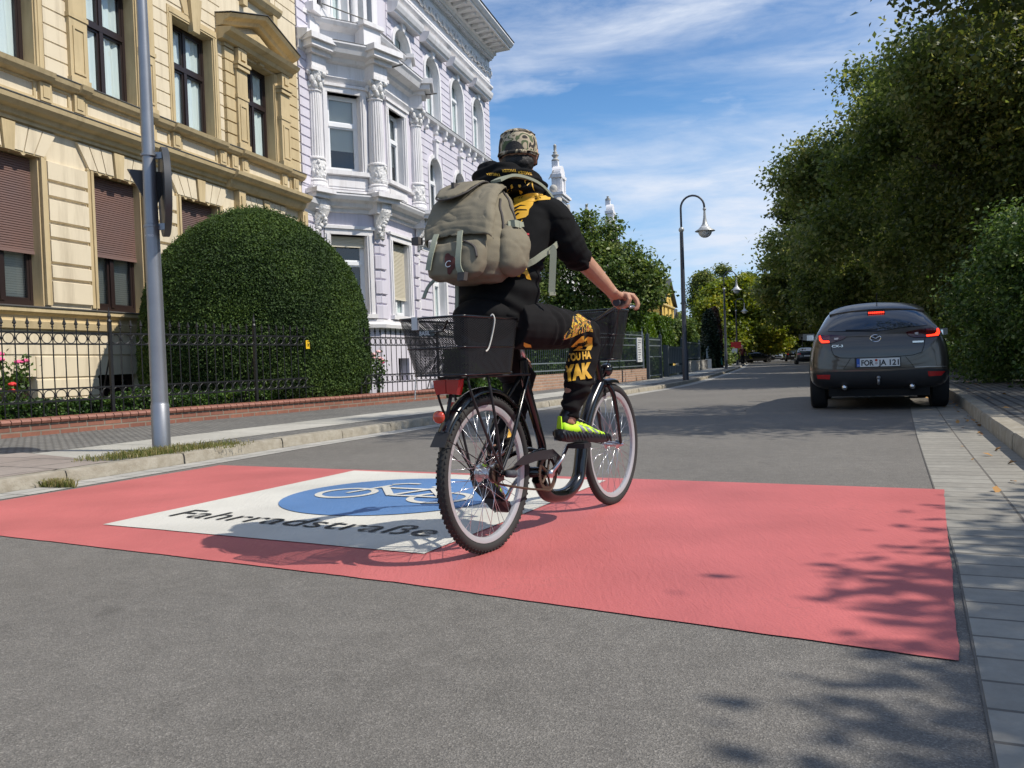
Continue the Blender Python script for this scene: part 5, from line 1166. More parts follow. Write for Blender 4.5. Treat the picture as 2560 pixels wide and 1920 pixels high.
def bars(name, loc, rot, L, z0, z1, n, label, cat, rails, m=M_gate, posts=True, group=None):
    r = empty(name, (*loc, .09), rot, label, cat, group)
    mb = MB()
    for z in rails: mb.box(0, L, -.02, .02, z - .02, z + .02)
    mb.build('rails', M_gatel, r)
    for i in range(n): x = L * (i + .5) / n; MB().box(x - .01, x + .01, -.012, .012, z0, z1).build('bar', m, r)
    if posts:
        for x in (0, L): m_ = MB(); m_.box(x - .05, x + .05, -.05, .05, 0, z1 + .1); m_.lathe([(.04, z1 + .1), (.01, z1 + .16), (.002, z1 + .3)], (x, 0, 0), 5); m_.build('gate_post', m, r)
    return r
bars('garden_gate', (4.85, 29.4), R(66), 1.85, .08, 1.5, 12, 'narrow grey metal garden gate beside the notice board', 'gate', (.12, .8, 1.2, 1.42))
r = empty('driveway_gate', (6.1, 32.6, .09), R(70), 'solid grey metal driveway gate standing half open', 'gate')
MB().box(0, 3.9, -.03, .03, .1, .42).build('lower_panel', M_gatel, r); MB().box(0, 3.9, -.03, .03, .52, 1.12).build('upper_panel', M_gatel, r)
MB().box(-.16, 0, -.1, .1, 0, 1.25).build('gate_post', M_gate, r); MB().box(3.9, 4.06, -.1, .1, 0, 1.25).build('gate_post', M_gate, r); MB().box(0, 3.9, -.045, .045, 1.12, 1.2).build('top_rail', M_gatel, r)
mb = MB()
for i in range(9): mb.box(.45 * i, .45 * i + .04, -.04, -.028, .1, 1.12)
mb.build('ribs', M_gate, r)
def lowwall(a, b, h, label, m=M_wallw):
    d = Vector(b) - Vector(a); r = empty('garden_wall', (*a, 0), math.atan2(d.y, d.x), label, 'wall'); MB().box(0, d.length, 0, .25, 0, h).build('wall_body', m, r); MB().box(-.02, d.length + .02, -.02, .27, h, h + .04).build('coping', m, r); return r
lowwall((8.15, 39.6), (10.7, 47.0), .62, 'low whitewashed garden wall stained by rain')
lowwall((11.0, 48.2), (12.3, 52.0), .62, 'short grey garden wall after the whitewashed one', mat('grey_wall', (.30, .29, .27), .85))
lowwall((13.6, 56.5), (16.6, 66), .60, 'long low wall in shade behind the second street lamp', mat('grey_wall_2', (.36, .35, .33), .85))
lowwall((17.0, 67.5), (21, 81), .75, 'sunlit pale garden wall near the red notice', mat('pale_wall', (.62, .58, .5), .85))
bars('garden_fence', (8.2, 39.8), R(71), 7.6, .62, 1.55, 26, 'dark bar fence above the whitewashed wall', 'fence', (.7, 1.5))
bars('garden_fence', (13.6, 56.6), R(72.5), 9.6, .62, 1.7, 30, 'tall dark bar fence above the long shaded wall', 'fence', (.7, 1.6))
bars('garden_fence', (22, 84), R(73), 22, .1, 1.8, 40, 'distant dark fence behind the black car on the left', 'fence', (.2, 1.7))
r = empty('gate_pillar', (12.75, 53.6, .09), R(73), 'white concrete gate pillar carrying a letterbox', 'pillar'); MB().box(-.25, .25, -.2, .2, 0, .62).build('pillar_body', mat('pillar_white', (.66, .64, .6), .8), r); MB().box(-.16, .16, -.14, .12, .66, 1.45).build('letterbox', M_gatel, r)
# electric kick scooter
r = empty('kick_scooter', (13.55, 54.4, .09), R(40), 'teal electric kick scooter parked upright on the pavement', 'scooter'); M_teal = mat('teal_paint', (.02, .30, .27), .35); M_rub = mat('rubber', (.012, .012, .013), .7)
MB().box(-.45, .42, -.09, .09, .13, .19).build('deck', M_dark, r); mb = MB(); mb.tube([(.45, 0, .2), (.38, 0, .75), (.34, 0, 1.12)], .04, 8); mb.build('stem', M_teal, r); mb = MB(); mb.tube([(.34, -.26, 1.12), (.34, .26, 1.12)], .018, 6); mb.build('handlebar', M_dark, r)
for x in (-.52, .48): mb = MB(); mb.tube([(x + .10 * math.cos(q * PI / 8), 0, .11 + .10 * math.sin(q * PI / 8)) for q in range(16)], .028, 6, closed=True); mb.lathe([(.05, -.02), (.05, .02)], (0, 0, 0), 10, Matrix.Translation((x, 0, .11)) @ Matrix.Rotation(PI / 2, 4, 'X')); mb.build('wheel', M_rub, r)
# signs
M_rw = mat('sign_red', (.62, .03, .03), .4); M_ww = mat('sign_white', (.75, .76, .76), .4)
def signpost(name, loc, rot, h, label, shape, cat='traffic sign', group=None):
    r = empty(name, (*loc, .09), rot, label, cat, group); mb = MB(); mb.tube([(0, 0, -.05), (0, 0, h)], .035, 8); mb.build('post', M_steel, r)
    if shape == 'tri':
        def T_(s, y0, m, nm): mb = MB(); mb.prism([(-.52 * s, y0, h - .78 - .3 * (s - 1)), (.52 * s, y0, h - .78 - .3 * (s - 1)), (0, y0, h + .12 + .6 * (s - 1))], (0, .015, 0)); mb.build(nm, m, r)
        T_(1, -.06, M_rw, 'sign_plate'); T_(.66, -.08, M_ww, 'white_field'); MB().box(-.05, .05, -.095, -.08, h - .62, h - .32).build('symbol', M_dark, r)
    elif shape == 'rnd':
        for rr, y, m, nm in ((.32, -.06, M_rw, 'sign_plate'), (.22, -.075, M_ww, 'white_field')): mb = MB(); mb.lathe([(0, -.008), (rr, -.008), (rr, .008), (0, .008)], (0, 0, 0), 20, Matrix.Translation((0, y, h - .35)) @ Matrix.Rotation(PI / 2, 4, 'X')); mb.build(nm, m, r)
    elif shape == 'rect': MB().box(-.36, .36, -.06, -.03, h - .62, h).build('sign_plate', M_ww, r); MB().box(-.12, .12, -.075, -.06, h - .5, h - .36).build('symbol', M_dark, r)
    elif shape == 'board': MB().box(-.42, .42, -.1, -.04, h - .9, h - .35).build('red_panel', M_rw, r); MB().box(-.36, .1, -.1, -.04, h - 1.25, h - .9).build('white_panel', M_ww, r); MB().box(-.40, .05, -.1, .1, h - 1.6, h - 1.25).build('black_box', M_dark, r)
    return r
signpost('notice_sign', (18.9, 69.6), R(-16), 2.3, 'red and white notice on the pavement beside the third lamp', 'board', 'sign')
signpost('traffic_sign', (25.6, 91.5), R(-16), 2.6, 'white triangular warning sign with red border, nearest of the far signs', 'tri')
signpost('traffic_sign', (30.6, 104), R(-16), 2.3, 'small dark red round sign behind the black car', 'rnd')
signpost('traffic_sign', (40, 128), R(-16), 2.9, 'tiny red triangular sign far down the left side', 'tri')
signpost('traffic_sign', (31.3, 89), R(-20), 2.9, 'white rectangular sign beside the parked cars on the right', 'rect')
for i, (x, y, lb) in enumerate(((31.8, 107, 'thin dark bollard post nearest the black car'), (35.2, 118, 'second thin post further along the far kerb'), (46.5, 140, 'third and farthest thin post by the road'))):
    r = empty('bollard', (x, y, .05), 0, lb, 'post', 'thin posts far down the left kerb'); mb = MB(); mb.tube([(0, 0, 0), (0, 0, 2.4)], .05, 6); mb.build('post', M_gate, r); mb = MB(); mb.sphere((0, 0, 2.42), .08, 6, 5); mb.build('cap', M_gate, r)
r = empty('stone_pillar', (37.6, 128.5, 0), R(10), 'tall pale stone gate pillar at the far end of the left pavement', 'pillar'); MB().box(-.5, .5, -.4, .4, 0, 3.0).build('pillar_body', M_wallw, r); MB().box(-.6, .6, -.5, .5, 3.0, 3.2).build('cap', M_wallw, r)
# far person, tiny, walking on the pavement
def farperson(loc, label, top, h=1.72):
    r = empty('person', (*loc, .09), R(10), label, 'person', None); mb = MB(); k = h / 1.72
    for s in (-1, 1): mb.tube([(s * .09, .05 * s, 0), (s * .1, .02, .45 * k), (s * .08, 0, .88 * k)], [.05, .06, .085], 8)
    mb.tube([(0, 0, .82 * k), (0, 0, 1.1 * k), (0, 0, 1.38 * k), (0, 0, 1.47 * k), (0, 0, 1.5 * k)], [.15, .14, .19, .08, .05], 10, flat=(1.15, .7)); mb.sphere((0, 0, 1.6 * k), .105, 10, 8, (.9, 1, 1.15))
    for s in (-1, 1): mb.tube([(s * .2, 0, 1.38 * k), (s * .25, -.02, 1.1 * k), (s * .24, -.1, .85 * k)], [.055, .045, .03], 6)
    mb.build('body', mat('skin_far', (.5, .32, .24), .6), r, smooth=True)
    mb = MB(); mb.tube([(0, 0, .8 * k), (0, 0, 1.1 * k), (0, 0, 1.42 * k)], [.18, .165, .2], 10, flat=(1.15, .75))
    for s in (-1, 1): mb.tube([(s * .2, 0, 1.39 * k), (s * .26, -.02, 1.1 * k)], [.075, .065], 6)
    mb.build('jacket', top, r, smooth=True)
    mb = MB()
    for s in (-1, 1): mb.tube([(s * .09, .05 * s, .08), (s * .1, .02, .45 * k), (s * .08, 0, .88 * k)], [.07, .08, .1], 8)
    mb.build('trousers', M_dark, r, smooth=True); return r
farperson((37.9, 124.5), 'distant person in a white top on the far left pavement', M_ww)
farperson((20.2, 72.4), 'person in dark clothes standing behind the red notice', mat('dark_red_coat', (.10, .015, .015), .8))
# ------------------------------------------------------------------ white gabled house with ornate spires
WH = empty('gabled_house', (*FP, 0), FROT, 'white gabled house with ornate stone spires behind the young tree', 'house', 'town houses along the left side')
mb = MB(); wx0, wx1 = 36.6, 62.0; wh_h = [(a, a + 1.2, z, z + 2.2) for a in (43.5, 47, 51, 55, 59) for z in (1.8, 5.6)]
wall(mb, wx0, wx1, 0, 9.4, wh_h, depth=.25); mb.quad((wx0, 0, 0), (wx0, 0, 9.4), (wx0, 12, 9.4), (wx0, 12, 0)); mb.quad((wx1, 0, 0), (wx1, 12, 0), (wx1, 12, 9.4), (wx1, 0, 9.4))
mb.build('wall', M_wtrim, WH)
for h in wh_h: window(WH, h[0], h[1], h[2], h[3], .22, M_whitef, .66, inner='curtain')
MB().prism([(wx0, -.3, 9.4), (wx0, 12, 9.4), (wx0, 8.5, 12.1), (wx0, 2.6, 12.1)], (wx1 - wx0, 0, 0)).build('roof', M_slate, WH)
def gable(x, w_, zb, zs, zt, fl=0):
    mb = MB(); ob = MB(); c_ = x
    mb.prism([(c_ - w_ / 2, -.15, zb), (c_ + w_ / 2, -.15, zb), (c_ + w_ / 2, -.15, zs - 1.6), (c_ + w_ * .32, -.15, zs), (c_ - w_ * .32, -.15, zs), (c_ - w_ / 2, -.15, zs - 1.6)], (0, .6, 0))
    mb.box(c_ - w_ * .40, c_ + w_ * .40, -.3, .6, zs, zs + .16); mb.box(c_ - w_ * .45, c_ + w_ * .45, -.4, .65, zs + .16, zs + .32)
    mb.box(c_ - w_ * .22, c_ + w_ * .22, -.12, .45, zs + .32, zs + 1.35); mb.box(c_ - w_ * .27, c_ + w_ * .27, -.22, .5, zs + 1.35, zs + 1.55)
    for s in (-1, 1): mb.box(c_ + s * w_ * .17 - .1, c_ + s * w_ * .17 + .1, -.2, -.1, zs + .32, zs + 1.35); ob.sphere((c_ + s * w_ * .3, .3, zs + .62), .26, 8, 6); ob.tube([(c_ + s * w_ * .5, -.1, zs - 1.5), (c_ + s * w_ * .56, -.1, zs - 1.0), (c_ + s * w_ * .46, -.1, zs - .5), (c_ + s * w_ * .4, -.1, zs - .1)], .2, 7)
    pts = arc(c_, zs + 1.55, w_ * .24, 12, PI, 0, .62); mb.prism([(p[0], -.15, p[1]) for p in pts], (0, .55, 0))
    mb.box(c_ - .2, c_ + .2, .1, .5, zs + 2.1, zs + 2.5)
    k = (zt - zs - 2.5) / 1.35
    ob.lathe([(.2, 0), (.26, .06), (.2, .14), (.1, .24 * k), (.22, .42 * k), (.24, .5 * k), (.1, .6 * k), (.16, .7 * k), (.07, .78 * k), (.10, .95 * k), (.09, 1.15 * k), (.12, 1.2 * k), (.04, 1.35 * k)], (c_, .3, zs + 2.5), 10)
    mb.build('gable', M_wtrim, WH); ob.build('spire', mat('weathered_stone', (.42, .40, .36), .85) if fl == 0 else bpy.data.materials['weathered_stone'], WH, smooth=True)
gable(38.6, 2.7, 8.0, 11.1, 14.7); gable(48.2, 1.6, 8, 9.3, 12.6, 1); gable(57.6, 2.3, 8.5, 12.0, 14.9, 1)
mb = MB(); mb.tube([(36.7, .3, 12.1), (38.0, .3, 12.9)], .03, 5); mb.build('stay_rod', M_lead, WH)
# yellow gabled house and grey neighbour
def simplehouse(loc, rot, wd, dp, eave, ridge, m, label, trim=M_wtrim, wn=3):
    r = empty('house', (*loc, 0), rot, label, 'house', 'town houses along the left side'); hs_ = [(wd * (i + .5) / wn - .5, wd * (i + .5) / wn + .5, z, z + 1.9) for i in range(wn) for z in (1.6, 4.6)]
    mb = MB(); wall(mb, 0, wd, 0, eave, hs_, depth=.2); mb.box(0, wd, .25, dp, 0, eave); mb.prism([(0, 0, eave), (wd, 0, eave), (wd / 2, 0, ridge)], (0, .3, 0)); mb.build('wall', m, r)
    for h in hs_: window(r, *h, .15, M_whitef, .66, inner='curtain')
    mb = MB(); mb.prism([(-.35, -.35, eave - .1), (wd / 2, -.35, ridge + .15), (wd + .35, -.35, eave - .1), (wd / 2, -.35, ridge - .12)], (0, dp + .5, 0)); mb.build('roof', M_slate, r)
    mb = MB()
    for z in (1.1, 4.1, eave - .25): px(mb, -.05, wd + .05, [(0, z), (-.14, z + .05), (-.16, z + .18), (0, z + .22)])
    mb.build('string_courses', trim, r); return r
M_yh = mat('yellow_render', (.72, .50, .13), .85); M_gh = mat('grey_white_render', (.52, .53, .54), .85)
simplehouse((13.7, 74.5), R(71), 7.5, 9, 5.9, 8.2, M_yh, 'distant yellow house with steep slate gable', mat('pale_yellow_trim', (.7, .55, .25), .8))
simplehouse((8.2, 59), R(72), 10, 9, 5.1, 6.6, M_gh, 'pale grey house between the young tree and the yellow gable')
simplehouse((17.3, 90), R(73), 9, 9, 4.6, 6.3, M_gh, 'low grey roofed house beyond the yellow gable')
# ------------------------------------------------------------------ cars (x right, y forward from the tail, z up)
M_tyre = mat('tyre_rubber', (.012, .012, .013), .75, bump=(60, .3, .003)); M_alloy = mat('alloy_wheel', (.35, .36, .37), .3, metal=.9)
M_carglass = mat('car_glass', (.008, .010, .013), .03, spec=1.0, coat=.6); M_blackp = mat('black_plastic', (.014, .014, .016), .5)
M_chrome = mat('chrome', (.75, .76, .78), .12, metal=1); M_seam = mat('panel_gap', (.004, .004, .004), .9)
M_lensr = mat('red_lens', (.16, .004, .008), .08, coat=1, spec=.8); M_lensd = mat('dark_red_lens', (.045, .004, .008), .08, coat=1); M_lit = mat('lit_brake_light', (.9, .05, .02), .3, emit=((1, .03, .008), 3.2))
M_refl = mat('red_reflector', (.42, .015, .015), .15, coat=.8); M_lensw = mat('clear_lens', (.45, .42, .42), .1, coat=1)
def carpaint(name, c): 
    m = mat(name, c, .32, metal=.55, coat=1); return m
def evalmesh(o):
    dg = bpy.context.evaluated_depsgraph_get(); e = o.evaluated_get(dg); me = bpy.data.meshes.new_from_object(e); return me
def freeze(o):
    me = evalmesh(o); old = o.data; o.modifiers.clear(); o.data = me; 
    return o
def bvh_of(me, flip=False):
    return BVHTree.FromPolygons([v.co.copy() for v in me.vertices], [tuple(p.vertices) for p in me.polygons])
def project(name, poly, bvh, axis, m, parent, off=.006, step=.035, start=-3, tris=None, sign=1, thick=0):
    """poly of 2D points -> (x,z) for axis 'y' (seen from behind) or (y,z) for axis 'x' from side sign"""
    if tris: vs, fs = tris
    else: vs, fs = fill2d([Vector(p) for p in poly], step)
    out = []; ok = []
    for a, b in vs:
        if axis == 'y': o_, d_ = Vector((a, start, b)), Vector((0, 1, 0))
        else: o_, d_ = Vector((sign * 3, a, b)), Vector((-sign, 0, 0))
        h = bvh.ray_cast(o_, d_)
        if h[0] is None: ok.append(False); out.append(Vector((a, 0, b)) if axis == 'y' else Vector((sign * .8, a, b)))
        else: ok.append(True); out.append(h[0] - d_ * off)
    fs = [f for f in fs if all(ok[i] for i in f)]
    mb = MB(); mb.add(out, fs); return mb.build(name, m, parent, smooth=True)
def carbody(parent, paint_, L=4.27, Wd=.885, H=1.53, kind='suv', sub=2):
    st = {'suv': [(-.01, .45, .70, .60), (.03, .34, .97, .80), (.12, .27, 1.07, .862), (.30, .25, 1.26, .885), (.58, .25, 1.47, .89), (1.1, .25, 1.525, .885), (1.9, .25, 1.53, .885), (2.5, .25, 1.49, .885), (2.95, .25, 1.22, .88), (3.25, .25, 1.05, .875), (3.8, .25, .97, .85), (4.15, .3, .82, .78), (4.27, .4, .65, .6)],
          'hatch': [(-.01, .45, .70, .60), (.03, .30, .92, .80), (.12, .22, 1.0, .86), (.30, .2, 1.2, .88), (.60, .2, 1.40, .88), (1.1, .2, 1.45, .88), (1.9, .2, 1.46, .88), (2.5, .2, 1.40, .88), (3.0, .2, 1.12, .88), (3.3, .2, .97, .87), (3.9, .2, .88, .85), (4.2, .25, .72, .76), (4.32, .35, .55, .6)],
          'sedan': [(-.01, .45, .74, .60), (.04, .30, .95, .80), (.15, .22, 1.0, .86), (.55, .2, 1.02, .88), (.80, .2, 1.12, .88), (1.4, .2, 1.40, .88), (2.1, .2, 1.43, .88), (2.7, .2, 1.38, .88), (3.3, .2, 1.05, .88), (3.6, .2, .95, .87), (4.2, .2, .86, .85), (4.5, .25, .7, .76), (4.6, .35, .55, .6)]}[kind]
    ks = L / st[-1][0]; kh = H / max(s[2] for s in st); mb = MB(); rings = []
    for y, zb, top, w_ in st:
        y *= ks; top *= kh; w_ *= Wd / .885; bz = .98 * kh * (1 + .05 * max(0, 1 - y / 2)); b_ = min(bz, top - .05); wr = .56 * Wd / .885 if top > bz + .2 else .66 * Wd / .885
        up = max(top - b_, .05); half = [(0, zb), (.78 * w_, zb), (.975 * w_, zb + .09), (w_, (zb + b_) / 2 - .03), (.955 * w_, b_ - .12 if b_ - .12 > (zb + b_) / 2 else (zb + b_) / 2 + .02), (.885 * w_, b_), (min(.90 * w_, wr + .12 + .1 * (1 - min(1, up / .4))), b_ + up * .55), (min(.80 * w_, wr), top - up * .10), (0, top)]
        ring = [(x, y, z) for x, z in half] + [(-x, y, z) for x, z in half[-2:0:-1]]; rings.append(ring)
    mb.loft(rings); o = mb.build('body', paint_, parent, smooth=True)
    md = o.modifiers.new('s', 'SUBSURF'); md.levels = sub; md.render_levels = sub
    bpy.context.view_layer.update(); freeze(o); return o, bvh_of(o.data)
def wheels(parent, L, Wd, r=.33, ya=(.78, 3.36), seg=28):
    for y in ya:
        for s in (-1, 1):
            M_ = Matrix.Translation((s * (Wd - .115), y, r)) @ Matrix.Rotation(PI / 2, 4, 'Y')
            mb = MB(); mb.lathe([(r - .1, -.10), (r - .03, -.11), (r - .005, -.09), (r, -.05), (r, .05), (r - .005, .09), (r - .03, .11), (r - .1, .10)], (0, 0, 0), seg, M_); w_ = mb.build('wheel', M_tyre, parent, smooth=True, sharp=40)
            mb = MB(); mb.lathe([(r - .1, -.06), (r - .09, .10), (r - .12, .105), (.05, .07), (.0, .08)] if s > 0 else [(0, -.08), (.05, -.07), (r - .12, -.105), (r - .09, -.10), (r - .1, .06)], (0, 0, 0), 20, M_); mb.build('rim', M_alloy, w_, smooth=True, sharp=30)
def mirror(parent, paint_, y, z, Wd):
    for s in (-1, 1): mb = MB(); mb.loft([[(s * (Wd - .04), y + a, z + b) for a, b in ((-.03, -.02), (.05, -.02), (.05, .03), (-.03, .03))], [(s * (Wd + .03), y + a, z + b) for a, b in ((-.05, -.05), (.09, -.04), (.09, .06), (-.05, .08))], [(s * (Wd + .21), y + a, z + b) for a, b in ((-.04, -.02), (.06, -.02), (.06, .07), (-.04, .08))]]); mi = mb.build('mirror', paint_, parent); MB().box(min(s * (Wd + .04), s * (Wd + .145)), max(s * (Wd + .04), s * (Wd + .145)), y - .058, y - .05, z - .03, z + .055).build('mirror_glass', M_chrome, mi)
r = CAR = empty('parked_car', (4.865, 11.0, 0), R(-22.5), 'dark brown grey compact SUV with brake lights on, standing at the right kerb', 'car', 'cars on the right side of the street')
PB = carpaint('brown_grey_paint', (.080, .069, .057))
body, bv = carbody(r, PB)
def cp(pts, cx=1090): return [((x - cx) / 935, .78 + (829 - y) / 900) for x, y in pts]
K = lambda *a, **k_: project(*a, **k_)
K('lower_bumper', cp([(300, 1075), (500, 1050), (1100, 1062), (1650, 1040), (1890, 1060), (1880, 1285), (1600, 1310), (1300, 1275), (850, 1290), (600, 1310), (310, 1280)]), bv, 'y', M_blackp, r, .008)
K('rear_window', cp([(512, 552), (556, 440), (640, 352), (800, 322), (1090, 312), (1400, 312), (1545, 330), (1628, 430), (1662, 530), (1400, 545), (1090, 580), (780, 565)]), bv, 'y', M_carglass, r, .008, .03)
for nm, pts, c_ in (('taillight', [(402, 598), (540, 598), (660, 612), (738, 632), (690, 662), (600, 690), (545, 702), (398, 704)], 0), ('taillight', [(1412, 606), (1500, 588), (1630, 566), (1770, 562), (1800, 600), (1790, 672), (1630, 676), (1500, 672), (1440, 645)], 1)):
    t = K(nm, cp(pts), bv, 'y', M_lensd, r, .012, .025)
    if c_ == 0:
        K('lit_strip', cp([(408, 606), (428, 606), (434, 640), (455, 668), (530, 672), (530, 696), (440, 696), (412, 660)]), bv, 'y', M_lit, t, .020, .02); K('reverse_lens', cp([(590, 640), (645, 640), (630, 662), (590, 664)]), bv, 'y', M_lensw, t, .02, .03); K('red_lens', cp([(440, 606), (535, 606), (535, 665), (462, 662), (440, 636)]), bv, 'y', M_lensr, t, .018, .02)
    else:
        K('lit_strip', cp([(1760, 574), (1780, 574), (1790, 620), (1770, 660), (1640, 668), (1636, 648), (1730, 640), (1752, 615)]), bv, 'y', M_lit, t, .020, .02); K('reverse_lens', cp([(1510, 615), (1550, 610), (1550, 640), (1515, 640)]), bv, 'y', M_lensw, t, .02, .03); K('red_lens', cp([(1640, 575), (1748, 572), (1742, 610), (1725, 632), (1640, 640)]), bv, 'y', M_lensr, t, .018, .02)
K('reflector', cp([(370, 1085), (535, 1088), (525, 1145), (380, 1135)]), bv, 'y', M_refl, r, .014); K('reflector', cp([(1640, 1075), (1835, 1080), (1790, 1130), (1650, 1135)]), bv, 'y', M_refl, r, .014)
def roofz(x, y): h_ = bv.ray_cast(Vector((x, y, 3)), Vector((0, 0, -1))); return h_[0].z if h_[0] else 1.3
yr = .30
while roofz(0, yr) < 1.375: yr += .01
ZT = roofz(0, yr)
mb = MB(); rr__ = []
for i in range(17):
    x = -.60 + 1.2 * i / 16; zc = roofz(x, yr + .34); cx_ = 1 - (abs(x) / .62) ** 4 * .5
    rr__.append([(x, yr + .34, zc + .004), (x, yr + .10, roofz(x, yr + .22) + .012), (x, yr - .06 + .05 * (x / .6) ** 2, ZT - .006 - .045 * (x / .6) ** 2), (x, yr - .055 + .05 * (x / .6) ** 2, ZT - .030 - .045 * (x / .6) ** 2), (x, yr + .10, ZT - .035 - .04 * (x / .6) ** 2), (x, yr + .34, zc - .05)])
mb.loft(rr__); mb.build('roof_spoiler', PB, r, smooth=True, sharp=40)
YG = bv.ray_cast(Vector((0, -3, ZT - .075)), Vector((0, 1, 0)))[0].y
mb = MB(); 
for i in range(9): mb.box(-.098 + i * .0225, -.098 + i * .0225 + .017, YG - .022, YG, ZT - .072, ZT - .050)
bl = mb.build('high_brake_light', M_lit, r)

mb = MB(); mb.box(-.11, .11, YG - .016, YG + .08, ZT - .080, ZT - .030); mb.build('brake_light_housing', M_blackp, r)
# hatch seams as narrow strips
def seamline(pts, wd=.007, nm='hatch_seam', m=M_seam, off=.005):
    P = [Vector(p) for p in pts]; L_, R_ = [], []
    for i, p in enumerate(P):
        t = (P[min(i + 1, len(P) - 1)] - P[max(i - 1, 0)]).normalized(); n_ = Vector((-t.y, t.x)) * wd / 2; L_.append(p + n_); R_.append(p - n_)
    return project(nm, None, bv, 'y', m, r, off, tris=([tuple(v) for v in L_ + R_], [(i, i + 1, len(P) + i + 1, len(P) + i) for i in range(len(P) - 1)]))
def dens(pts, n=6): return [tuple(Vector(pts[i]).lerp(Vector(pts[i + 1]), j / n)) for i in range(len(pts) - 1) for j in range(n)] + [pts[-1]]
seamline(dens(cp([(548, 702), (556, 790), (580, 850), (640, 885), (760, 892), (1090, 896), (1320, 890), (1480, 880), (1580, 850), (1606, 780), (1622, 678)])))
seamline(dens(cp([(690, 1025), (735, 960), (775, 900)])), .006); seamline(dens(cp([(1400, 895), (1450, 960), (1490, 1018)])), .006); seamline(dens(cp([(690, 1025), (1090, 1032), (1490, 1018)])), .005)
seamline(dens(cp([(1500, 1024), (1650, 1020), (1850, 1024)])), .012, 'bumper_trim', mat('satin_trim', (.35, .33, .31), .35, metal=.8), .01)
# number plate
pl = project('number_plate', None, bv, 'y', M_blackp, r, .02, tris=([(-.285, .575), (.275, .575), (.275, .705), (-.285, .705)], [(0, 1, 2, 3)]))
yp = min(v.co.y for v in pl.data.vertices); yq = yp - .012; pl.data.clear_geometry() if False else None
mb = MB(); mb.box(-.28, .27, yq, yp + .06, .578, .702); pl2 = mb.build('plate_holder', M_blackp, pl)
MB().box(-.262, .262, yq - .004, yq, .588, .698).build('plate_face', mat('plate_white', (.70, .71, .70), .4), pl); MB().box(-.262, -.222, yq - .006, yq - .003, .589, .697).build('blue_strip', mat('plate_blue', (.02, .09, .40), .4), pl)
def platetext(t, x0, z0, sz, m, nm, w_=None, y=None, par=None, bold=.012):
    vs, fs = text_mesh(t, sz, bold * sz); k_ = (w_ / max(v[0] for v in vs)) if w_ else 1
    mb = MB(); mb.add([(x0 + x * k_, y, z0 + z) for x, z in vs], fs); return mb.build(nm, m, par)
platetext('FOR', -.208, .605, .10, M_blackp, 'lettering', .155, yq - .006, pl, .03); platetext('JA', .012, .605, .10, M_blackp, 'lettering', .088, yq - .006, pl, .03); platetext('121', .122, .605, .10, M_blackp, 'lettering', .128, yq - .006, pl, .03); platetext('D', -.252, .60, .03, M_ww, 'lettering', None, yq - .008, pl)
mb = MB(); mb.lathe([(0, -.002), (.017, -.002), (.017, .002), (0, .002)], (0, 0, 0), 14, Matrix.Translation((-.022, yq - .006, .672)) @ Matrix.Rotation(PI / 2, 4, 'X')); mb.build('round_seal', M_refl, pl)
mb = MB(); mb.lathe([(0, -.002), (.017, -.002), (.017, .002), (0, .002)], (0, 0, 0), 14, Matrix.Translation((-.022, yq - .006, .632)) @ Matrix.Rotation(PI / 2, 4, 'X')); mb.build('round_seal', M_lensw, pl)
# emblem and badges
h = bv.ray_cast(Vector((-.02, -3, .962)), Vector((0, 1, 0))); ye = h[0].y - .012
mb = MB(); mb.tube([(-.022 + .064 * math.cos(q * PI / 12), ye, .962 + .047 * math.sin(q * PI / 12)) for q in range(24)], .0065, 6, closed=True); mb.tube([(-.078, ye, .985), (-.045, ye - .004, .975), (-.022, ye - .004, .955), (.001, ye - .004, .975), (.034, ye, .985)], .006, 6)
mb.build('emblem', M_chrome, r)
def badge(t, x, z, sz, w_):
    h = bv.ray_cast(Vector((x + w_ / 2, -3, z)), Vector((0, 1, 0))); platetext(t, x, z, sz, M_chrome, 'badge', w_, h[0].y - .012, r, .03)
badge('CX-3', -.57, .862, .045, .145)
h = bv.ray_cast(Vector((.48, -3, .89)), Vector((0, 1, 0))); mb = MB(); mb.box(.42, .55, h[0].y - .02, h[0].y + .02, .885, .908); mb.build('badge', M_chrome, r)
mb = MB(); mb.tube([(-.39, .02, 1.085), (-.2, .02, 1.078), (0, .01, 1.075)], .012, 6); mb.build('wiper', M_blackp, r)
for x in (-.42, .405): mb = MB(); mb.tube([(x, -.03, .315), (x, .25, .315)], .042, 16, caps=False); mb.tube([(x, -.03, .315), (x, .25, .315)], .034, 16); mb.build('exhaust', M_chrome, r, smooth=True); MB().lathe([(0, 0), (.036, .001)], (0, 0, 0), 14, Matrix.Translation((x, -.025, .315)) @ Matrix.Rotation(PI / 2, 4, 'X')).build('exhaust_bore', M_seam, r)
mb = MB(); mb.tube([(0, .1, .36), (0, -.06, .36), (0, -.07, .43)], .018, 8); mb.sphere((0, -.07, .44), .026); mb.build('tow_bar', M_steel, r, smooth=True)
MB().box(-.62, .62, .12, 4.0, .19, .34).build('underbody', M_seam, r)
wheels(r, 4.27, .885, .335); mirror(r, PB, 2.75, 1.04, .87)
mb = MB(); mb.tube([(.02, .75, 1.5), (.02, .68, 1.60)], .008, 5); mb.build('antenna', M_blackp, r)
for s in (-1, 1):
    project('side_window', [(.62, 1.10), (.95, 1.34), (1.6, 1.40), (2.3, 1.36), (2.85, 1.06)], bv, 'x', M_carglass, r, .006, .08, sign=s)
    for yc in (.78, 3.36): project('wheel_arch', [(yc + .42 * math.cos(a), .33 + .42 * math.sin(a)) for a in [PI * i / 12 for i in range(13)]], bv, 'x', M_blackp, r, .008, .08, sign=s)
    project('sill_trim', [(.4, .26), (3.8, .26), (3.8, .42), (.4, .42)], bv, 'x', M_blackp, r, .007, .12, sign=s)
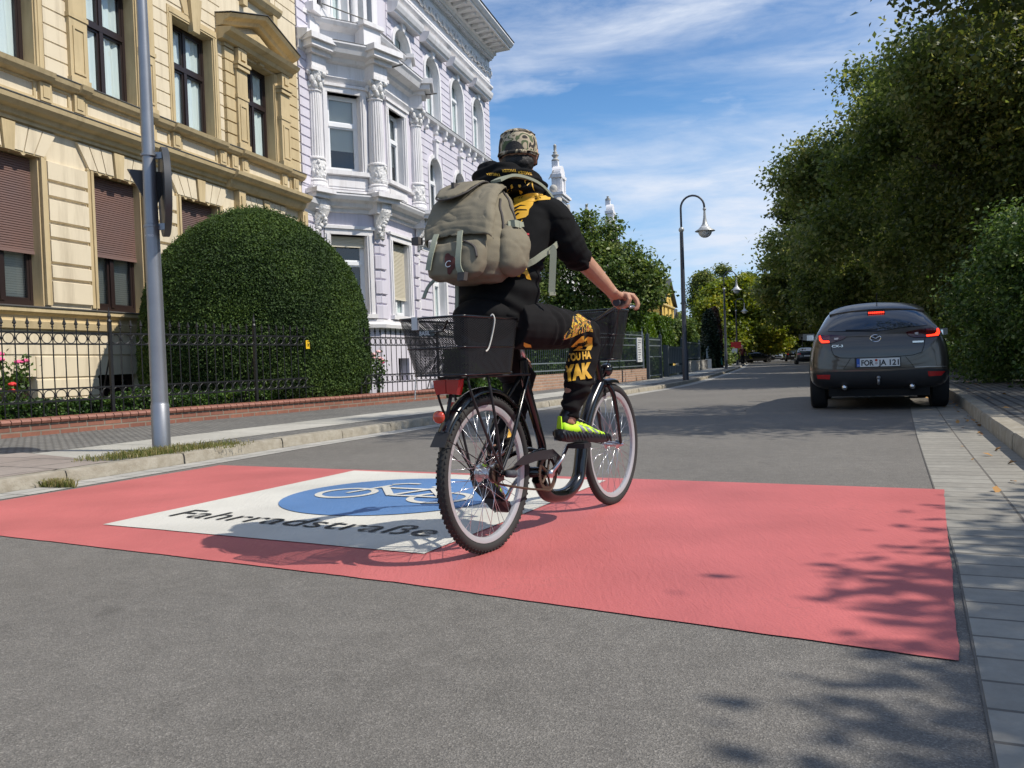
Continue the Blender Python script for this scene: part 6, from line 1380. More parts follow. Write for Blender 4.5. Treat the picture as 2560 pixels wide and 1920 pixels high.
# other cars
def simplecar(loc, rot, kind, paint_, label, L, H, front=False, lit=False, Wd=.885, group='cars on the right side of the street', name='parked_car'):
    r = empty(name, (*loc, -.0), rot, label, 'car', group); body, bv = carbody(r, paint_, L, Wd, H, kind); k = H / 1.53
    if True:
        project('rear_window', [(-.58, 1.06 * k), (-.45, 1.33 * k), (.45, 1.33 * k), (.58, 1.06 * k)], bv, 'y', M_carglass, r, .008, .06)
        for s in (-1, 1): project('taillight', [(s * .82, .80 * k), (s * .50, .84 * k), (s * .52, .95 * k), (s * .84, .98 * k)][::s], bv, 'y', M_refl if not lit else M_lit, r, .012, .05)
        project('rear_bumper', [(-.8, .25), (.8, .25), (.8, .45), (-.8, .45)], bv, 'y', M_blackp, r, .008, .08)
        project('number_plate', [(-.26, .62), (.26, .62), (.26, .72), (-.26, .72)], bv, 'y', M_ww, r, .015, .1)
    for s in (-1, 1):
        y1 = .9 if kind == 'sedan' else .55
        project('side_window', [(y1, 1.04 * k), (y1 + .5, 1.33 * k), (1.7, 1.40 * k), (L * .56, 1.33 * k), (L * .68, 1.03 * k)], bv, 'x', M_carglass, r, .006, .1, sign=s)
        for yc in (.78, L - .9): project('wheel_arch', [(yc + .38 * math.cos(a), .31 + .38 * math.sin(a)) for a in [PI * i / 8 for i in range(9)]], bv, 'x', M_blackp, r, .008, .1, sign=s)
    # front end
    P = [(-.62, .52), (.62, .52), (.66, .72), (-.66, .72)]; F_ = []
    vs, fs = fill2d([Vector(p) for p in P], .12)
    out = []
    for a, b in vs:
        h = bv.ray_cast(Vector((a, L + 3, b)), Vector((0, -1, 0))); out.append((h[0] + Vector((0, .008, 0))) if h[0] else Vector((a, L, b)))
    MB().add(out, fs).build('grille', M_blackp, r)
    for s in (-1, 1):
        out = []
        vs, fs = fill2d([Vector(p) for p in [(s * .48, .66), (s * .74, .66), (s * .76, .78), (s * .5, .76)]], .08)
        for a, b in vs:
            h = bv.ray_cast(Vector((a, L + 3, b)), Vector((0, -1, 0))); out.append((h[0] + Vector((0, .012, 0))) if h[0] else Vector((a, L - .1, b)))
        MB().add(out, fs).build('headlight', M_lensw, r)
    out = []
    vs, fs = fill2d([Vector(p) for p in [(-.60, 1.04 * k), (.60, 1.04 * k), (.48, 1.36 * k), (-.48, 1.36 * k)]], .08)
    for a, b in vs:
        h = bv.ray_cast(Vector((a, L + 3, b)), Vector((0, -1, 0))); out.append((h[0] + Vector((0, .012, 0))) if h[0] else Vector((a, L * .7, b)))
    MB().add(out, fs).build('windscreen', M_carglass, r)
    wheels(r, L, Wd, .31, (.78, L - .9), 16); mirror(r, paint_, L * .62, 1.0 * k, Wd); return r
simplecar((23.6, 66.0), R(-16.8), 'sedan', carpaint('black_blue_paint', (.02, .024, .032)), 'dark saloon parked on the right behind the grey car', 4.6, 1.43)
simplecar((33.2, 97.5), R(-16.8), 'hatch', carpaint('black_paint', (.012, .012, .014)), 'black hatchback parked further along on the right', 4.3, 1.5)
simplecar((43.0, 134), R(-16.8 + 180), 'suv', carpaint('silver_paint', (.30, .33, .36)), 'pale silver car coming down the far end of the street', 4.4, 1.55, group='cars on the far part of the street')
simplecar((26.4, 97.5), R(-16.8 - 78), 'sedan', carpaint('black_paint_2', (.012, .014, .017)), 'black car crossing the left pavement behind the warning sign', 4.5, 1.4, group='cars on the far part of the street')
simplecar((19.9, 76.5), R(-16.8), 'hatch', carpaint('dark_red_paint', (.06, .015, .015)), 'dark car hidden behind the red notice at the left kerb', 4.2, 1.45, group='cars on the far part of the street') if False else None
# close the far right side: long low shrubbery and a distant wood
for i, (y, lb) in enumerate(((58, 'tenth stretch of roadside shrubbery behind the parked saloon'), (72, 'stretch of shrubbery behind the parked hatchback'), (90, 'long dark shrubbery at the far right kerb'), (112, 'farthest roadside shrubbery on the right'))):
    p = road_pt(1, y); nb = [(random.Random(i * 17 + j).uniform(-3, 3), random.Random(i * 19 + j).uniform(-9, 9), random.Random(i + j * 5).uniform(.5, 3.2), random.Random(i * 3 + j).uniform(1.0, 1.6), .9) for j in range(26)]
    tree('shrub', (p.x + 5.5, y), lb, G2, nb, 16000, .16, LM_lime if i % 2 else LM_maple, (.06, 1.5), 160 + i, cat='shrub', leafr=.4, limbs=5, surf=.6)
nb = []
rr_ = random.Random(8)
for j in range(150): nb.append((rr_.uniform(-75, 110), rr_.uniform(-6, 16), rr_.uniform(1, 8), rr_.uniform(2.5, 4), .9))
P, nn = cluster_points(np.random.default_rng(77), nb, 70000, 1.1, .6); P += np.array([62, 215, 0])
tag(quadcloud('distant_wood', LM_lime, None, P, nn, .55, 5), kind='stuff')
nb = []
for j in range(120): nb.append((rr_.uniform(-8, 8), rr_.uniform(-60, 60), rr_.uniform(1, 8), rr_.uniform(2, 3.5), .9))
P, nn = cluster_points(np.random.default_rng(78), nb, 60000, .9, .6); c_, s_ = math.cos(R(-17)), math.sin(R(-17)); P = np.c_[P[:, 0] * c_ - P[:, 1] * s_, P[:, 0] * s_ + P[:, 1] * c_, P[:, 2]] + np.array([52, 95, 0])
tag(quadcloud('park_wood', LM_maple, None, P, nn, .4, 6), kind='stuff')
# ------------------------------------------------------------------ bicycle (x forward, y left, z up; origin under the rear axle)
BO = (-.12, 3.45, 0); BR = math.atan2(1.05, .65); WBs = 1.235; RW = .33
M_bblk = mat('gloss_black_paint', (.006, .006, .007), .2, coat=.45, spec=.4); M_silv = mat('polished_alloy', (.55, .56, .58), .28, metal=.95); M_spoke = mat('steel_spokes', (.62, .63, .65), .22, metal=.9)
M_tyre2 = mat('bicycle_tyre', (.022, .021, .020), .8, bump=(90, .5, .002)); M_grip = mat('grey_rubber_grip', (.05, .055, .065), .7); M_chain = mat('rusty_chain', (.10, .065, .045), .6, metal=.6)
M_rim = mat('rim_alloy', (.44, .44, .45), .4, metal=.3)
B = empty('bicycle', BO, BR, 'black step through city bicycle with two wire mesh baskets, under the cyclist', 'bicycle')
def circ(c, r, n, y=0): return [(c[0] + r * math.cos(2 * PI * i / n), y, c[1] + r * math.sin(2 * PI * i / n)) for i in range(n)]
def bwheel(cx, knob, hubr):
    MX = Matrix.Translation((cx, 0, RW)) @ Matrix.Rotation(PI / 2, 4, 'X')
    mb = MB(); pr = [(RW - .050, -.011), (RW - .050, -.008), (RW - .062, -.009), (RW - .064, 0), (RW - .062, .009), (RW - .050, .008), (RW - .050, .011), (RW - .045, .013), (RW - .043, .013)]
    prof = [(RW - .043, -.0135), (RW - .056, -.0125), (RW - .066, -.008), (RW - .068, 0), (RW - .066, .008), (RW - .056, .0125), (RW - .043, .0135), (RW - .046, 0)]
    mb.loft([[MX @ Vector((r_ * math.cos(a), r_ * math.sin(a), z_)) for r_, z_ in prof] for a in [2 * PI * i / 96 for i in range(96)]], closed=True)
    W_ = mb.build('wheel', M_rim, B, smooth=True, sharp=40)
    mb = MB(); tw = .0235 if knob else .019; n = 120
    prof = [(RW - .020 + (tw - .004 if True else 0) * math.sin(q) * .86, tw * math.cos(q)) for q in [PI * 2 * i / 14 for i in range(14)]]
    prof = [(RW - .0235 + .0215 * math.sin(q), tw * math.cos(q)) for q in [PI * 2 * i / 14 for i in range(14)]]
    mb.loft([[MX @ Vector((r_ * math.cos(a), r_ * math.sin(a), z_)) for r_, z_ in prof] for a in [2 * PI * i / n for i in range(n)]], closed=True)
    T_ = mb.build('tyre', M_tyre2, W_, smooth=True)
    mb = MB(); m_ = 84 if knob else 130; kh = .0038 if knob else .0015
    for i in range(m_):
        for lat, off_, wl in ((-.019, 0, .006), (-.008, .5, .007), (.008, 0, .007), (.019, .5, .006)) if knob else ((-.012, 0, .004), (0, .5, .005), (.012, 0, .004)):
            a = 2 * PI * (i + off_) / m_; sq = math.asin(max(-1, min(1, lat / tw))); rr = RW - .0235 + .0215 * math.cos(sq)
            Mk = MX @ Matrix.Rotation(a, 4, 'Z') @ Matrix.Translation((rr, 0, lat)) @ Matrix.Rotation(-sq, 4, 'Y'); l_ = .0075 if knob else .005
            mb.box(-.003, kh, -l_ * .62, l_ * .62, -wl / 2, wl / 2, Mk)
    mb.build('tread', M_tyre2, W_)
    mb = MB(); hw = .034
    for i in range(36):
        a = 2 * PI * i / 36; s = 1 if i % 2 else -1; d_ = (1 if (i // 2) % 2 else -1) * R(62); a0 = a + d_
        mb.tube([MX @ Vector((hubr * math.cos(a0), hubr * math.sin(a0), s * hw)), MX @ Vector(((RW - .066) * math.cos(a), (RW - .066) * math.sin(a), s * .003))], .00125, 5)
    mb.build('spokes', M_spoke, W_, smooth=True)
    mb = MB(); mb.lathe([(.008, -.058), (.012, -.05), (.014, -.044), (hubr + .004, -.036), (hubr + .004, -.032), (hubr * .62, -.028), (hubr * .62, .028), (hubr + .004, .032), (hubr + .004, .036), (.014, .044), (.012, .05), (.008, .062), (.003, .072)], (0, 0, 0), 20, MX); mb.build('hub', M_silv, W_, smooth=True, sharp=40)
    return W_
bwheel(0, True, .034); bwheel(WBs, False, .022)
# frame
mb = MB()
def sp(P, n=6):
    P = [Vector(p) for p in P]; out = []
    for i in range(len(P) - 1):
        a, b, c, d = P[max(i - 1, 0)], P[i], P[i + 1], P[min(i + 2, len(P) - 1)]
        for j in range(n): t = j / n; out.append(.5 * ((2 * b) + (c - a) * t + (2 * a - 5 * b + 4 * c - d) * t * t + (3 * b - a - 3 * c + d) * t ** 3))
    return out + [P[-1]]
mb.tube(sp([(1.10, 0, .66), (.98, 0, .55), (.90, 0, .42), (.865, 0, .30), (.825, 0, .20), (.73, 0, .148), (.62, 0, .142), (.50, 0, .17), (.43, 0, .25)], 8), .033, 16)
mb.tube(sp([(.33, 0, .80), (.36, 0, .66), (.43, 0, .50), (.475, 0, .38), (.45, 0, .28)], 6), .021, 12)
mb.tube([(1.135, 0, .60), (1.03, 0, .90)], .024, 14); mb.tube([(.42, -.045, .28), (.42, .045, .28)], .026, 14)
for s in (-1, 1):
    mb.tube(sp([(.0, s * .068, RW), (.12, s * .06, .335), (.28, s * .05, .375), (.40, s * .035, .385), (.47, s * .02, .37)], 5), .0115, 8)
    mb.tube(sp([(.0, s * .068, RW), (.10, s * .062, .44), (.20, s * .05, .58), (.33, s * .02, .725)], 5), .0095, 8)
    mb.box(-.02, .03, s * .066 - .003, s * .066 + .003, RW - .03, RW + .03)
mb.build('frame', M_bblk, B, smooth=True, sharp=50)
mb = MB(); mb.tube(sp([(.47, -.05, .362), (.50, -.052, .33)], 3), .01, 6)
for s in (-1, 1): mb.tube(sp([(1.125, 0, .655), (1.14, s * .035, .655), (1.165, s * .052, .60), (1.20, s * .055, .48), (WBs, s * .055, RW)], 5), [.014] * 6 + [.0135] * 5 + [.012] * 5 + [.009] * 5, 10)
mb.tube([(1.14, -.05, .66), (1.14, .05, .66)], .017, 10)
mb.build('fork', M_bblk, B, smooth=True, sharp=50)
mb = MB(); mb.tube([(.345, 0, .78), (.30, 0, .90)], .0145, 10); mb.build('seat_post', M_silv, B, smooth=True)
mb = MB(); mb.loft([[(x, w_ * math.cos(q), .915 + h_ * math.sin(q) + dz) for q in [2 * PI * i / 12 for i in range(12)]] for x, w_, h_, dz in ((.10, .03, .01, 0), (.12, .085, .03, 0), (.18, .10, .035, 0), (.26, .07, .03, -.005), (.36, .03, .022, -.01), (.40, .015, .012, -.015))]); mb.build('saddle', M_blackp, B, smooth=True)
# fenders
def fender(cx, a0, a1, r_, w_, name, y=0):
    mb = MB(); rings = []
    n = 40
    for i in range(n + 1):
        a = R(a0 + (a1 - a0) * i / n); ring = []
        for q, dr in ((-1, -.017), (-.8, -.004), (-.4, .004), (0, .006), (.4, .004), (.8, -.004), (1, -.017)): ring.append((cx + (r_ + dr) * math.cos(a), y + q * w_, RW + (r_ + dr) * math.sin(a)))
        for q, dr in ((1, -.019), (.78, -.007), (.4, .001), (0, .003), (-.4, .001), (-.78, -.007), (-1, -.019)): ring.append((cx + (r_ + dr) * math.cos(a), y + q * w_ * .98, RW + (r_ + dr) * math.sin(a)))
        rings.append(ring)
    mb.loft(rings); return mb.build(name, M_bblk, B, smooth=True, sharp=50)
fd = fender(0, 12, 146, .357, .031, 'rear_fender')
mb = MB(); a = R(146); px_, pz_ = .355 * math.cos(a), RW + .355 * math.sin(a); mb.prism([(px_, -.03, pz_), (px_, .03, pz_), (px_ - .04, .034, pz_ - .055), (px_ - .04, -.034, pz_ - .055)], (.004, 0, 0)); mb.build('mud_flap', M_blackp, fd)
fender(WBs, 78, 170, .352, .026, 'front_fender')
mb = MB()
for s in (-1, 1):
    mb.tube([(0, s * .072, RW), (-.31, s * .033, .50)], .0022, 5); mb.tube([(WBs, s * .058, RW), (WBs - .345, s * .028, RW + .06)], .0022, 5); mb.tube([(0, s * .072, RW + .01), (-.21, s * .033, .615)], .0022, 5)
mb.build('fender_stays', M_blackp, B)
# rack
mb = MB()
mb.tube([(.30, -.05, .735), (.2, -.06, .737), (-.20, -.065, .737), (-.245, -.04, .737), (-.245, .04, .737), (-.20, .065, .737), (.2, .06, .737), (.30, .05, .735)], .0055, 6)
for x in (.1, 0, -.1): mb.tube([(x, -.06, .737), (x, .06, .737)], .004, 5)
for s in (-1, 1): mb.tube(sp([(-.06, s * .064, .737), (-.085, s * .088, .70), (-.05, s * .088, .55), (.0, s * .078, RW + .02)], 4), .006, 6); mb.tube(sp([(-.20, s * .064, .737), (-.21, s * .082, .68), (-.10, s * .084, .48), (.0, s * .08, RW + .02)], 4), .0055, 6)
mb.tube([(-.22, 0, .70), (-.27, 0, .56)], .008, 6)
mb.build('rear_rack', M_blackp, B, smooth=True)
# lights
mb = MB()
for s in (-1, 1):
    mb.loft([[(-.262, y, z) for y, z in ((s * .002, .675), (s * .048, .672), (s * .058, .70), (s * .062, .728), (s * .002, .73))] , [(-.232, y, z) for y, z in ((s * .002, .672), (s * .050, .669), (s * .061, .70), (s * .065, .731), (s * .002, .733))]])
mb.build('rear_light', M_refl, B, smooth=False)
mb = MB(); mb.sphere((-.315, .0, .588), .028, 12, 8, (.5, 1, .9)); mb.build('rear_reflector', mat('orange_red_reflector', (.50, .05, .02), .2, coat=.7), B, smooth=True)
mb = MB(); mb.box(-.10, -.085, .07, .115, .575, .635); mb.build('side_light', M_refl, B)
mb = MB(); mb.sphere((1.19, 0, .735), .034, 14, 10); mb.lathe([(.034, 0), (.037, .012), (.0, .016)], (0, 0, 0), 14, Matrix.Translation((1.19, 0, .735)) @ Matrix.Rotation(PI / 2, 4, 'Y')); mb.tube([(1.14, 0, .66), (1.18, 0, .71)], .008, 6); mb.build('headlamp', M_bblk, B, smooth=True)
# drivetrain
mb = MB(); mb.loft([[(x, y, z) for x, z in ((.10, .355), (.18, .385), (.30, .392), (.44, .388), (.505, .35), (.52, .29), (.49, .26), (.47, .30), (.43, .345), (.3, .352), (.18, .345))] for y in (-.078, -.072)]); mb.build('chain_guard', M_blackp, B)
mb = MB(); MC = Matrix.Translation((.42, -.055, .28)) @ Matrix.Rotation(PI / 2, 4, 'X')
mb.loft([[MC @ Vector((r_ * math.cos(a), r_ * math.sin(a), z_)) for r_, z_ in ((.062, -.002), (.078 + .005 * (i % 2), -.002), (.078 + .005 * (i % 2), .002), (.062, .002))] for i, a in enumerate([2 * PI * q / 76 for q in range(76)])], closed=True)
for q in range(5): a = q * 2 * PI / 5; mb.tube([MC @ Vector((0, 0, 0)), MC @ Vector((.066 * math.cos(a), .066 * math.sin(a), 0))], .006, 6)
mb.lathe([(.02, -.003), (.04, -.003), (.042, 0), (.04, .003), (.02, .003)], (0, 0, 0), 18, Matrix.Translation((0, -.055, RW)) @ Matrix.Rotation(PI / 2, 4, 'X'))
mb.build('chainring', M_chain, B)
mb = MB(); mb.tube(sp([(.0, -.055, RW - .041), (.1, -.055, RW - .065), (.25, -.055, .232), (.36, -.055, .212), (.44, -.055, .198), (.49, -.055, .235), (.503, -.055, .28), (.49, -.055, .325), (.42, -.055, .364)], 8), .0055, 6); mb.build('chain', M_chain, B)
def crank(s, dx_, dz_, name='crank'):
    y0 = s * .062; y1 = s * .095; e = (.42 + dx_, y1, .28 + dz_)
    mb = MB(); mb.tube([(.42, s * .05, .28), (.42, s * .085, .28)], .017, 12); mb.tube([(.42, y0 + s * .012, .28), (.42 + dx_ * .5, y1, .28 + dz_ * .5), e], [.0135, .0105, .011], 10, flat=(1, .8)); 
    c_ = mb.build(name, M_silv, B, smooth=True)
    mb = MB(); mb.box(e[0] - .035, e[0] + .035, min(e[1] + s * .02, e[1] + s * .105), max(e[1] + s * .02, e[1] + s * .105), e[2] - .011, e[2] + .011); mb.tube([e, (e[0], e[1] + s * .03, e[2])], .006, 6)
    p = mb.build('pedal', M_blackp, c_); mb = MB(); mb.box(e[0] - .038, e[0] - .035, min(e[1] + s * .04, e[1] + s * .09), max(e[1] + s * .04, e[1] + s * .09), e[2] - .006, e[2] + .006); mb.build('pedal_reflector', mat('amber_reflector', (.6, .22, .02), .3) if s < 0 else bpy.data.materials['amber_reflector'], p) if False else None
    return e
PR = crank(-1, .13, .115); PL = crank(1, -.13, -.115)
mb = MB(); mb.tube([(0.02, -.085, RW), (.05, -.10, RW - .005)], .016, 10); mb.sphere((.055, -.10, RW - .005), .017, 10, 8); mb.build('gear_box', M_grip, B, smooth=True)
# handlebar
mb = MB(); mb.tube([(1.03, 0, .88), (1.0, 0, .975), (1.01, 0, .995)], .0125, 10); mb.build('stem', M_silv, B, smooth=True)
mb = MB(); bar = [(.715, -.295, 1.055), (.80, -.285, 1.057), (.90, -.235, 1.06), (.97, -.13, 1.03), (1.01, -.05, 1.0), (1.015, 0, .995)]
bar = bar + [(x, -y, z) for x, y, z in bar[-2::-1]]
mb.tube(sp(bar, 5), .011, 10); mb.build('handlebar', M_bblk, B, smooth=True)
for s in (-1, 1):
    mb = MB(); mb.tube([(.700, s * .297, 1.054), (.704, s * .2965, 1.054), (.72, s * .294, 1.055), (.80, s * .285, 1.057), (.825, s * .275, 1.058)], [.0175, .0185, .0165, .0165, .0165], 14); mb.build('grip', M_grip, B, smooth=True, sharp=60)
    mb = MB(); mb.tube(sp([(.885, s * .225, 1.05), (.87, s * .29, 1.045), (.82, s * .335, 1.035), (.745, s * .345, 1.03)], 4), .0055, 6); mb.build('brake_lever', M_silv, B, smooth=True)
mb = MB()
for a_, b_ in (((.87, -.24, 1.05), (1.1, .0, .80)), ((.87, .24, 1.05), (1.1, .02, .8)), ((.86, -.235, 1.045), (1.05, -.05, .7)), ((.85, .235, 1.045), (1.08, -.02, .75))):
    A_, B__ = Vector(a_), Vector(b_); m_ = A_.lerp(B__, .5) + Vector((.06, 0, .02)); mb.tube(sp([A_, m_, B__], 6), .0025, 5)
mb.build('cables', M_blackp, B, smooth=True)
# baskets of expanded metal
def meshmat(name, sx=.0062, sz=.0062, thr=.36):
    m = bpy.data.materials.new(name); m.use_nodes = True; t = m.node_tree; t.nodes.clear(); o = N(t, 'ShaderNodeOutputMaterial'); u = N(t, 'ShaderNodeUVMap'); u.uv_map = 'UVMap'
    mp_ = N(t, 'ShaderNodeMapping'); mp_.inputs['Scale'].default_value = (1 / sx, 1 / sz, 1); t.links.new(u.outputs[0], mp_.inputs[0]); s_ = N(t, 'ShaderNodeSeparateXYZ'); t.links.new(mp_.outputs[0], s_.inputs[0])
    def ax(o1, op, o2): q = N(t, 'ShaderNodeMath', operation=op); t.links.new(o1, q.inputs[0]); (t.links.new(o2, q.inputs[1]) if not isinstance(o2, float) else q.inputs.__getitem__(1).__setattr__('default_value', o2)); return q.outputs[0]
    a = ax(s_.outputs[0], 'ADD', s_.outputs[1]); b = ax(s_.outputs[0], 'SUBTRACT', s_.outputs[1])
    def tri(v): f_ = N(t, 'ShaderNodeMath', operation='FRACT'); t.links.new(v, f_.inputs[0]); g_ = N(t, 'ShaderNodeMath', operation='SUBTRACT', inp={1: .5}); t.links.new(f_.outputs[0], g_.inputs[0]); h_ = N(t, 'ShaderNodeMath', operation='ABSOLUTE'); t.links.new(g_.outputs[0], h_.inputs[0]); return h_.outputs[0]
    mxx = ax(tri(a), 'MAXIMUM', tri(b)); c = N(t, 'ShaderNodeMath', operation='GREATER_THAN', inp={1: thr}); t.links.new(mxx, c.inputs[0])
    tr = N(t, 'ShaderNodeBsdfTransparent'); p = N(t, 'ShaderNodeBsdfPrincipled', inp={'Base Color': (.06, .06, .065, 1), 'Roughness': .28, 'Metallic': .7}); x = N(t, 'ShaderNodeMixShader'); t.links.new(c.outputs[0], x.inputs[0]); t.links.new(tr.outputs[0], x.inputs[1]); t.links.new(p.outputs[0], x.inputs[2]); t.links.new(x.outputs[0], o.inputs[0])
    return m
M_mesh = meshmat('expanded_metal', .011, .0085, .30)
def basket(name, xt0, xt1, yt, zt, xb0, xb1, yb, zb, mid=.5, sub=None, rn=3, capf=1):
    def rrect(x0, x1, y, r, z): 
        pts = []
        for cx, cy, a0 in ((x1 - r, y - r, 0), (x0 + r, y - r, 90), (x0 + r, -y + r, 180), (x1 - r, -y + r, 270)):
            for i in range(rn + 1): a = R(a0 + 90 * i / rn); pts.append(Vector((cx + r * math.cos(a), cy + r * math.sin(a), z)))
        return pts
    top = rrect(xt0, xt1, yt, .03, zt); bot = rrect(xb0, xb1, yb, .035, zb); n = len(top)
    mb = MB(); me_v = []; m_ = [top[i].lerp(bot[i], mid) for i in range(n)]
    mb.v = [tuple(p) for p in top + bot]; mb.f = [(i, (i + 1) % n, n + (i + 1) % n, n + i) for i in range(n)] + [tuple(range(n, 2 * n))]; mb.mi = [0] * len(mb.f)
    per = [0]
    for i in range(n): per.append(per[-1] + (top[(i + 1) % n] - top[i]).length)
    o = mb.build(name, M_mesh, B); ul = o.data.uv_layers.new(name='UVMap')
    for p in o.data.polygons:
        for li in p.loop_indices:
            vi = o.data.loops[li].vertex_index
            if p.index == n: ul.data[li].uv = (mb.v[vi][0], mb.v[vi][1]); continue
            k_ = vi % n; q = per[k_] if not (p.index == n - 1 and k_ == 0) else per[n]
            ul.data[li].uv = (q, 0 if vi < n else (top[0] - bot[0]).length)
    f = MB(); f.tube(top, .0048, 7, closed=True); f.tube(bot, .004, 6, closed=True); f.tube(m_, .0032, 6, closed=True)
    f.build('basket_rim', M_bblk, o, smooth=True); return o
rb = basket('rear_basket', -.355, .055, .157, .968, -.315, .05, .125, .748, .52)
fb = basket('front_basket', 1.0, 1.20, .15, 1.045, 1.03, 1.17, .115, .79, .5)
mb = MB(); mb.tube([(-.352, -.085, .955), (-.349, -.06, .915), (-.347, .05, .91), (-.35, .075, .95)], .004, 6); mb.box(-.350, -.346, -.02, .055, .900, .922); mb.build('basket_handle', M_bblk, rb)
vs, fs = text_mesh('BASIL', .021, .0006); mb = MB(); mb.add([(-.3525, .050 - x, .904 + y) for x, y in vs], fs); mb.build('lettering', mat('pale_print', (.45, .45, .46), .5), rb)
mb = MB(); mb.box(-.360, -.349, .052, .08, .925, .975); mb.build('clear_clip', M_lensw, rb)
M_rope = mat('white_cord', (.62, .60, .54), .8)
mb = MB(); mb.tube(sp([(-.165, -.150, .962), (-.16, -.162, .978), (-.155, -.168, .955), (-.16, -.158, .90), (-.175, -.150, .85), (-.19, -.146, .835)], 5), .0032, 6); mb.tube(sp([(-.20, -.13, .75), (-.33, .10, .76)], 2), .0001, 4) ; mb.build('cord', M_rope, rb)
mb = MB(); mb.tube(sp([(-.30, .115, .745), (-.302, .118, .71), (-.305, .12, .655)], 4), .0028, 5); mb.build('cord_end', M_rope, rb)
# ------------------------------------------------------------------ rider, in the same frame as the bicycle
def voxel(mb, name, m, parent, vox, smooth_it=4, disp=None, clip=None, fac=.5):
    o = mb.build(name, m, parent, smooth=True)
    q = o.modifiers.new('r', 'REMESH'); q.mode = 'VOXEL'; q.voxel_size = vox; q.use_smooth_shade = True
    if smooth_it: q2 = o.modifiers.new('s', 'SMOOTH'); q2.iterations = smooth_it; q2.factor = fac
    bpy.context.view_layer.update(); freeze(o)
    if disp:
        me = o.data; n = len(me.vertices); co = np.empty(n * 3); me.vertices.foreach_get('co', co); co = co.reshape(-1, 3); nr = np.empty(n * 3); me.vertices.foreach_get('normal', nr); nr = nr.reshape(-1, 3)
        d = np.array([disp(Vector(p)) for p in co]); co += nr * d[:, None]; me.vertices.foreach_set('co', co.reshape(-1)); me.update()
    me = o.data; me.polygons.foreach_set('use_smooth', [True] * len(me.polygons)); me.materials.clear(); me.materials.append(m); return o
def ell(mb, c, r, n=20, m_=14, M=None):
    prof = [(math.sin(PI * i / m_), -math.cos(PI * i / m_)) for i in range(m_ + 1)]; rings = []
    for a, b in prof:
        ring = [Vector((c[0] + r[0] * max(a, 1e-3) * math.cos(2 * PI * j / n), c[1] + r[1] * max(a, 1e-3) * math.sin(2 * PI * j / n), c[2] + r[2] * b)) for j in range(n)]
        rings.append([M @ p for p in ring] if M is not None else ring)
    mb.loft(rings)
def torso(mb, secs, n=28, ex=2.3):
    rings = []
    for c, rx, ry in secs: rings.append([(c[0] + rx * abs(math.cos(a)) ** (2 / ex) * (1 if math.cos(a) > 0 else -1), c[1] + ry * abs(math.sin(a)) ** (2 / ex) * (1 if math.sin(a) > 0 else -1), c[2]) for a in [2 * PI * j / n for j in range(n)]])
    mb.loft(rings)
M_skin = mat('skin', (.46, .255, .165), .55, var=(22, .5, (.36, .165, .105)), bump=(120, .25, .002)); bsdf(M_skin).inputs['Subsurface Weight'].default_value = .05; bsdf(M_skin).inputs['Subsurface Radius'].default_value = (.01, .004, .002)
M_hood = mat('black_hoodie_cloth', (.0055, .0055, .006), .9, bump=(260, .4, .001), spec=.18); M_trous = mat('black_jersey_cloth', (.008, .0075, .008), .9, bump=(260, .4, .001), spec=.2)
M_gold = mat('gold_print', (.72, .40, .035), .55, bump=(90, .2, .001)); M_redp = mat('red_print', (.5, .02, .035), .6)
P_ = empty('person', BO, BR, 'cyclist in black hoodie, camouflage cap and neon yellow shoes, riding away past the clipped yew', 'person')
# body
HY = R(20); HM = Matrix.Translation((.345, -.004, 1.698)) @ Matrix.Rotation(HY, 4, 'Z')
mb = MB()
torso(mb, [((.10, 0, .95), .09, .14), ((.13, 0, 1.05), .095, .145), ((.2, 0, 1.2), .10, .15), ((.28, 0, 1.36), .105, .17), ((.33, 0, 1.47), .085, .165), ((.345, 0, 1.53), .06, .075), ((.35, 0, 1.60), .056, .058), ((.35, 0, 1.66), .055, .056)])
ell(mb, (-.004, 0, .035), (.098, .076, .10), M=HM); ell(mb, (.03, 0, -.04), (.068, .058, .075), M=HM); ell(mb, (.062, 0, -.078), (.026, .03, .025), M=HM)
mb.loft([[HM @ Vector(p) for p in ((.085, -.008, .025), (.085, .008, .025), (.095, 0, .03))], [HM @ Vector(p) for p in ((.085, -.018, -.02), (.085, .018, -.02), (.118, 0, -.018))], [HM @ Vector(p) for p in ((.08, -.012, -.03), (.08, .012, -.03), (.095, 0, -.032))]])
for z_, w_ in ((-.048, .022), (-.058, .02)): ell(mb, (.085, 0, z_), (.012, w_, .006), 12, 8, HM)
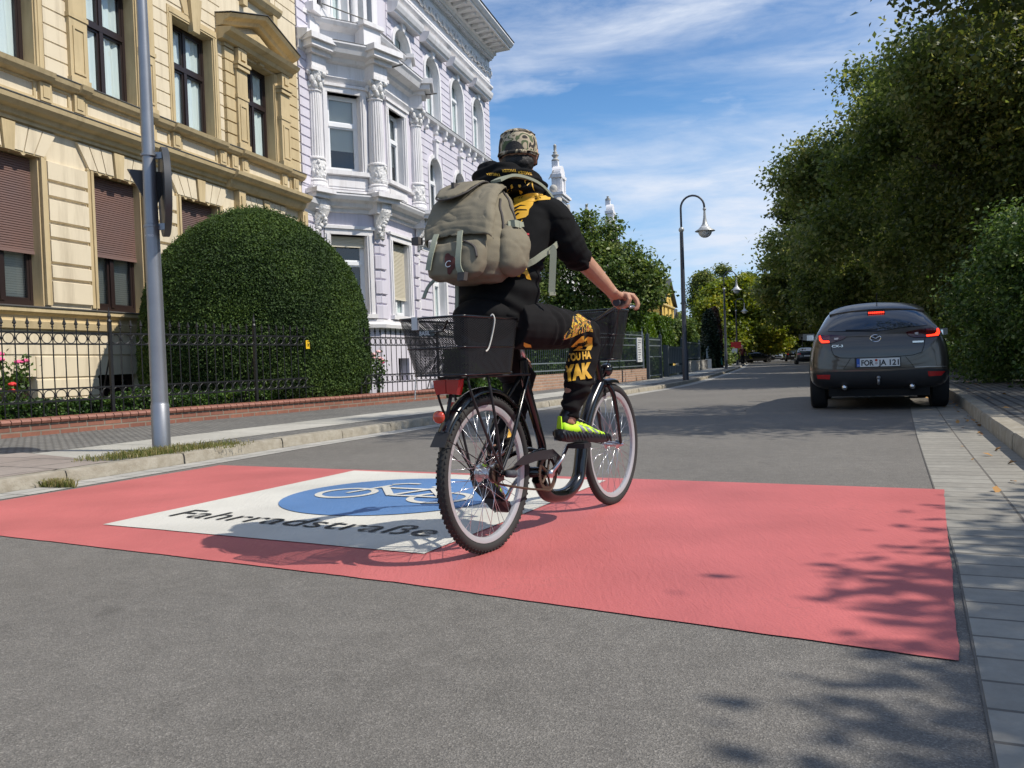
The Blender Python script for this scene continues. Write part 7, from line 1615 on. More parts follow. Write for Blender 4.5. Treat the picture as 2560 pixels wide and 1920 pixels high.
for s in (-1, 1):
    ell(mb, (.075, s * .032, .012), (.016, .02, .008), 12, 8, HM)
    # ear: rim and lobe
    mb.tube([HM @ Vector(p) for p in ((.005, s * .072, -.025), (-.012, s * .080, -.005), (-.018, s * .086, .018), (-.008, s * .086, .034), (.008, s * .080, .034), (.014, s * .076, .018))], [.008, .007, .0065, .0065, .006, .005], 8)
    ell(mb, (0, s * .077, .005), (.012, .006, .026), 10, 8, HM)
    # arms
    A = [(.33, s * .15, 1.455), (.36, s * .20, 1.37), (.395, s * .235, 1.275), (.47, s * .25, 1.228), (.58, s * .275, 1.155), (.675, s * .290, 1.098)]
    mb.tube(A, [.055, .048, .044, .043, .034, .026], 14)
    mb.tube([(.655, s * .292, 1.105), (.70, s * .291, 1.088), (.735, s * .295, 1.086)], [.027, .031, .028], 14, flat=(1.15, .75), up=(0, 0, 1))
    # palm
    mb.loft([[(x, s * (y + cy), z + cz) for y, z in ((-.030, -.012), (-.012, -.018), (.012, -.018), (.028, -.012), (.032, .004), (.016, .014), (-.012, .016), (-.032, .006))] for x, cy, cz in ((.685, .290, 1.090), (.71, .290, 1.090), (.745, .296, 1.090), (.775, .298, 1.088), (.795, .296, 1.082))])
    # fingers curl over the outside of the grip; index and middle lie towards the brake lever
    for i, (x, ln) in enumerate(((.728, .9), (.751, 1.0), (.773, 1.06), (.792, 1.0))):
        if i < 2: F_ = [(x, .318, 1.098), (x + .006, .335, 1.090), (x + .008, .343, 1.068), (x + .006, .332, 1.042), (x + .002, .312, 1.031), (x, .298, 1.033)]
        else: F_ = [(x, .316, 1.097), (x + .022, .335, 1.090), (x + .040, .346, 1.070), (x + .050, .350, 1.048), (x + .044, .345, 1.028), (x + .036, .337, 1.022)]
        mb.tube([(a, s * b, c) for a, b, c in F_], [.0105, .0105, .0092, .0088, .0078, .0062], 10)
        mb.sphere((F_[1][0], s * F_[1][1], F_[1][2] + .001), .0108, 8, 6)
    mb.tube([(a, s * b, c) for a, b, c in ((.715, .268, 1.088), (.745, .256, 1.075), (.770, .256, 1.053), (.785, .270, 1.036), (.79, .284, 1.032))], [.014, .012, .0105, .0095, .007], 10)
    # legs inside the trousers
    K_ = ((.10, -.10, .95), (.38, -.14, .93), (.645, -.155, .925), (.60, -.15, .78), (.545, -.132, .60), (.52, -.115, .50)) if s < 0 else ((.10, .10, .94), (.32, .12, .83), (.53, .13, .73), (.40, .135, .53), (.28, .14, .33), (.25, .14, .26))
    mb.tube(sp(K_, 4), [.075] * 4 + [.065] * 4 + [.055] * 4 + [.05] * 4 + [.035] * 5, 12)
# tendons and veins on the forearms
for s in (-1, 1):
    for o_ in (-.012, .004): mb.tube(sp([(.47, s * (.272 + o_), 1.258), (.55, s * (.288 + o_), 1.205), (.64, s * (.300 + o_), 1.142), (.70, s * (.30 + o_), 1.108)], 4), .0045, 6)
body = voxel(mb, 'body', M_skin, P_, .0046, 2, None, fac=.4)
for s in (-1, 1): mb = MB(); mb.sphere(HM @ Vector((.078, s * .031, .0)), .011, 10, 8); mb.build('eye', M_ww, P_, smooth=True)
# hoodie
mb = MB()
torso(mb, [((.10, 0, .955), .12, .150), ((.10, 0, .985), .145, .170), ((.125, 0, 1.05), .148, .175), ((.165, 0, 1.15), .142, .172), ((.21, 0, 1.25), .138, .18), ((.265, 0, 1.35), .142, .195), ((.305, 0, 1.43), .130, .195), ((.33, 0, 1.49), .105, .155), ((.34, 0, 1.535), .085, .11), ((.345, 0, 1.575), .075, .085)], 36)
for s in (-1, 1):
    mb.tube(sp([(.30, s * .11, 1.455), (.33, s * .165, 1.43), (.355, s * .205, 1.36), (.375, s * .228, 1.30), (.40, s * .238, 1.265), (.445, s * .246, 1.238)], 4), [.072] * 4 + [.076] * 4 + [.072] * 4 + [.068] * 4 + [.062] * 4 + [.056], 18)
    mb.tube([(.43, s * .243, 1.246), (.452, s * .247, 1.235), (.466, s * .25, 1.227)], [.060, .058, .054], 18)
# hood bunched round the neck and hanging behind
rg = []
for i in range(28):
    a = 2 * PI * i / 28; back = .5 - .5 * math.cos(a)   # a=pi is behind
    rg.append((.338 + (.086 + .035 * back) * math.cos(a) - .012 * back, (.096 + .026 * back) * math.sin(a) + .010, 1.568 + .036 * back + .030 * math.sin(a)))
mb.tube(rg, [.034 + .020 * (.5 - .5 * math.cos(2 * PI * i / 28)) for i in range(28)], 12, closed=True, flat=(1, 1.15))
ell(mb, (.225, .035, 1.60), (.075, .125, .052)); ell(mb, (.215, .03, 1.565), (.08, .13, .05)); ell(mb, (.24, .085, 1.63), (.065, .06, .042)); ell(mb, (.30, -.10, 1.53), (.07, .04, .04))
def folds(p):
    d = .006 * noise.noise(p * 9) + .0035 * noise.noise(p * 21 + Vector((3, 1, 2)))
    if abs(p.y) > .17 and p.z < 1.40:     # sleeve creases run round the arm
        d += .005 * math.sin((p.x * .5 - p.z) * 105 + 6 * noise.noise(p * 8)) * min(1, (abs(p.y) - .17) * 12) * (.5 + noise.noise(p * 5))
    if p.z < 1.22: d += .006 * math.sin(p.z * 85 + p.x * 30 + 6 * noise.noise(p * 5))
    if p.z > 1.52: d += .006 * math.sin(p.z * 150 + p.y * 22 + 4 * noise.noise(p * 7))
    d += .008 * max(0, noise.noise(Vector((p.x * 6, p.y * 10, p.z * 4)))) 
    return d
hood = voxel(mb, 'hoodie', M_hood, P_, .0062, 4, folds)
# trousers
mb = MB()
ell(mb, (.07, 0, .97), (.145, .150, .095)); ell(mb, (.03, 0, .99), (.13, .138, .075)); torso(mb, [((.08, 0, .93), .12, .145), ((.10, 0, 1.02), .12, .15), ((.11, 0, 1.07), .11, .145)])
for s, K_, rr in ((-1, [(.08, -.09, .95), (.22, -.115, .945), (.38, -.135, .935), (.53, -.15, .932), (.63, -.155, .915), (.642, -.153, .85), (.615, -.15, .78), (.585, -.145, .70), (.558, -.14, .64), (.540, -.130, .585), (.530, -.120, .530)], [.105, .104, .095, .083, .077, .073, .073, .072, .060, .046, .043]),
                  (1, [(.08, .09, .94), (.20, .11, .885), (.32, .12, .825), (.44, .13, .765), (.515, .13, .715), (.48, .132, .63), (.41, .135, .53), (.35, .138, .44), (.305, .14, .37), (.28, .14, .33)], [.105, .102, .092, .082, .076, .072, .070, .066, .052, .043])):
    mb.tube(K_, rr, 20)
def tfold(p):
    d = .005 * noise.noise(p * 10) + .003 * noise.noise(p * 24)
    if p.x > .3 and p.z < .9: d += (.0045 if p.z < .70 else .0015) * math.sin(p.z * 70 + p.x * 25 + 6 * noise.noise(p * 7))
    if p.z < .70: d += .004 * math.sin(p.z * 130 + 5 * noise.noise(p * 9))
    if .25 < p.x and p.z > .86: d += .005 * math.sin(p.x * 70 + p.z * 40 + 5 * noise.noise(p * 6))
    return d
trous = voxel(mb, 'trousers', M_trous, P_, .0062, 4, tfold)
def wbvh(o): return BVHTree.FromPolygons([v.co.copy() for v in o.data.vertices], [tuple(p.vertices) for p in o.data.polygons])
bh, bt_ = wbvh(hood), wbvh(trous)
cU, sU = math.cos(BR), math.sin(BR); VD = Vector((sU, cU, 0))     # the direction away from the viewer in this frame
def loc(a, D, b): dx_, dy_ = a - BO[0], D - BO[1]; return Vector((dx_ * cU + dy_ * sU, -dx_ * sU + dy_ * cU, b))
def printed(name, m, parent, bvh, poly=None, tris=None, D=2.4, off=.0025, step=.012, d=None):
    d = d or VD
    vs, fs = tris if tris else fill2d([Vector(p) for p in poly], step)
    out, ok = [], []
    for a, b in vs:
        o_ = loc(a, D, b) if d is VD else loc(a, 3.8, b) - d * 1.2
        h = bvh.ray_cast(o_, d); ok.append(h[0] is not None); out.append(h[0] - d * off if h[0] else Vector((0, 0, 0)))
    fs = [f for f in fs if all(ok[i] for i in f)]
    # drop faces stretched over a silhouette edge
    fs = [f for f in fs if max((out[f[i]] - out[f[i - 1]]).length for i in range(len(f))) < .05]
    if not fs: return None
    used = sorted({i for f in fs for i in f}); mp_ = {k: i for i, k in enumerate(used)}
    mb = MB(); mb.add([out[i] for i in used], [tuple(mp_[i] for i in f) for f in fs]); return mb.build(name, m, parent, smooth=True)
def subdiv_tris(vs, fs, L):
    vs = [tuple(v) for v in vs]; T = []
    for f in fs:
        for i in range(1, len(f) - 1): T.append((f[0], f[i], f[i + 1]))
    for _ in range(9):
        mid = {}; out = []; any_ = False
        for t in T:
            e = sorted(range(3), key=lambda i: -((vs[t[i]][0] - vs[t[(i + 1) % 3]][0]) ** 2 + (vs[t[i]][1] - vs[t[(i + 1) % 3]][1]) ** 2))[0]
            a, b, c = t[e], t[(e + 1) % 3], t[(e + 2) % 3]
            if math.hypot(vs[a][0] - vs[b][0], vs[a][1] - vs[b][1]) < L: out.append(t); continue
            any_ = True; k = (min(a, b), max(a, b))
            if k not in mid: vs.append(((vs[a][0] + vs[b][0]) / 2, (vs[a][1] + vs[b][1]) / 2)); mid[k] = len(vs) - 1
            out += [(a, mid[k], c), (mid[k], b, c)]
        T = out
        if not any_: break
    return vs, T
def densetext(t, size, bold, x0, z0, w_=None, slant=0, flip=False):
    vs, fs = text_mesh(t, size, bold); xm = max(v[0] for v in vs); k = w_ / xm if w_ else 1; ym = max(v[1] for v in vs)
    vs, fs = subdiv_tris(vs, fs, .010 / max(k, .2))
    V = [((xm - x if flip else x) * k + x0, (ym - y if flip else y) + z0 + slant * x) for x, y in vs]
    return V, fs
def A1(pts, x0, y0, a0, b0, k): return [(a0 + (x - x0) * k, b0 - (y - y0) * k - (x - x0) * k * -.0) for x, y in pts]
g = lambda pts: A1(pts, 1170, 370, .036, 1.505, .000333)
printed('pistol_print', M_gold, hood, bh, g([(1170, 375), (1240, 352), (1600, 315), (1652, 330), (1659, 350), (1640, 425), (1440, 442), (1165, 430)]), step=.01)
printed('fist_print', M_gold, hood, bh, g([(1150, 455), (1190, 436), (1300, 436), (1425, 446), (1410, 500), (1360, 560), (1345, 640), (1310, 672), (1180, 700), (1085, 655), (1075, 610), (1130, 520)]), step=.01, off=.003)
for pts in ([(1160, 520), (1250, 480), (1330, 500), (1250, 500), (1180, 545)], [(1120, 600), (1200, 545), (1320, 560), (1340, 575), (1210, 565), (1130, 625)], [(1130, 660), (1210, 600), (1240, 605), (1180, 650)], [(1440, 392), (1520, 395), (1520, 408), (1445, 405)], [(1245, 362), (1258, 360), (1240, 390), (1230, 392)], [(1275, 358), (1288, 356), (1270, 388), (1260, 390)], [(1440, 370), (1600, 345), (1600, 350), (1440, 376)]):
    printed('black_print_line', M_hood, hood, bh, g(pts), step=.01, off=.0048)
for pts in ([(1232, 240), (1262, 238), (1268, 262), (1250, 275), (1232, 265)], [(1240, 300), (1275, 305), (1290, 318), (1265, 335), (1250, 325)], [(1405, 180), (1420, 180), (1425, 250), (1445, 310), (1425, 290), (1410, 250)], [(1340, 245), (1375, 200), (1410, 205), (1380, 215), (1350, 250)], [(1310, 180), (1345, 175), (1325, 190), (1330, 220), (1318, 215)], [(1130, 250), (1150, 235), (1165, 270), (1140, 310)], [(1085, 310), (1110, 290), (1120, 320), (1085, 330)], [(1195, 830), (1190, 790), (1230, 740), (1265, 705), (1270, 715), (1220, 780), (1205, 845)]):
    printed('gold_splash_print', M_gold, hood, bh, g(pts), step=.01)
printed('lettering', M_redp, hood, bh, tris=densetext('6E', .048, .002, .046, 1.300, slant=-.1)); printed('lettering', M_gold, hood, bh, tris=densetext('A', .085, .006, .036, 1.150, .060, slant=-.2))
for i, (a0, b0) in enumerate(((-.080, 1.586), (-.012, 1.602), (.056, 1.594))): printed('lettering', M_gold, hood, bh, tris=densetext('YAKUZA', .0165, .0004, a0, b0, .062, slant=.22 if i < 1 else .02, flip=True), off=.004)
q_ = lambda pts: A1(pts, 970, 445, .2588, .8296, .0003386)
dt = Vector((.72, .69, 0)).normalized()
printed('lettering', M_gold, trous, bt_, tris=densetext('YOU HA', .047, .0022, .2588, .787, .112, slant=.06), off=.003); printed('lettering', M_gold, trous, bt_, tris=densetext('YAK', .092, .006, .247, .700, .125, slant=.06), off=.003)
printed('figure_print', M_gold, trous, bt_, q_([(1010, 380), (1060, 330), (1150, 250), (1190, 240), (1190, 300), (1250, 250), (1320, 262), (1325, 380), (1300, 430), (1060, 432), (1100, 400)]), step=.01, off=.003)
for pts in ([(1100, 340), (1190, 330), (1240, 300), (1260, 340), (1180, 380), (1120, 372)], [(1150, 395), (1200, 375), (1250, 385), (1230, 420), (1170, 415)]): printed('black_print_line', M_trous, trous, bt_, q_(pts), step=.01, off=.005)
def patchmat():
    m = mat('knee_pattern_print', (.6, .4, .03), .7); t = m.node_tree; c = N(t, 'ShaderNodeTexCoord'); v = N(t, 'ShaderNodeTexNoise', inp={'Scale': 26, 'Detail': 3, 'Distortion': 2.2}); t.links.new(c.outputs['Object'], v.inputs['Vector'])
    r = N(t, 'ShaderNodeValToRGB'); r.color_ramp.interpolation = 'CONSTANT'; e = r.color_ramp.elements; e[0].position = 0; e[0].color = (.012, .012, .013, 1); e[1].position = .47; e[1].color = (.68, .42, .03, 1)
    for p_, c_ in ((.56, (.012, .012, .013, 1)), (.60, (.5, .02, .03, 1)), (.66, (.75, .55, .18, 1)), (.72, (.012, .012, .012, 1))): k = e.new(p_); k.color = c_
    t.links.new(v.outputs[0], r.inputs[0]); t.links.new(r.outputs[0], bsdf(m).inputs['Base Color']); return m
M_knee = patchmat()
printed('knee_print', M_knee, trous, bt_, q_([(1050, -40), (1130, -60), (1270, 40), (1335, 190), (1250, 180), (1130, 215), (1010, 265), (880, 300), (900, 240), (1000, 120)]), step=.012, off=.003)
printed('figure_print', M_gold, trous, bt_, [(.055, .87), (.085, .86), (.095, .82), (.09, .78), (.06, .73), (.05, .80)], step=.012, off=.003)
printed('figure_print', M_gold, trous, bt_, [(-.02, .50), (.03, .52), (.06, .48), (.04, .46), (-.03, .45)], step=.012, off=.003)
# cap, hair, sunglasses
def camo():
    m = mat('camouflage_cloth', (.3, .25, .17), .85, bump=(200, .4, .001)); t = m.node_tree; c = N(t, 'ShaderNodeTexCoord'); v = N(t, 'ShaderNodeTexNoise', inp={'Scale': 12, 'Detail': 1.5, 'Distortion': 1.2}); t.links.new(c.outputs['Object'], v.inputs['Vector'])
    r = N(t, 'ShaderNodeValToRGB'); r.color_ramp.interpolation = 'CONSTANT'; e = r.color_ramp.elements; e[0].position = 0; e[0].color = (.02, .018, .016, 1); e[1].position = .43; e[1].color = (.13, .10, .065, 1)
    for p_, c_ in ((.48, (.42, .35, .25, 1)), (.56, (.085, .11, .05, 1)), (.61, (.42, .35, .25, 1)), (.66, (.03, .025, .02, 1))): k = e.new(p_); k.color = c_
    t.links.new(v.outputs[0], r.inputs[0]); t.links.new(r.outputs[0], bsdf(m).inputs['Base Color']); return m
M_camo = camo(); M_hair = mat('dark_hair', (.018, .014, .012), .6, bump=(160, .8, .004))
mb = MB(); rings = []
for z_, kx, ky in ((.006, .103, .087), (.02, .105, .089), (.055, .104, .087), (.085, .099, .082), (.106, .090, .074), (.118, .076, .062), (.127, .048, .038), (.130, .015, .012)): rings.append([HM @ Vector((-.002 + kx * math.cos(a), ky * math.sin(a), z_ + (.006 if math.cos(a) > 0 else -.0) )) for a in [2 * PI * j / 40 for j in range(40)]])
mb.loft(rings); cap = mb.build('cap', M_camo, P_, smooth=True, sharp=38)
mb = MB()
for z_, rr in ((.016, .0035), (.104, .0022)): mb.tube([HM @ Vector((-.002 + (.1065 if z_ < .1 else .0925) * math.cos(a), (.0905 if z_ < .1 else .0765) * math.sin(a), z_ + (.006 if math.cos(a) > 0 else 0))) for a in [2 * PI * j / 40 for j in range(40)]], rr, 6, closed=True)
mb.build('cap_seams', M_camo, cap, smooth=True)
mb = MB(); mb.loft([[HM @ Vector((x, y, z)) for x, y, z in ((.09, -.06, .022), (.10, 0, .03), (.09, .06, .022), (.09, .06, .016), (.10, 0, .022), (.09, -.06, .016))], [HM @ Vector((x, y, z)) for x, y, z in ((.145, -.055, .012), (.172, 0, .024), (.145, .055, .012), (.145, .055, .008), (.172, 0, .018), (.145, -.055, .008))]]); mb.build('cap_brim', M_camo, cap, smooth=True)
# opening with hair and strap at the back of the cap
mb = MB(); rings = []
for i in range(9):
    a = PI + (i - 4) * .125; hgt = .048 * math.sqrt(max(0, 1 - ((i - 4) / 4.2) ** 2)); rings.append([HM @ Vector((-.002 + .1085 * math.cos(a), .0925 * math.sin(a), z_)) for z_ in (.008, .008 + hgt * .5, .008 + hgt)])
k0 = len(mb.v)
for r_ in rings: mb.v += [tuple(p) for p in r_]
for i in range(8):
    for j in range(2): mb.f.append((i * 3 + j, (i + 1) * 3 + j, (i + 1) * 3 + j + 1, i * 3 + j + 1)); mb.mi.append(0)
mb.build('hair_in_opening', M_hair, cap, smooth=True)
mb = MB(); mb.tube([HM @ Vector((-.002 + .110 * math.cos(PI + (i - 6) * .1), .094 * math.sin(PI + (i - 6) * .1), .010)) for i in range(13)], .008, 6, flat=(.35, 1), up=(0, 0, 1)); mb.build('cap_strap', M_camo, cap, smooth=True)
mb = MB(); ell(mb, (-.022, 0, -.02), (.079, .074, .055), M=HM); ell(mb, (-.035, 0, -.055), (.05, .052, .035), M=HM); hr = voxel(mb, 'hair', M_hair, P_, .006, 3, lambda p: .003 * noise.noise(p * 60))
mb = MB(); mb.tube([HM @ Vector(p) for p in ((-.005, -.083, .022), (.04, -.084, .018), (.085, -.07, .012))], .0028, 6); mb.tube([HM @ Vector(p) for p in ((-.005, .083, .022), (.04, .084, .018), (.085, .07, .012))], .0028, 6)
for s in (-1, 1): mb.loft([[HM @ Vector((x, s * y, z)) for x, y, z in ((.092, .012, .018), (.096, .012, -.018), (.088, .045, -.02), (.084, .05, .016))], [HM @ Vector((x - .004, s * y, z)) for x, y, z in ((.07, .072, .014), (.07, .072, .012), (.068, .074, -.014), (.066, .076, .014))]])
mb.build('sunglasses', M_bblk, P_)
# shoes
M_neon = mat('neon_yellow_knit', (.52, .88, .02), .6, bump=(240, .3, .001)); bsdf(M_neon).inputs['Emission Color'].default_value = (.4, .8, 0, 1); bsdf(M_neon).inputs['Emission Strength'].default_value = 0
M_sole = mat('black_sole', (.018, .018, .02), .32); M_stripe = mat('grey_stripe', (.22, .23, .23), .4, metal=.3)
def shoe(ank, toe, roll, name='shoe'):
    """local: x heel->toe, z up, sole at z=0"""
    H = Vector(ank); T_ = Vector(toe); d = (T_ - H).normalized(); side = Vector((0, 0, 1)).cross(d).normalized(); up = d.cross(side); MS = Matrix((( d.x, side.x, up.x, H.x), (d.y, side.y, up.y, H.y), (d.z, side.z, up.z, H.z), (0, 0, 0, 1)))
    mb = MB(); S_ = [(-.005, .030, .030, .095, .0), (.02, .036, .028, .108, 0), (.06, .036, .028, .100, .0), (.10, .035, .028, .098, -.002), (.14, .038, .028, .090, -.004), (.18, .043, .028, .072, -.005), (.22, .044, .030, .058, -.003), (.26, .037, .032, .050, .0), (.288, .020, .034, .044, .003)]
    rings = []
    for x, w_, z0, z1, cy in S_:
        ring = []
        for i in range(16): a = 2 * PI * i / 16; z_ = (z0 + z1) / 2 + (z1 - z0) / 2 * math.sin(a); ring.append(MS @ Vector((x, cy + w_ * math.cos(a) * (1 - .28 * max(0, math.sin(a))), z_)))
        rings.append(ring)
    mb.loft(rings); sh = mb.build(name, M_neon, P_, smooth=True)
    md = sh.modifiers.new('s', 'SUBSURF'); md.levels = 1; bpy.context.view_layer.update(); freeze(sh)
    mb = MB(); rings = []
    for x, w_, z0, z1, cy in [(-.018, .022, .012, .05, 0), (-.008, .036, .004, .056, 0), (.02, .041, .0, .052, 0), (.07, .040, .001, .046, 0), (.12, .040, .003, .042, -.002), (.17, .045, .002, .040, -.004), (.22, .047, .002, .038, -.003), (.265, .040, .008, .038, 0), (.292, .024, .018, .040, .003), (.300, .01, .024, .036, .003)]:
        rings.append([MS @ Vector((x, cy + y * w_, z)) for y, z in ((-.9, z0), (-1.03, z0 + .012), (-1, z1), (-.8, z1 + .003), (.8, z1 + .003), (1, z1), (1.03, z0 + .012), (.9, z0))])
    mb.loft(rings)
    for i in range(15):     # wavy blades of the sole
        x = -.005 + i * .0195; w_ = .041 + .004 * math.exp(-((x - .2) / .06) ** 2)
        for s in (-1, 1): mb.tube([MS @ Vector(p) for p in ((x - .008, s * (w_ - .006), .046 + .006 * (i % 2)), (x + .001, s * (w_ + .001), .032), (x + .012, s * (w_ - .003), .010))], [.005, .0075, .004], 6)
    so_ = mb.build('sole', M_sole, sh, smooth=True, sharp=60)
    mb = MB()
    for i in range(3):
        x = .118 + i * .034; 
        for s in (-1,): mb.add([MS @ Vector(p) for p in ((x, s * .0405, .048), (x + .020, s * .0410, .048), (x + .002, s * .033, .078 - i * .006), (x - .018, s * .033, .078 - i * .006))], [(0, 1, 2, 3)])
    bs_ = wbvh(sh); V_ = []; F2 = []
    for i in range(3):
        x = .105 + i * .036; n_ = 5; k = len(V_)
        for j in range(n_ + 1):
            z_ = .046 + (.034 - i * .005) * j / n_
            for e in (0, .020):
                p = MS @ Vector((x + e - .024 * j / n_, -.12, z_)); dd = (MS.to_3x3() @ Vector((0, 1, 0))); h = bs_.ray_cast(p, dd); V_.append((h[0] - dd * .0015) if h[0] else MS @ Vector((x + e, -.04, z_)))
        for j in range(n_): F2.append((k + 2 * j, k + 2 * j + 1, k + 2 * j + 3, k + 2 * j + 2))
    MB().add(V_, F2).build('side_stripes', M_stripe, sh)
    mb = MB()
    for i in range(5): x = .10 + i * .022; z_ = .101 - i * .007; mb.tube([MS @ Vector(p) for p in ((x, -.022, z_ - .008), (x + .006, 0, z_ + .002), (x + .012, .02, z_ - .008))], .0022, 5)
    mb.tube([MS @ Vector(p) for p in ((.10, 0, .104), (.08, -.025, .112), (.11, -.04, .098), (.15, -.044, .085))], .002, 5)
    mb.build('laces', M_sole, sh)
    mb = MB(); mb.loft([[MS @ Vector((x + rx * math.cos(a), ry * math.sin(a), z)) for a in [2 * PI * i / 14 for i in range(14)]] for x, rx, ry, z in ((.045, .044, .031, .085), (.042, .046, .033, .106), (.046, .046, .036, .128), (.060, .044, .042, .150), (.068, .042, .040, .172))], caps=False); mb.build('ankle_collar', M_sole, sh, smooth=True)
    mb = MB(); mb.loft([[MS @ Vector(p) for p in ((-.008, -.02, .06), (-.010, 0, .06), (-.008, .02, .06), (-.004, .02, .06), (-.004, -.02, .06))], [MS @ Vector(p) for p in ((-.010, -.012, .116), (-.012, 0, .119), (-.010, .012, .116), (-.005, .012, .116), (-.005, -.012, .116))]]); mb.build('heel_tab', M_neon, sh)
    return sh
dR = Vector((.27, -.115, -.028)); hR = Vector((.475, -.095, .418)); shoe(hR, hR + dR, 0)
dL = Vector((.20, .03, -.14)); hL = Vector((.17, .15, .235)); shoe(hL, hL + dL, 0)
# ------------------------------------------------------------------ backpack worn by the rider (a thing of its own)
M_canv = mat('olive_grey_canvas', (.20, .173, .12), .9, var=(9, .5, (.14, .12, .082)), bump=(220, .6, .0015)); M_web = mat('pale_green_webbing', (.27, .285, .215), .8, bump=(300, .5, .001)); M_pipe = mat('dark_brown_piping', (.05, .042, .038), .7); M_padr = mat('dark_red_patch', (.085, .02, .016), .8)
BP_ = empty('backpack', BO, BR, 'olive grey canvas backpack with webbing straps and dark red patch on the cyclist back', 'backpack')
def sup(c, rx, ry, z, n=32, ex=3.2): return [(c[0] + rx * abs(math.cos(a)) ** (2 / ex) * (1 if math.cos(a) > 0 else -1), c[1] + ry * abs(math.sin(a)) ** (2 / ex) * (1 if math.sin(a) > 0 else -1), z) for a in [2 * PI * j / n for j in range(n)]]
def wr(p):
    return .006 * noise.noise(p * 11) + .004 * noise.noise(p * 26 + Vector((5, 2, 1))) - .003 * max(0, 1 - abs(noise.noise(Vector((p.x * 7, p.y * 5, p.z * 9))) * 7))
mb = MB(); mb.loft([sup((cx, cy), rx, ry, z) for cx, cy, rx, ry, z in ((-.01, -.01, .06, .10, 1.105), (-.03, -.01, .105, .135, 1.13), (-.04, -.01, .128, .150, 1.19), (-.04, -.01, .135, .152, 1.28), (-.025, -.01, .132, .148, 1.36), (.0, -.01, .118, .138, 1.44), (.03, -.01, .098, .122, 1.50), (.055, -.01, .07, .10, 1.545), (.07, -.01, .035, .06, 1.565))])
bag = voxel(mb, 'main_bag', M_canv, BP_, .0068, 3, wr)
mb = MB(); ell(mb, (.0, -.165, 1.255), (.098, .052, .125)); ell(mb, (.005, -.16, 1.20), (.095, .055, .075)); voxel(mb, 'side_pocket', M_canv, BP_, .0065, 2, wr)
mb = MB(); ell(mb, (.0, .150, 1.25), (.09, .045, .115)); voxel(mb, 'side_pocket', M_canv, BP_, .0065, 2, wr)
mb = MB(); mb.loft([sup((-.155, -.005), rx, ry, z, 28, 3) for rx, ry, z in ((.03, .09, 1.115), (.055, .118, 1.135), (.068, .128, 1.18), (.066, .128, 1.24), (.05, .122, 1.275), (.03, .115, 1.285))]); fp = voxel(mb, 'front_pocket', M_canv, BP_, .0065, 2, wr)
# big flap from the top over the rear, open at its lower edge
mb = MB(); prof = [(.085, 1.555, .085), (.03, 1.585, .115), (-.04, 1.565, .135), (-.105, 1.515, .150), (-.155, 1.44, .160), (-.180, 1.365, .165), (-.190, 1.305, .165)]
prof = [(a.x, a.z, a.y) for a in sp([(x, w_, z) for x, z, w_ in prof], 4)]
rings = []
for x, z, w_ in prof:
    t_ = [(-1.0, -.055), (-.97, -.022), (-.88, -.004), (-.5, .002), (0, .004), (.5, .002), (.88, -.004), (.97, -.022), (1.0, -.055)]; nx, nz = -.55, .8
    outr = [(x + nx * d, -.008 + w_ * q, z + nz * d * .6) for q, d in t_]; inr = [(x + nx * (d - .009), -.008 + w_ * q * .955, z + nz * (d - .009) * .6) for q, d in t_[::-1]]; rings.append(outr + inr)
mb.loft(rings); voxel(mb, 'top_flap', M_canv, BP_, .0058, 2, wr)
# lid tongue with handle slot
mb = MB(); rings = []
for x, z, w_ in ((.05, 1.578, .075), (.0, 1.60, .092), (-.05, 1.588, .098), (-.10, 1.560, .095), (-.145, 1.525, .078), (-.172, 1.503, .045), (-.180, 1.496, .015)):
    rings.append([(x, .03 + w_ * q, z + dz) for q, dz in ((-1, -.006), (-.8, .004), (0, .009), (.8, .004), (1, -.006), (.8, -.012), (0, -.006), (-.8, -.012))])
mb.loft(rings); lid = voxel(mb, 'lid', M_canv, BP_, .005, 2, lambda p: .003 * noise.noise(p * 20))
mb = MB(); mb.tube(sp([(.05, -.05, 1.575), (0, -.062, 1.590), (-.05, -.066, 1.578), (-.10, -.063, 1.548), (-.145, -.045, 1.514), (-.18, .0, 1.488), (-.182, .05, 1.486), (-.15, .10, 1.506), (-.08, .125, 1.552)], 5), .0042, 6); mb.build('lid_piping', M_pipe, lid, smooth=True)
mb = MB(); mb.box(-.13, -.07, .02, .034, 1.548, 1.580, Matrix.Translation((0, 0, -.003))); mb.build('grip_slot', M_pipe, lid)
bb = wbvh(bag); bfull = None
def onbag(pts, tgt, name, m, r_=.004, flat=None, off=.004, n=5, parent=None):
    out = []
    for p in sp([Vector(q) for q in pts], n):
        h = tgt.find_nearest(p); d_ = (p - h[0]); 
        out.append(h[0] + h[1] * off)
    mb = MB(); mb.tube(out, r_, 8, flat=flat); return mb.build(name, m, parent or BP_, smooth=True)
for i, pts in enumerate(([(-.03, -.15, 1.50), (-.06, -.16, 1.42), (-.065, -.165, 1.34), (-.06, -.17, 1.27), (-.065, -.17, 1.18)], [(.045, -.12, 1.55), (.035, -.14, 1.47), (.05, -.15, 1.42), (.075, -.15, 1.36), (.085, -.15, 1.30)], [(-.10, -.13, 1.46), (-.115, -.14, 1.40), (-.12, -.145, 1.36)])):
    onbag(pts, bb, 'zip_piping', M_pipe, .0052 if i != 2 else .007, (1, .55))
bf = wbvh(fp)
onbag([(-.20, -.06, 1.275), (-.215, -.085, 1.27), (-.21, -.115, 1.245), (-.20, -.125, 1.20)], bf, 'zip_piping', M_pipe, .0055, (1, .6))
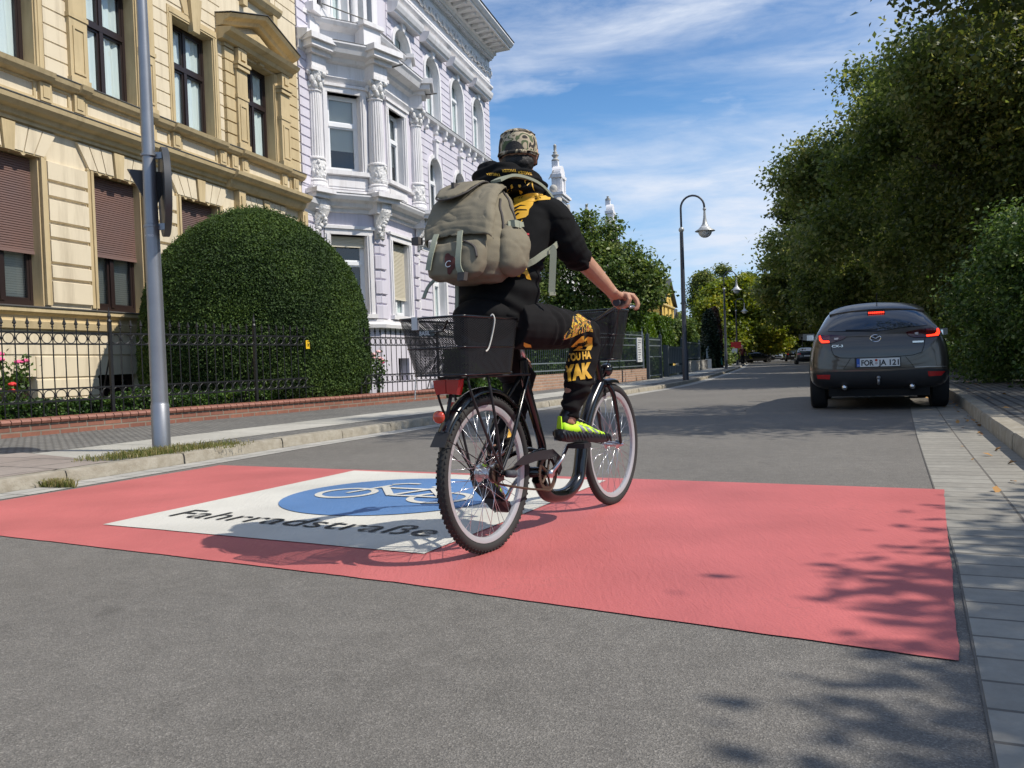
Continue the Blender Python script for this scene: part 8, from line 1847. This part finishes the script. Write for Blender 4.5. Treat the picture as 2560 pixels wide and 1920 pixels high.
def webb(pts, w_, name, thick=.0022, buckle=None, updir=None):
    P = sp([Vector(p) for p in pts], 4); mb = MB(); rings = []
    for i, p in enumerate(P):
        t = (P[min(i + 1, len(P) - 1)] - P[max(i - 1, 0)]).normalized(); sd = Vector(updir).cross(t).normalized() if updir else Vector((1, 0, 0)).cross(t).normalized(); nn = t.cross(sd)
        rings.append([p + sd * w_ / 2 + nn * thick, p - sd * w_ / 2 + nn * thick, p - sd * w_ / 2 - nn * thick, p + sd * w_ / 2 - nn * thick])
    mb.loft(rings); o = mb.build(name, M_web, BP_)
    if buckle:
        b = MB(); c_ = Vector(buckle); b.box(c_.x - .014, c_.x + .010, c_.y - .016, c_.y + .016, c_.z - .018, c_.z + .018); b.build('buckle', M_pipe, o)
    return o
webb([(-.200, -.045, 1.325), (-.218, -.050, 1.28), (-.232, -.058, 1.22), (-.232, -.066, 1.16), (-.215, -.076, 1.125)], .024, 'webbing_strap', buckle=(-.213, -.078, 1.118))
webb([(-.195, .075, 1.325), (-.215, .078, 1.28), (-.228, .08, 1.22), (-.226, .085, 1.16)], .024, 'webbing_strap')
webb([(-.055, -.178, 1.36), (-.01, -.195, 1.362), (.05, -.185, 1.372), (.09, -.165, 1.38)], .024, 'side_strap', updir=(0, 1, 0))
mb = MB(); mb.box(-.045, -.012, -.205, -.180, 1.345, 1.378); mb.box(-.005, .01, -.202, -.185, 1.345, 1.378); mb.build('side_buckle', M_web, BP_)
mb = MB(); mb.box(-.20, -.17, .165, .20, 1.29, 1.325); mb.build('side_buckle', M_pipe, BP_)
webb([(.06, -.06, 1.545), (.13, -.075, 1.575), (.21, -.095, 1.578), (.30, -.115, 1.56), (.38, -.125, 1.515), (.44, -.125, 1.44)], .058, 'shoulder_strap', .006, updir=(0, 0, 1)); webb([(.06, .06, 1.545), (.15, .085, 1.565), (.25, .12, 1.56), (.35, .13, 1.53), (.44, .13, 1.44)], .058, 'shoulder_strap', .006, updir=(0, 0, 1))
webb([(.045, -.150, 1.175), (.10, -.195, 1.20), (.16, -.215, 1.235), (.24, -.222, 1.27), (.34, -.20, 1.31)], .026, 'lower_strap', updir=(0, 1, 0))
webb([(.195, -.235, 1.268), (.198, -.245, 1.25), (.192, -.242, 1.17), (.185, -.238, 1.075)], .028, 'hanging_strap', updir=(.85, .526, 0))
mb = MB(); mb.box(-.015, .015, -.004, .004, -.014, .0, Matrix.Translation((.186, -.240, 1.078)) @ Matrix.Rotation(R(-35), 4, 'Z')); mb.build('strap_end', M_web, BP_)
webb([(-.10, .16, 1.14), (-.13, .17, 1.11), (-.155, .175, 1.065)], .016, 'loose_strap_end'); webb([(-.02, .10, 1.13), (-.04, .09, 1.05), (-.055, .085, .975)], .018, 'loose_strap_end')
# patch with the letter C
k = .000298; pq = lambda pts: A1(pts, 255, 1080, -.2459, 1.227, k)
printed('red_patch', M_padr, fp, bf, pq([(255, 1085), (285, 1078), (300, 1085), (330, 1120), (365, 1135), (395, 1170), (415, 1230), (400, 1310), (372, 1340), (360, 1380), (345, 1400), (310, 1380), (300, 1300), (270, 1260), (255, 1200), (245, 1130)]), step=.01, off=.003)
cpts = [(340, 1212), (318, 1200), (290, 1208), (275, 1235), (278, 1265), (300, 1285), (330, 1282), (342, 1270)]; P = sp([Vector((*p, 0)) for p in cpts], 3); Lp, Rp = [], []
for i, p in enumerate(P):
    t = (P[min(i + 1, len(P) - 1)] - P[max(i - 1, 0)]).normalized(); nn = Vector((-t.y, t.x, 0)) * 5; Lp.append((p + nn)[:2]); Rp.append((p - nn)[:2])
n_ = len(P); printed('letter_c', M_ww, fp, bf, tris=(pq(Lp + Rp), [(i, i + 1, n_ + i + 1, n_ + i) for i in range(n_ - 1)]), off=.006)

def lean(o):
    for v in o.data.vertices: z = 1.105 + (v.co.z - 1.105) * .905 + .008; v.co.x += (z - 1.31) * .26 + .012; v.co.y += -.012 + max(0, z - 1.25) * .22; v.co.z = z
    for c_ in KIDS.get(o.name, []): lean(c_)
for o in KIDS.get(BP_.name, []):
    if o.name.split('.')[0] not in ('shoulder_strap', 'lower_strap', 'hanging_strap', 'strap_end', 'loose_strap_end'): lean(o)
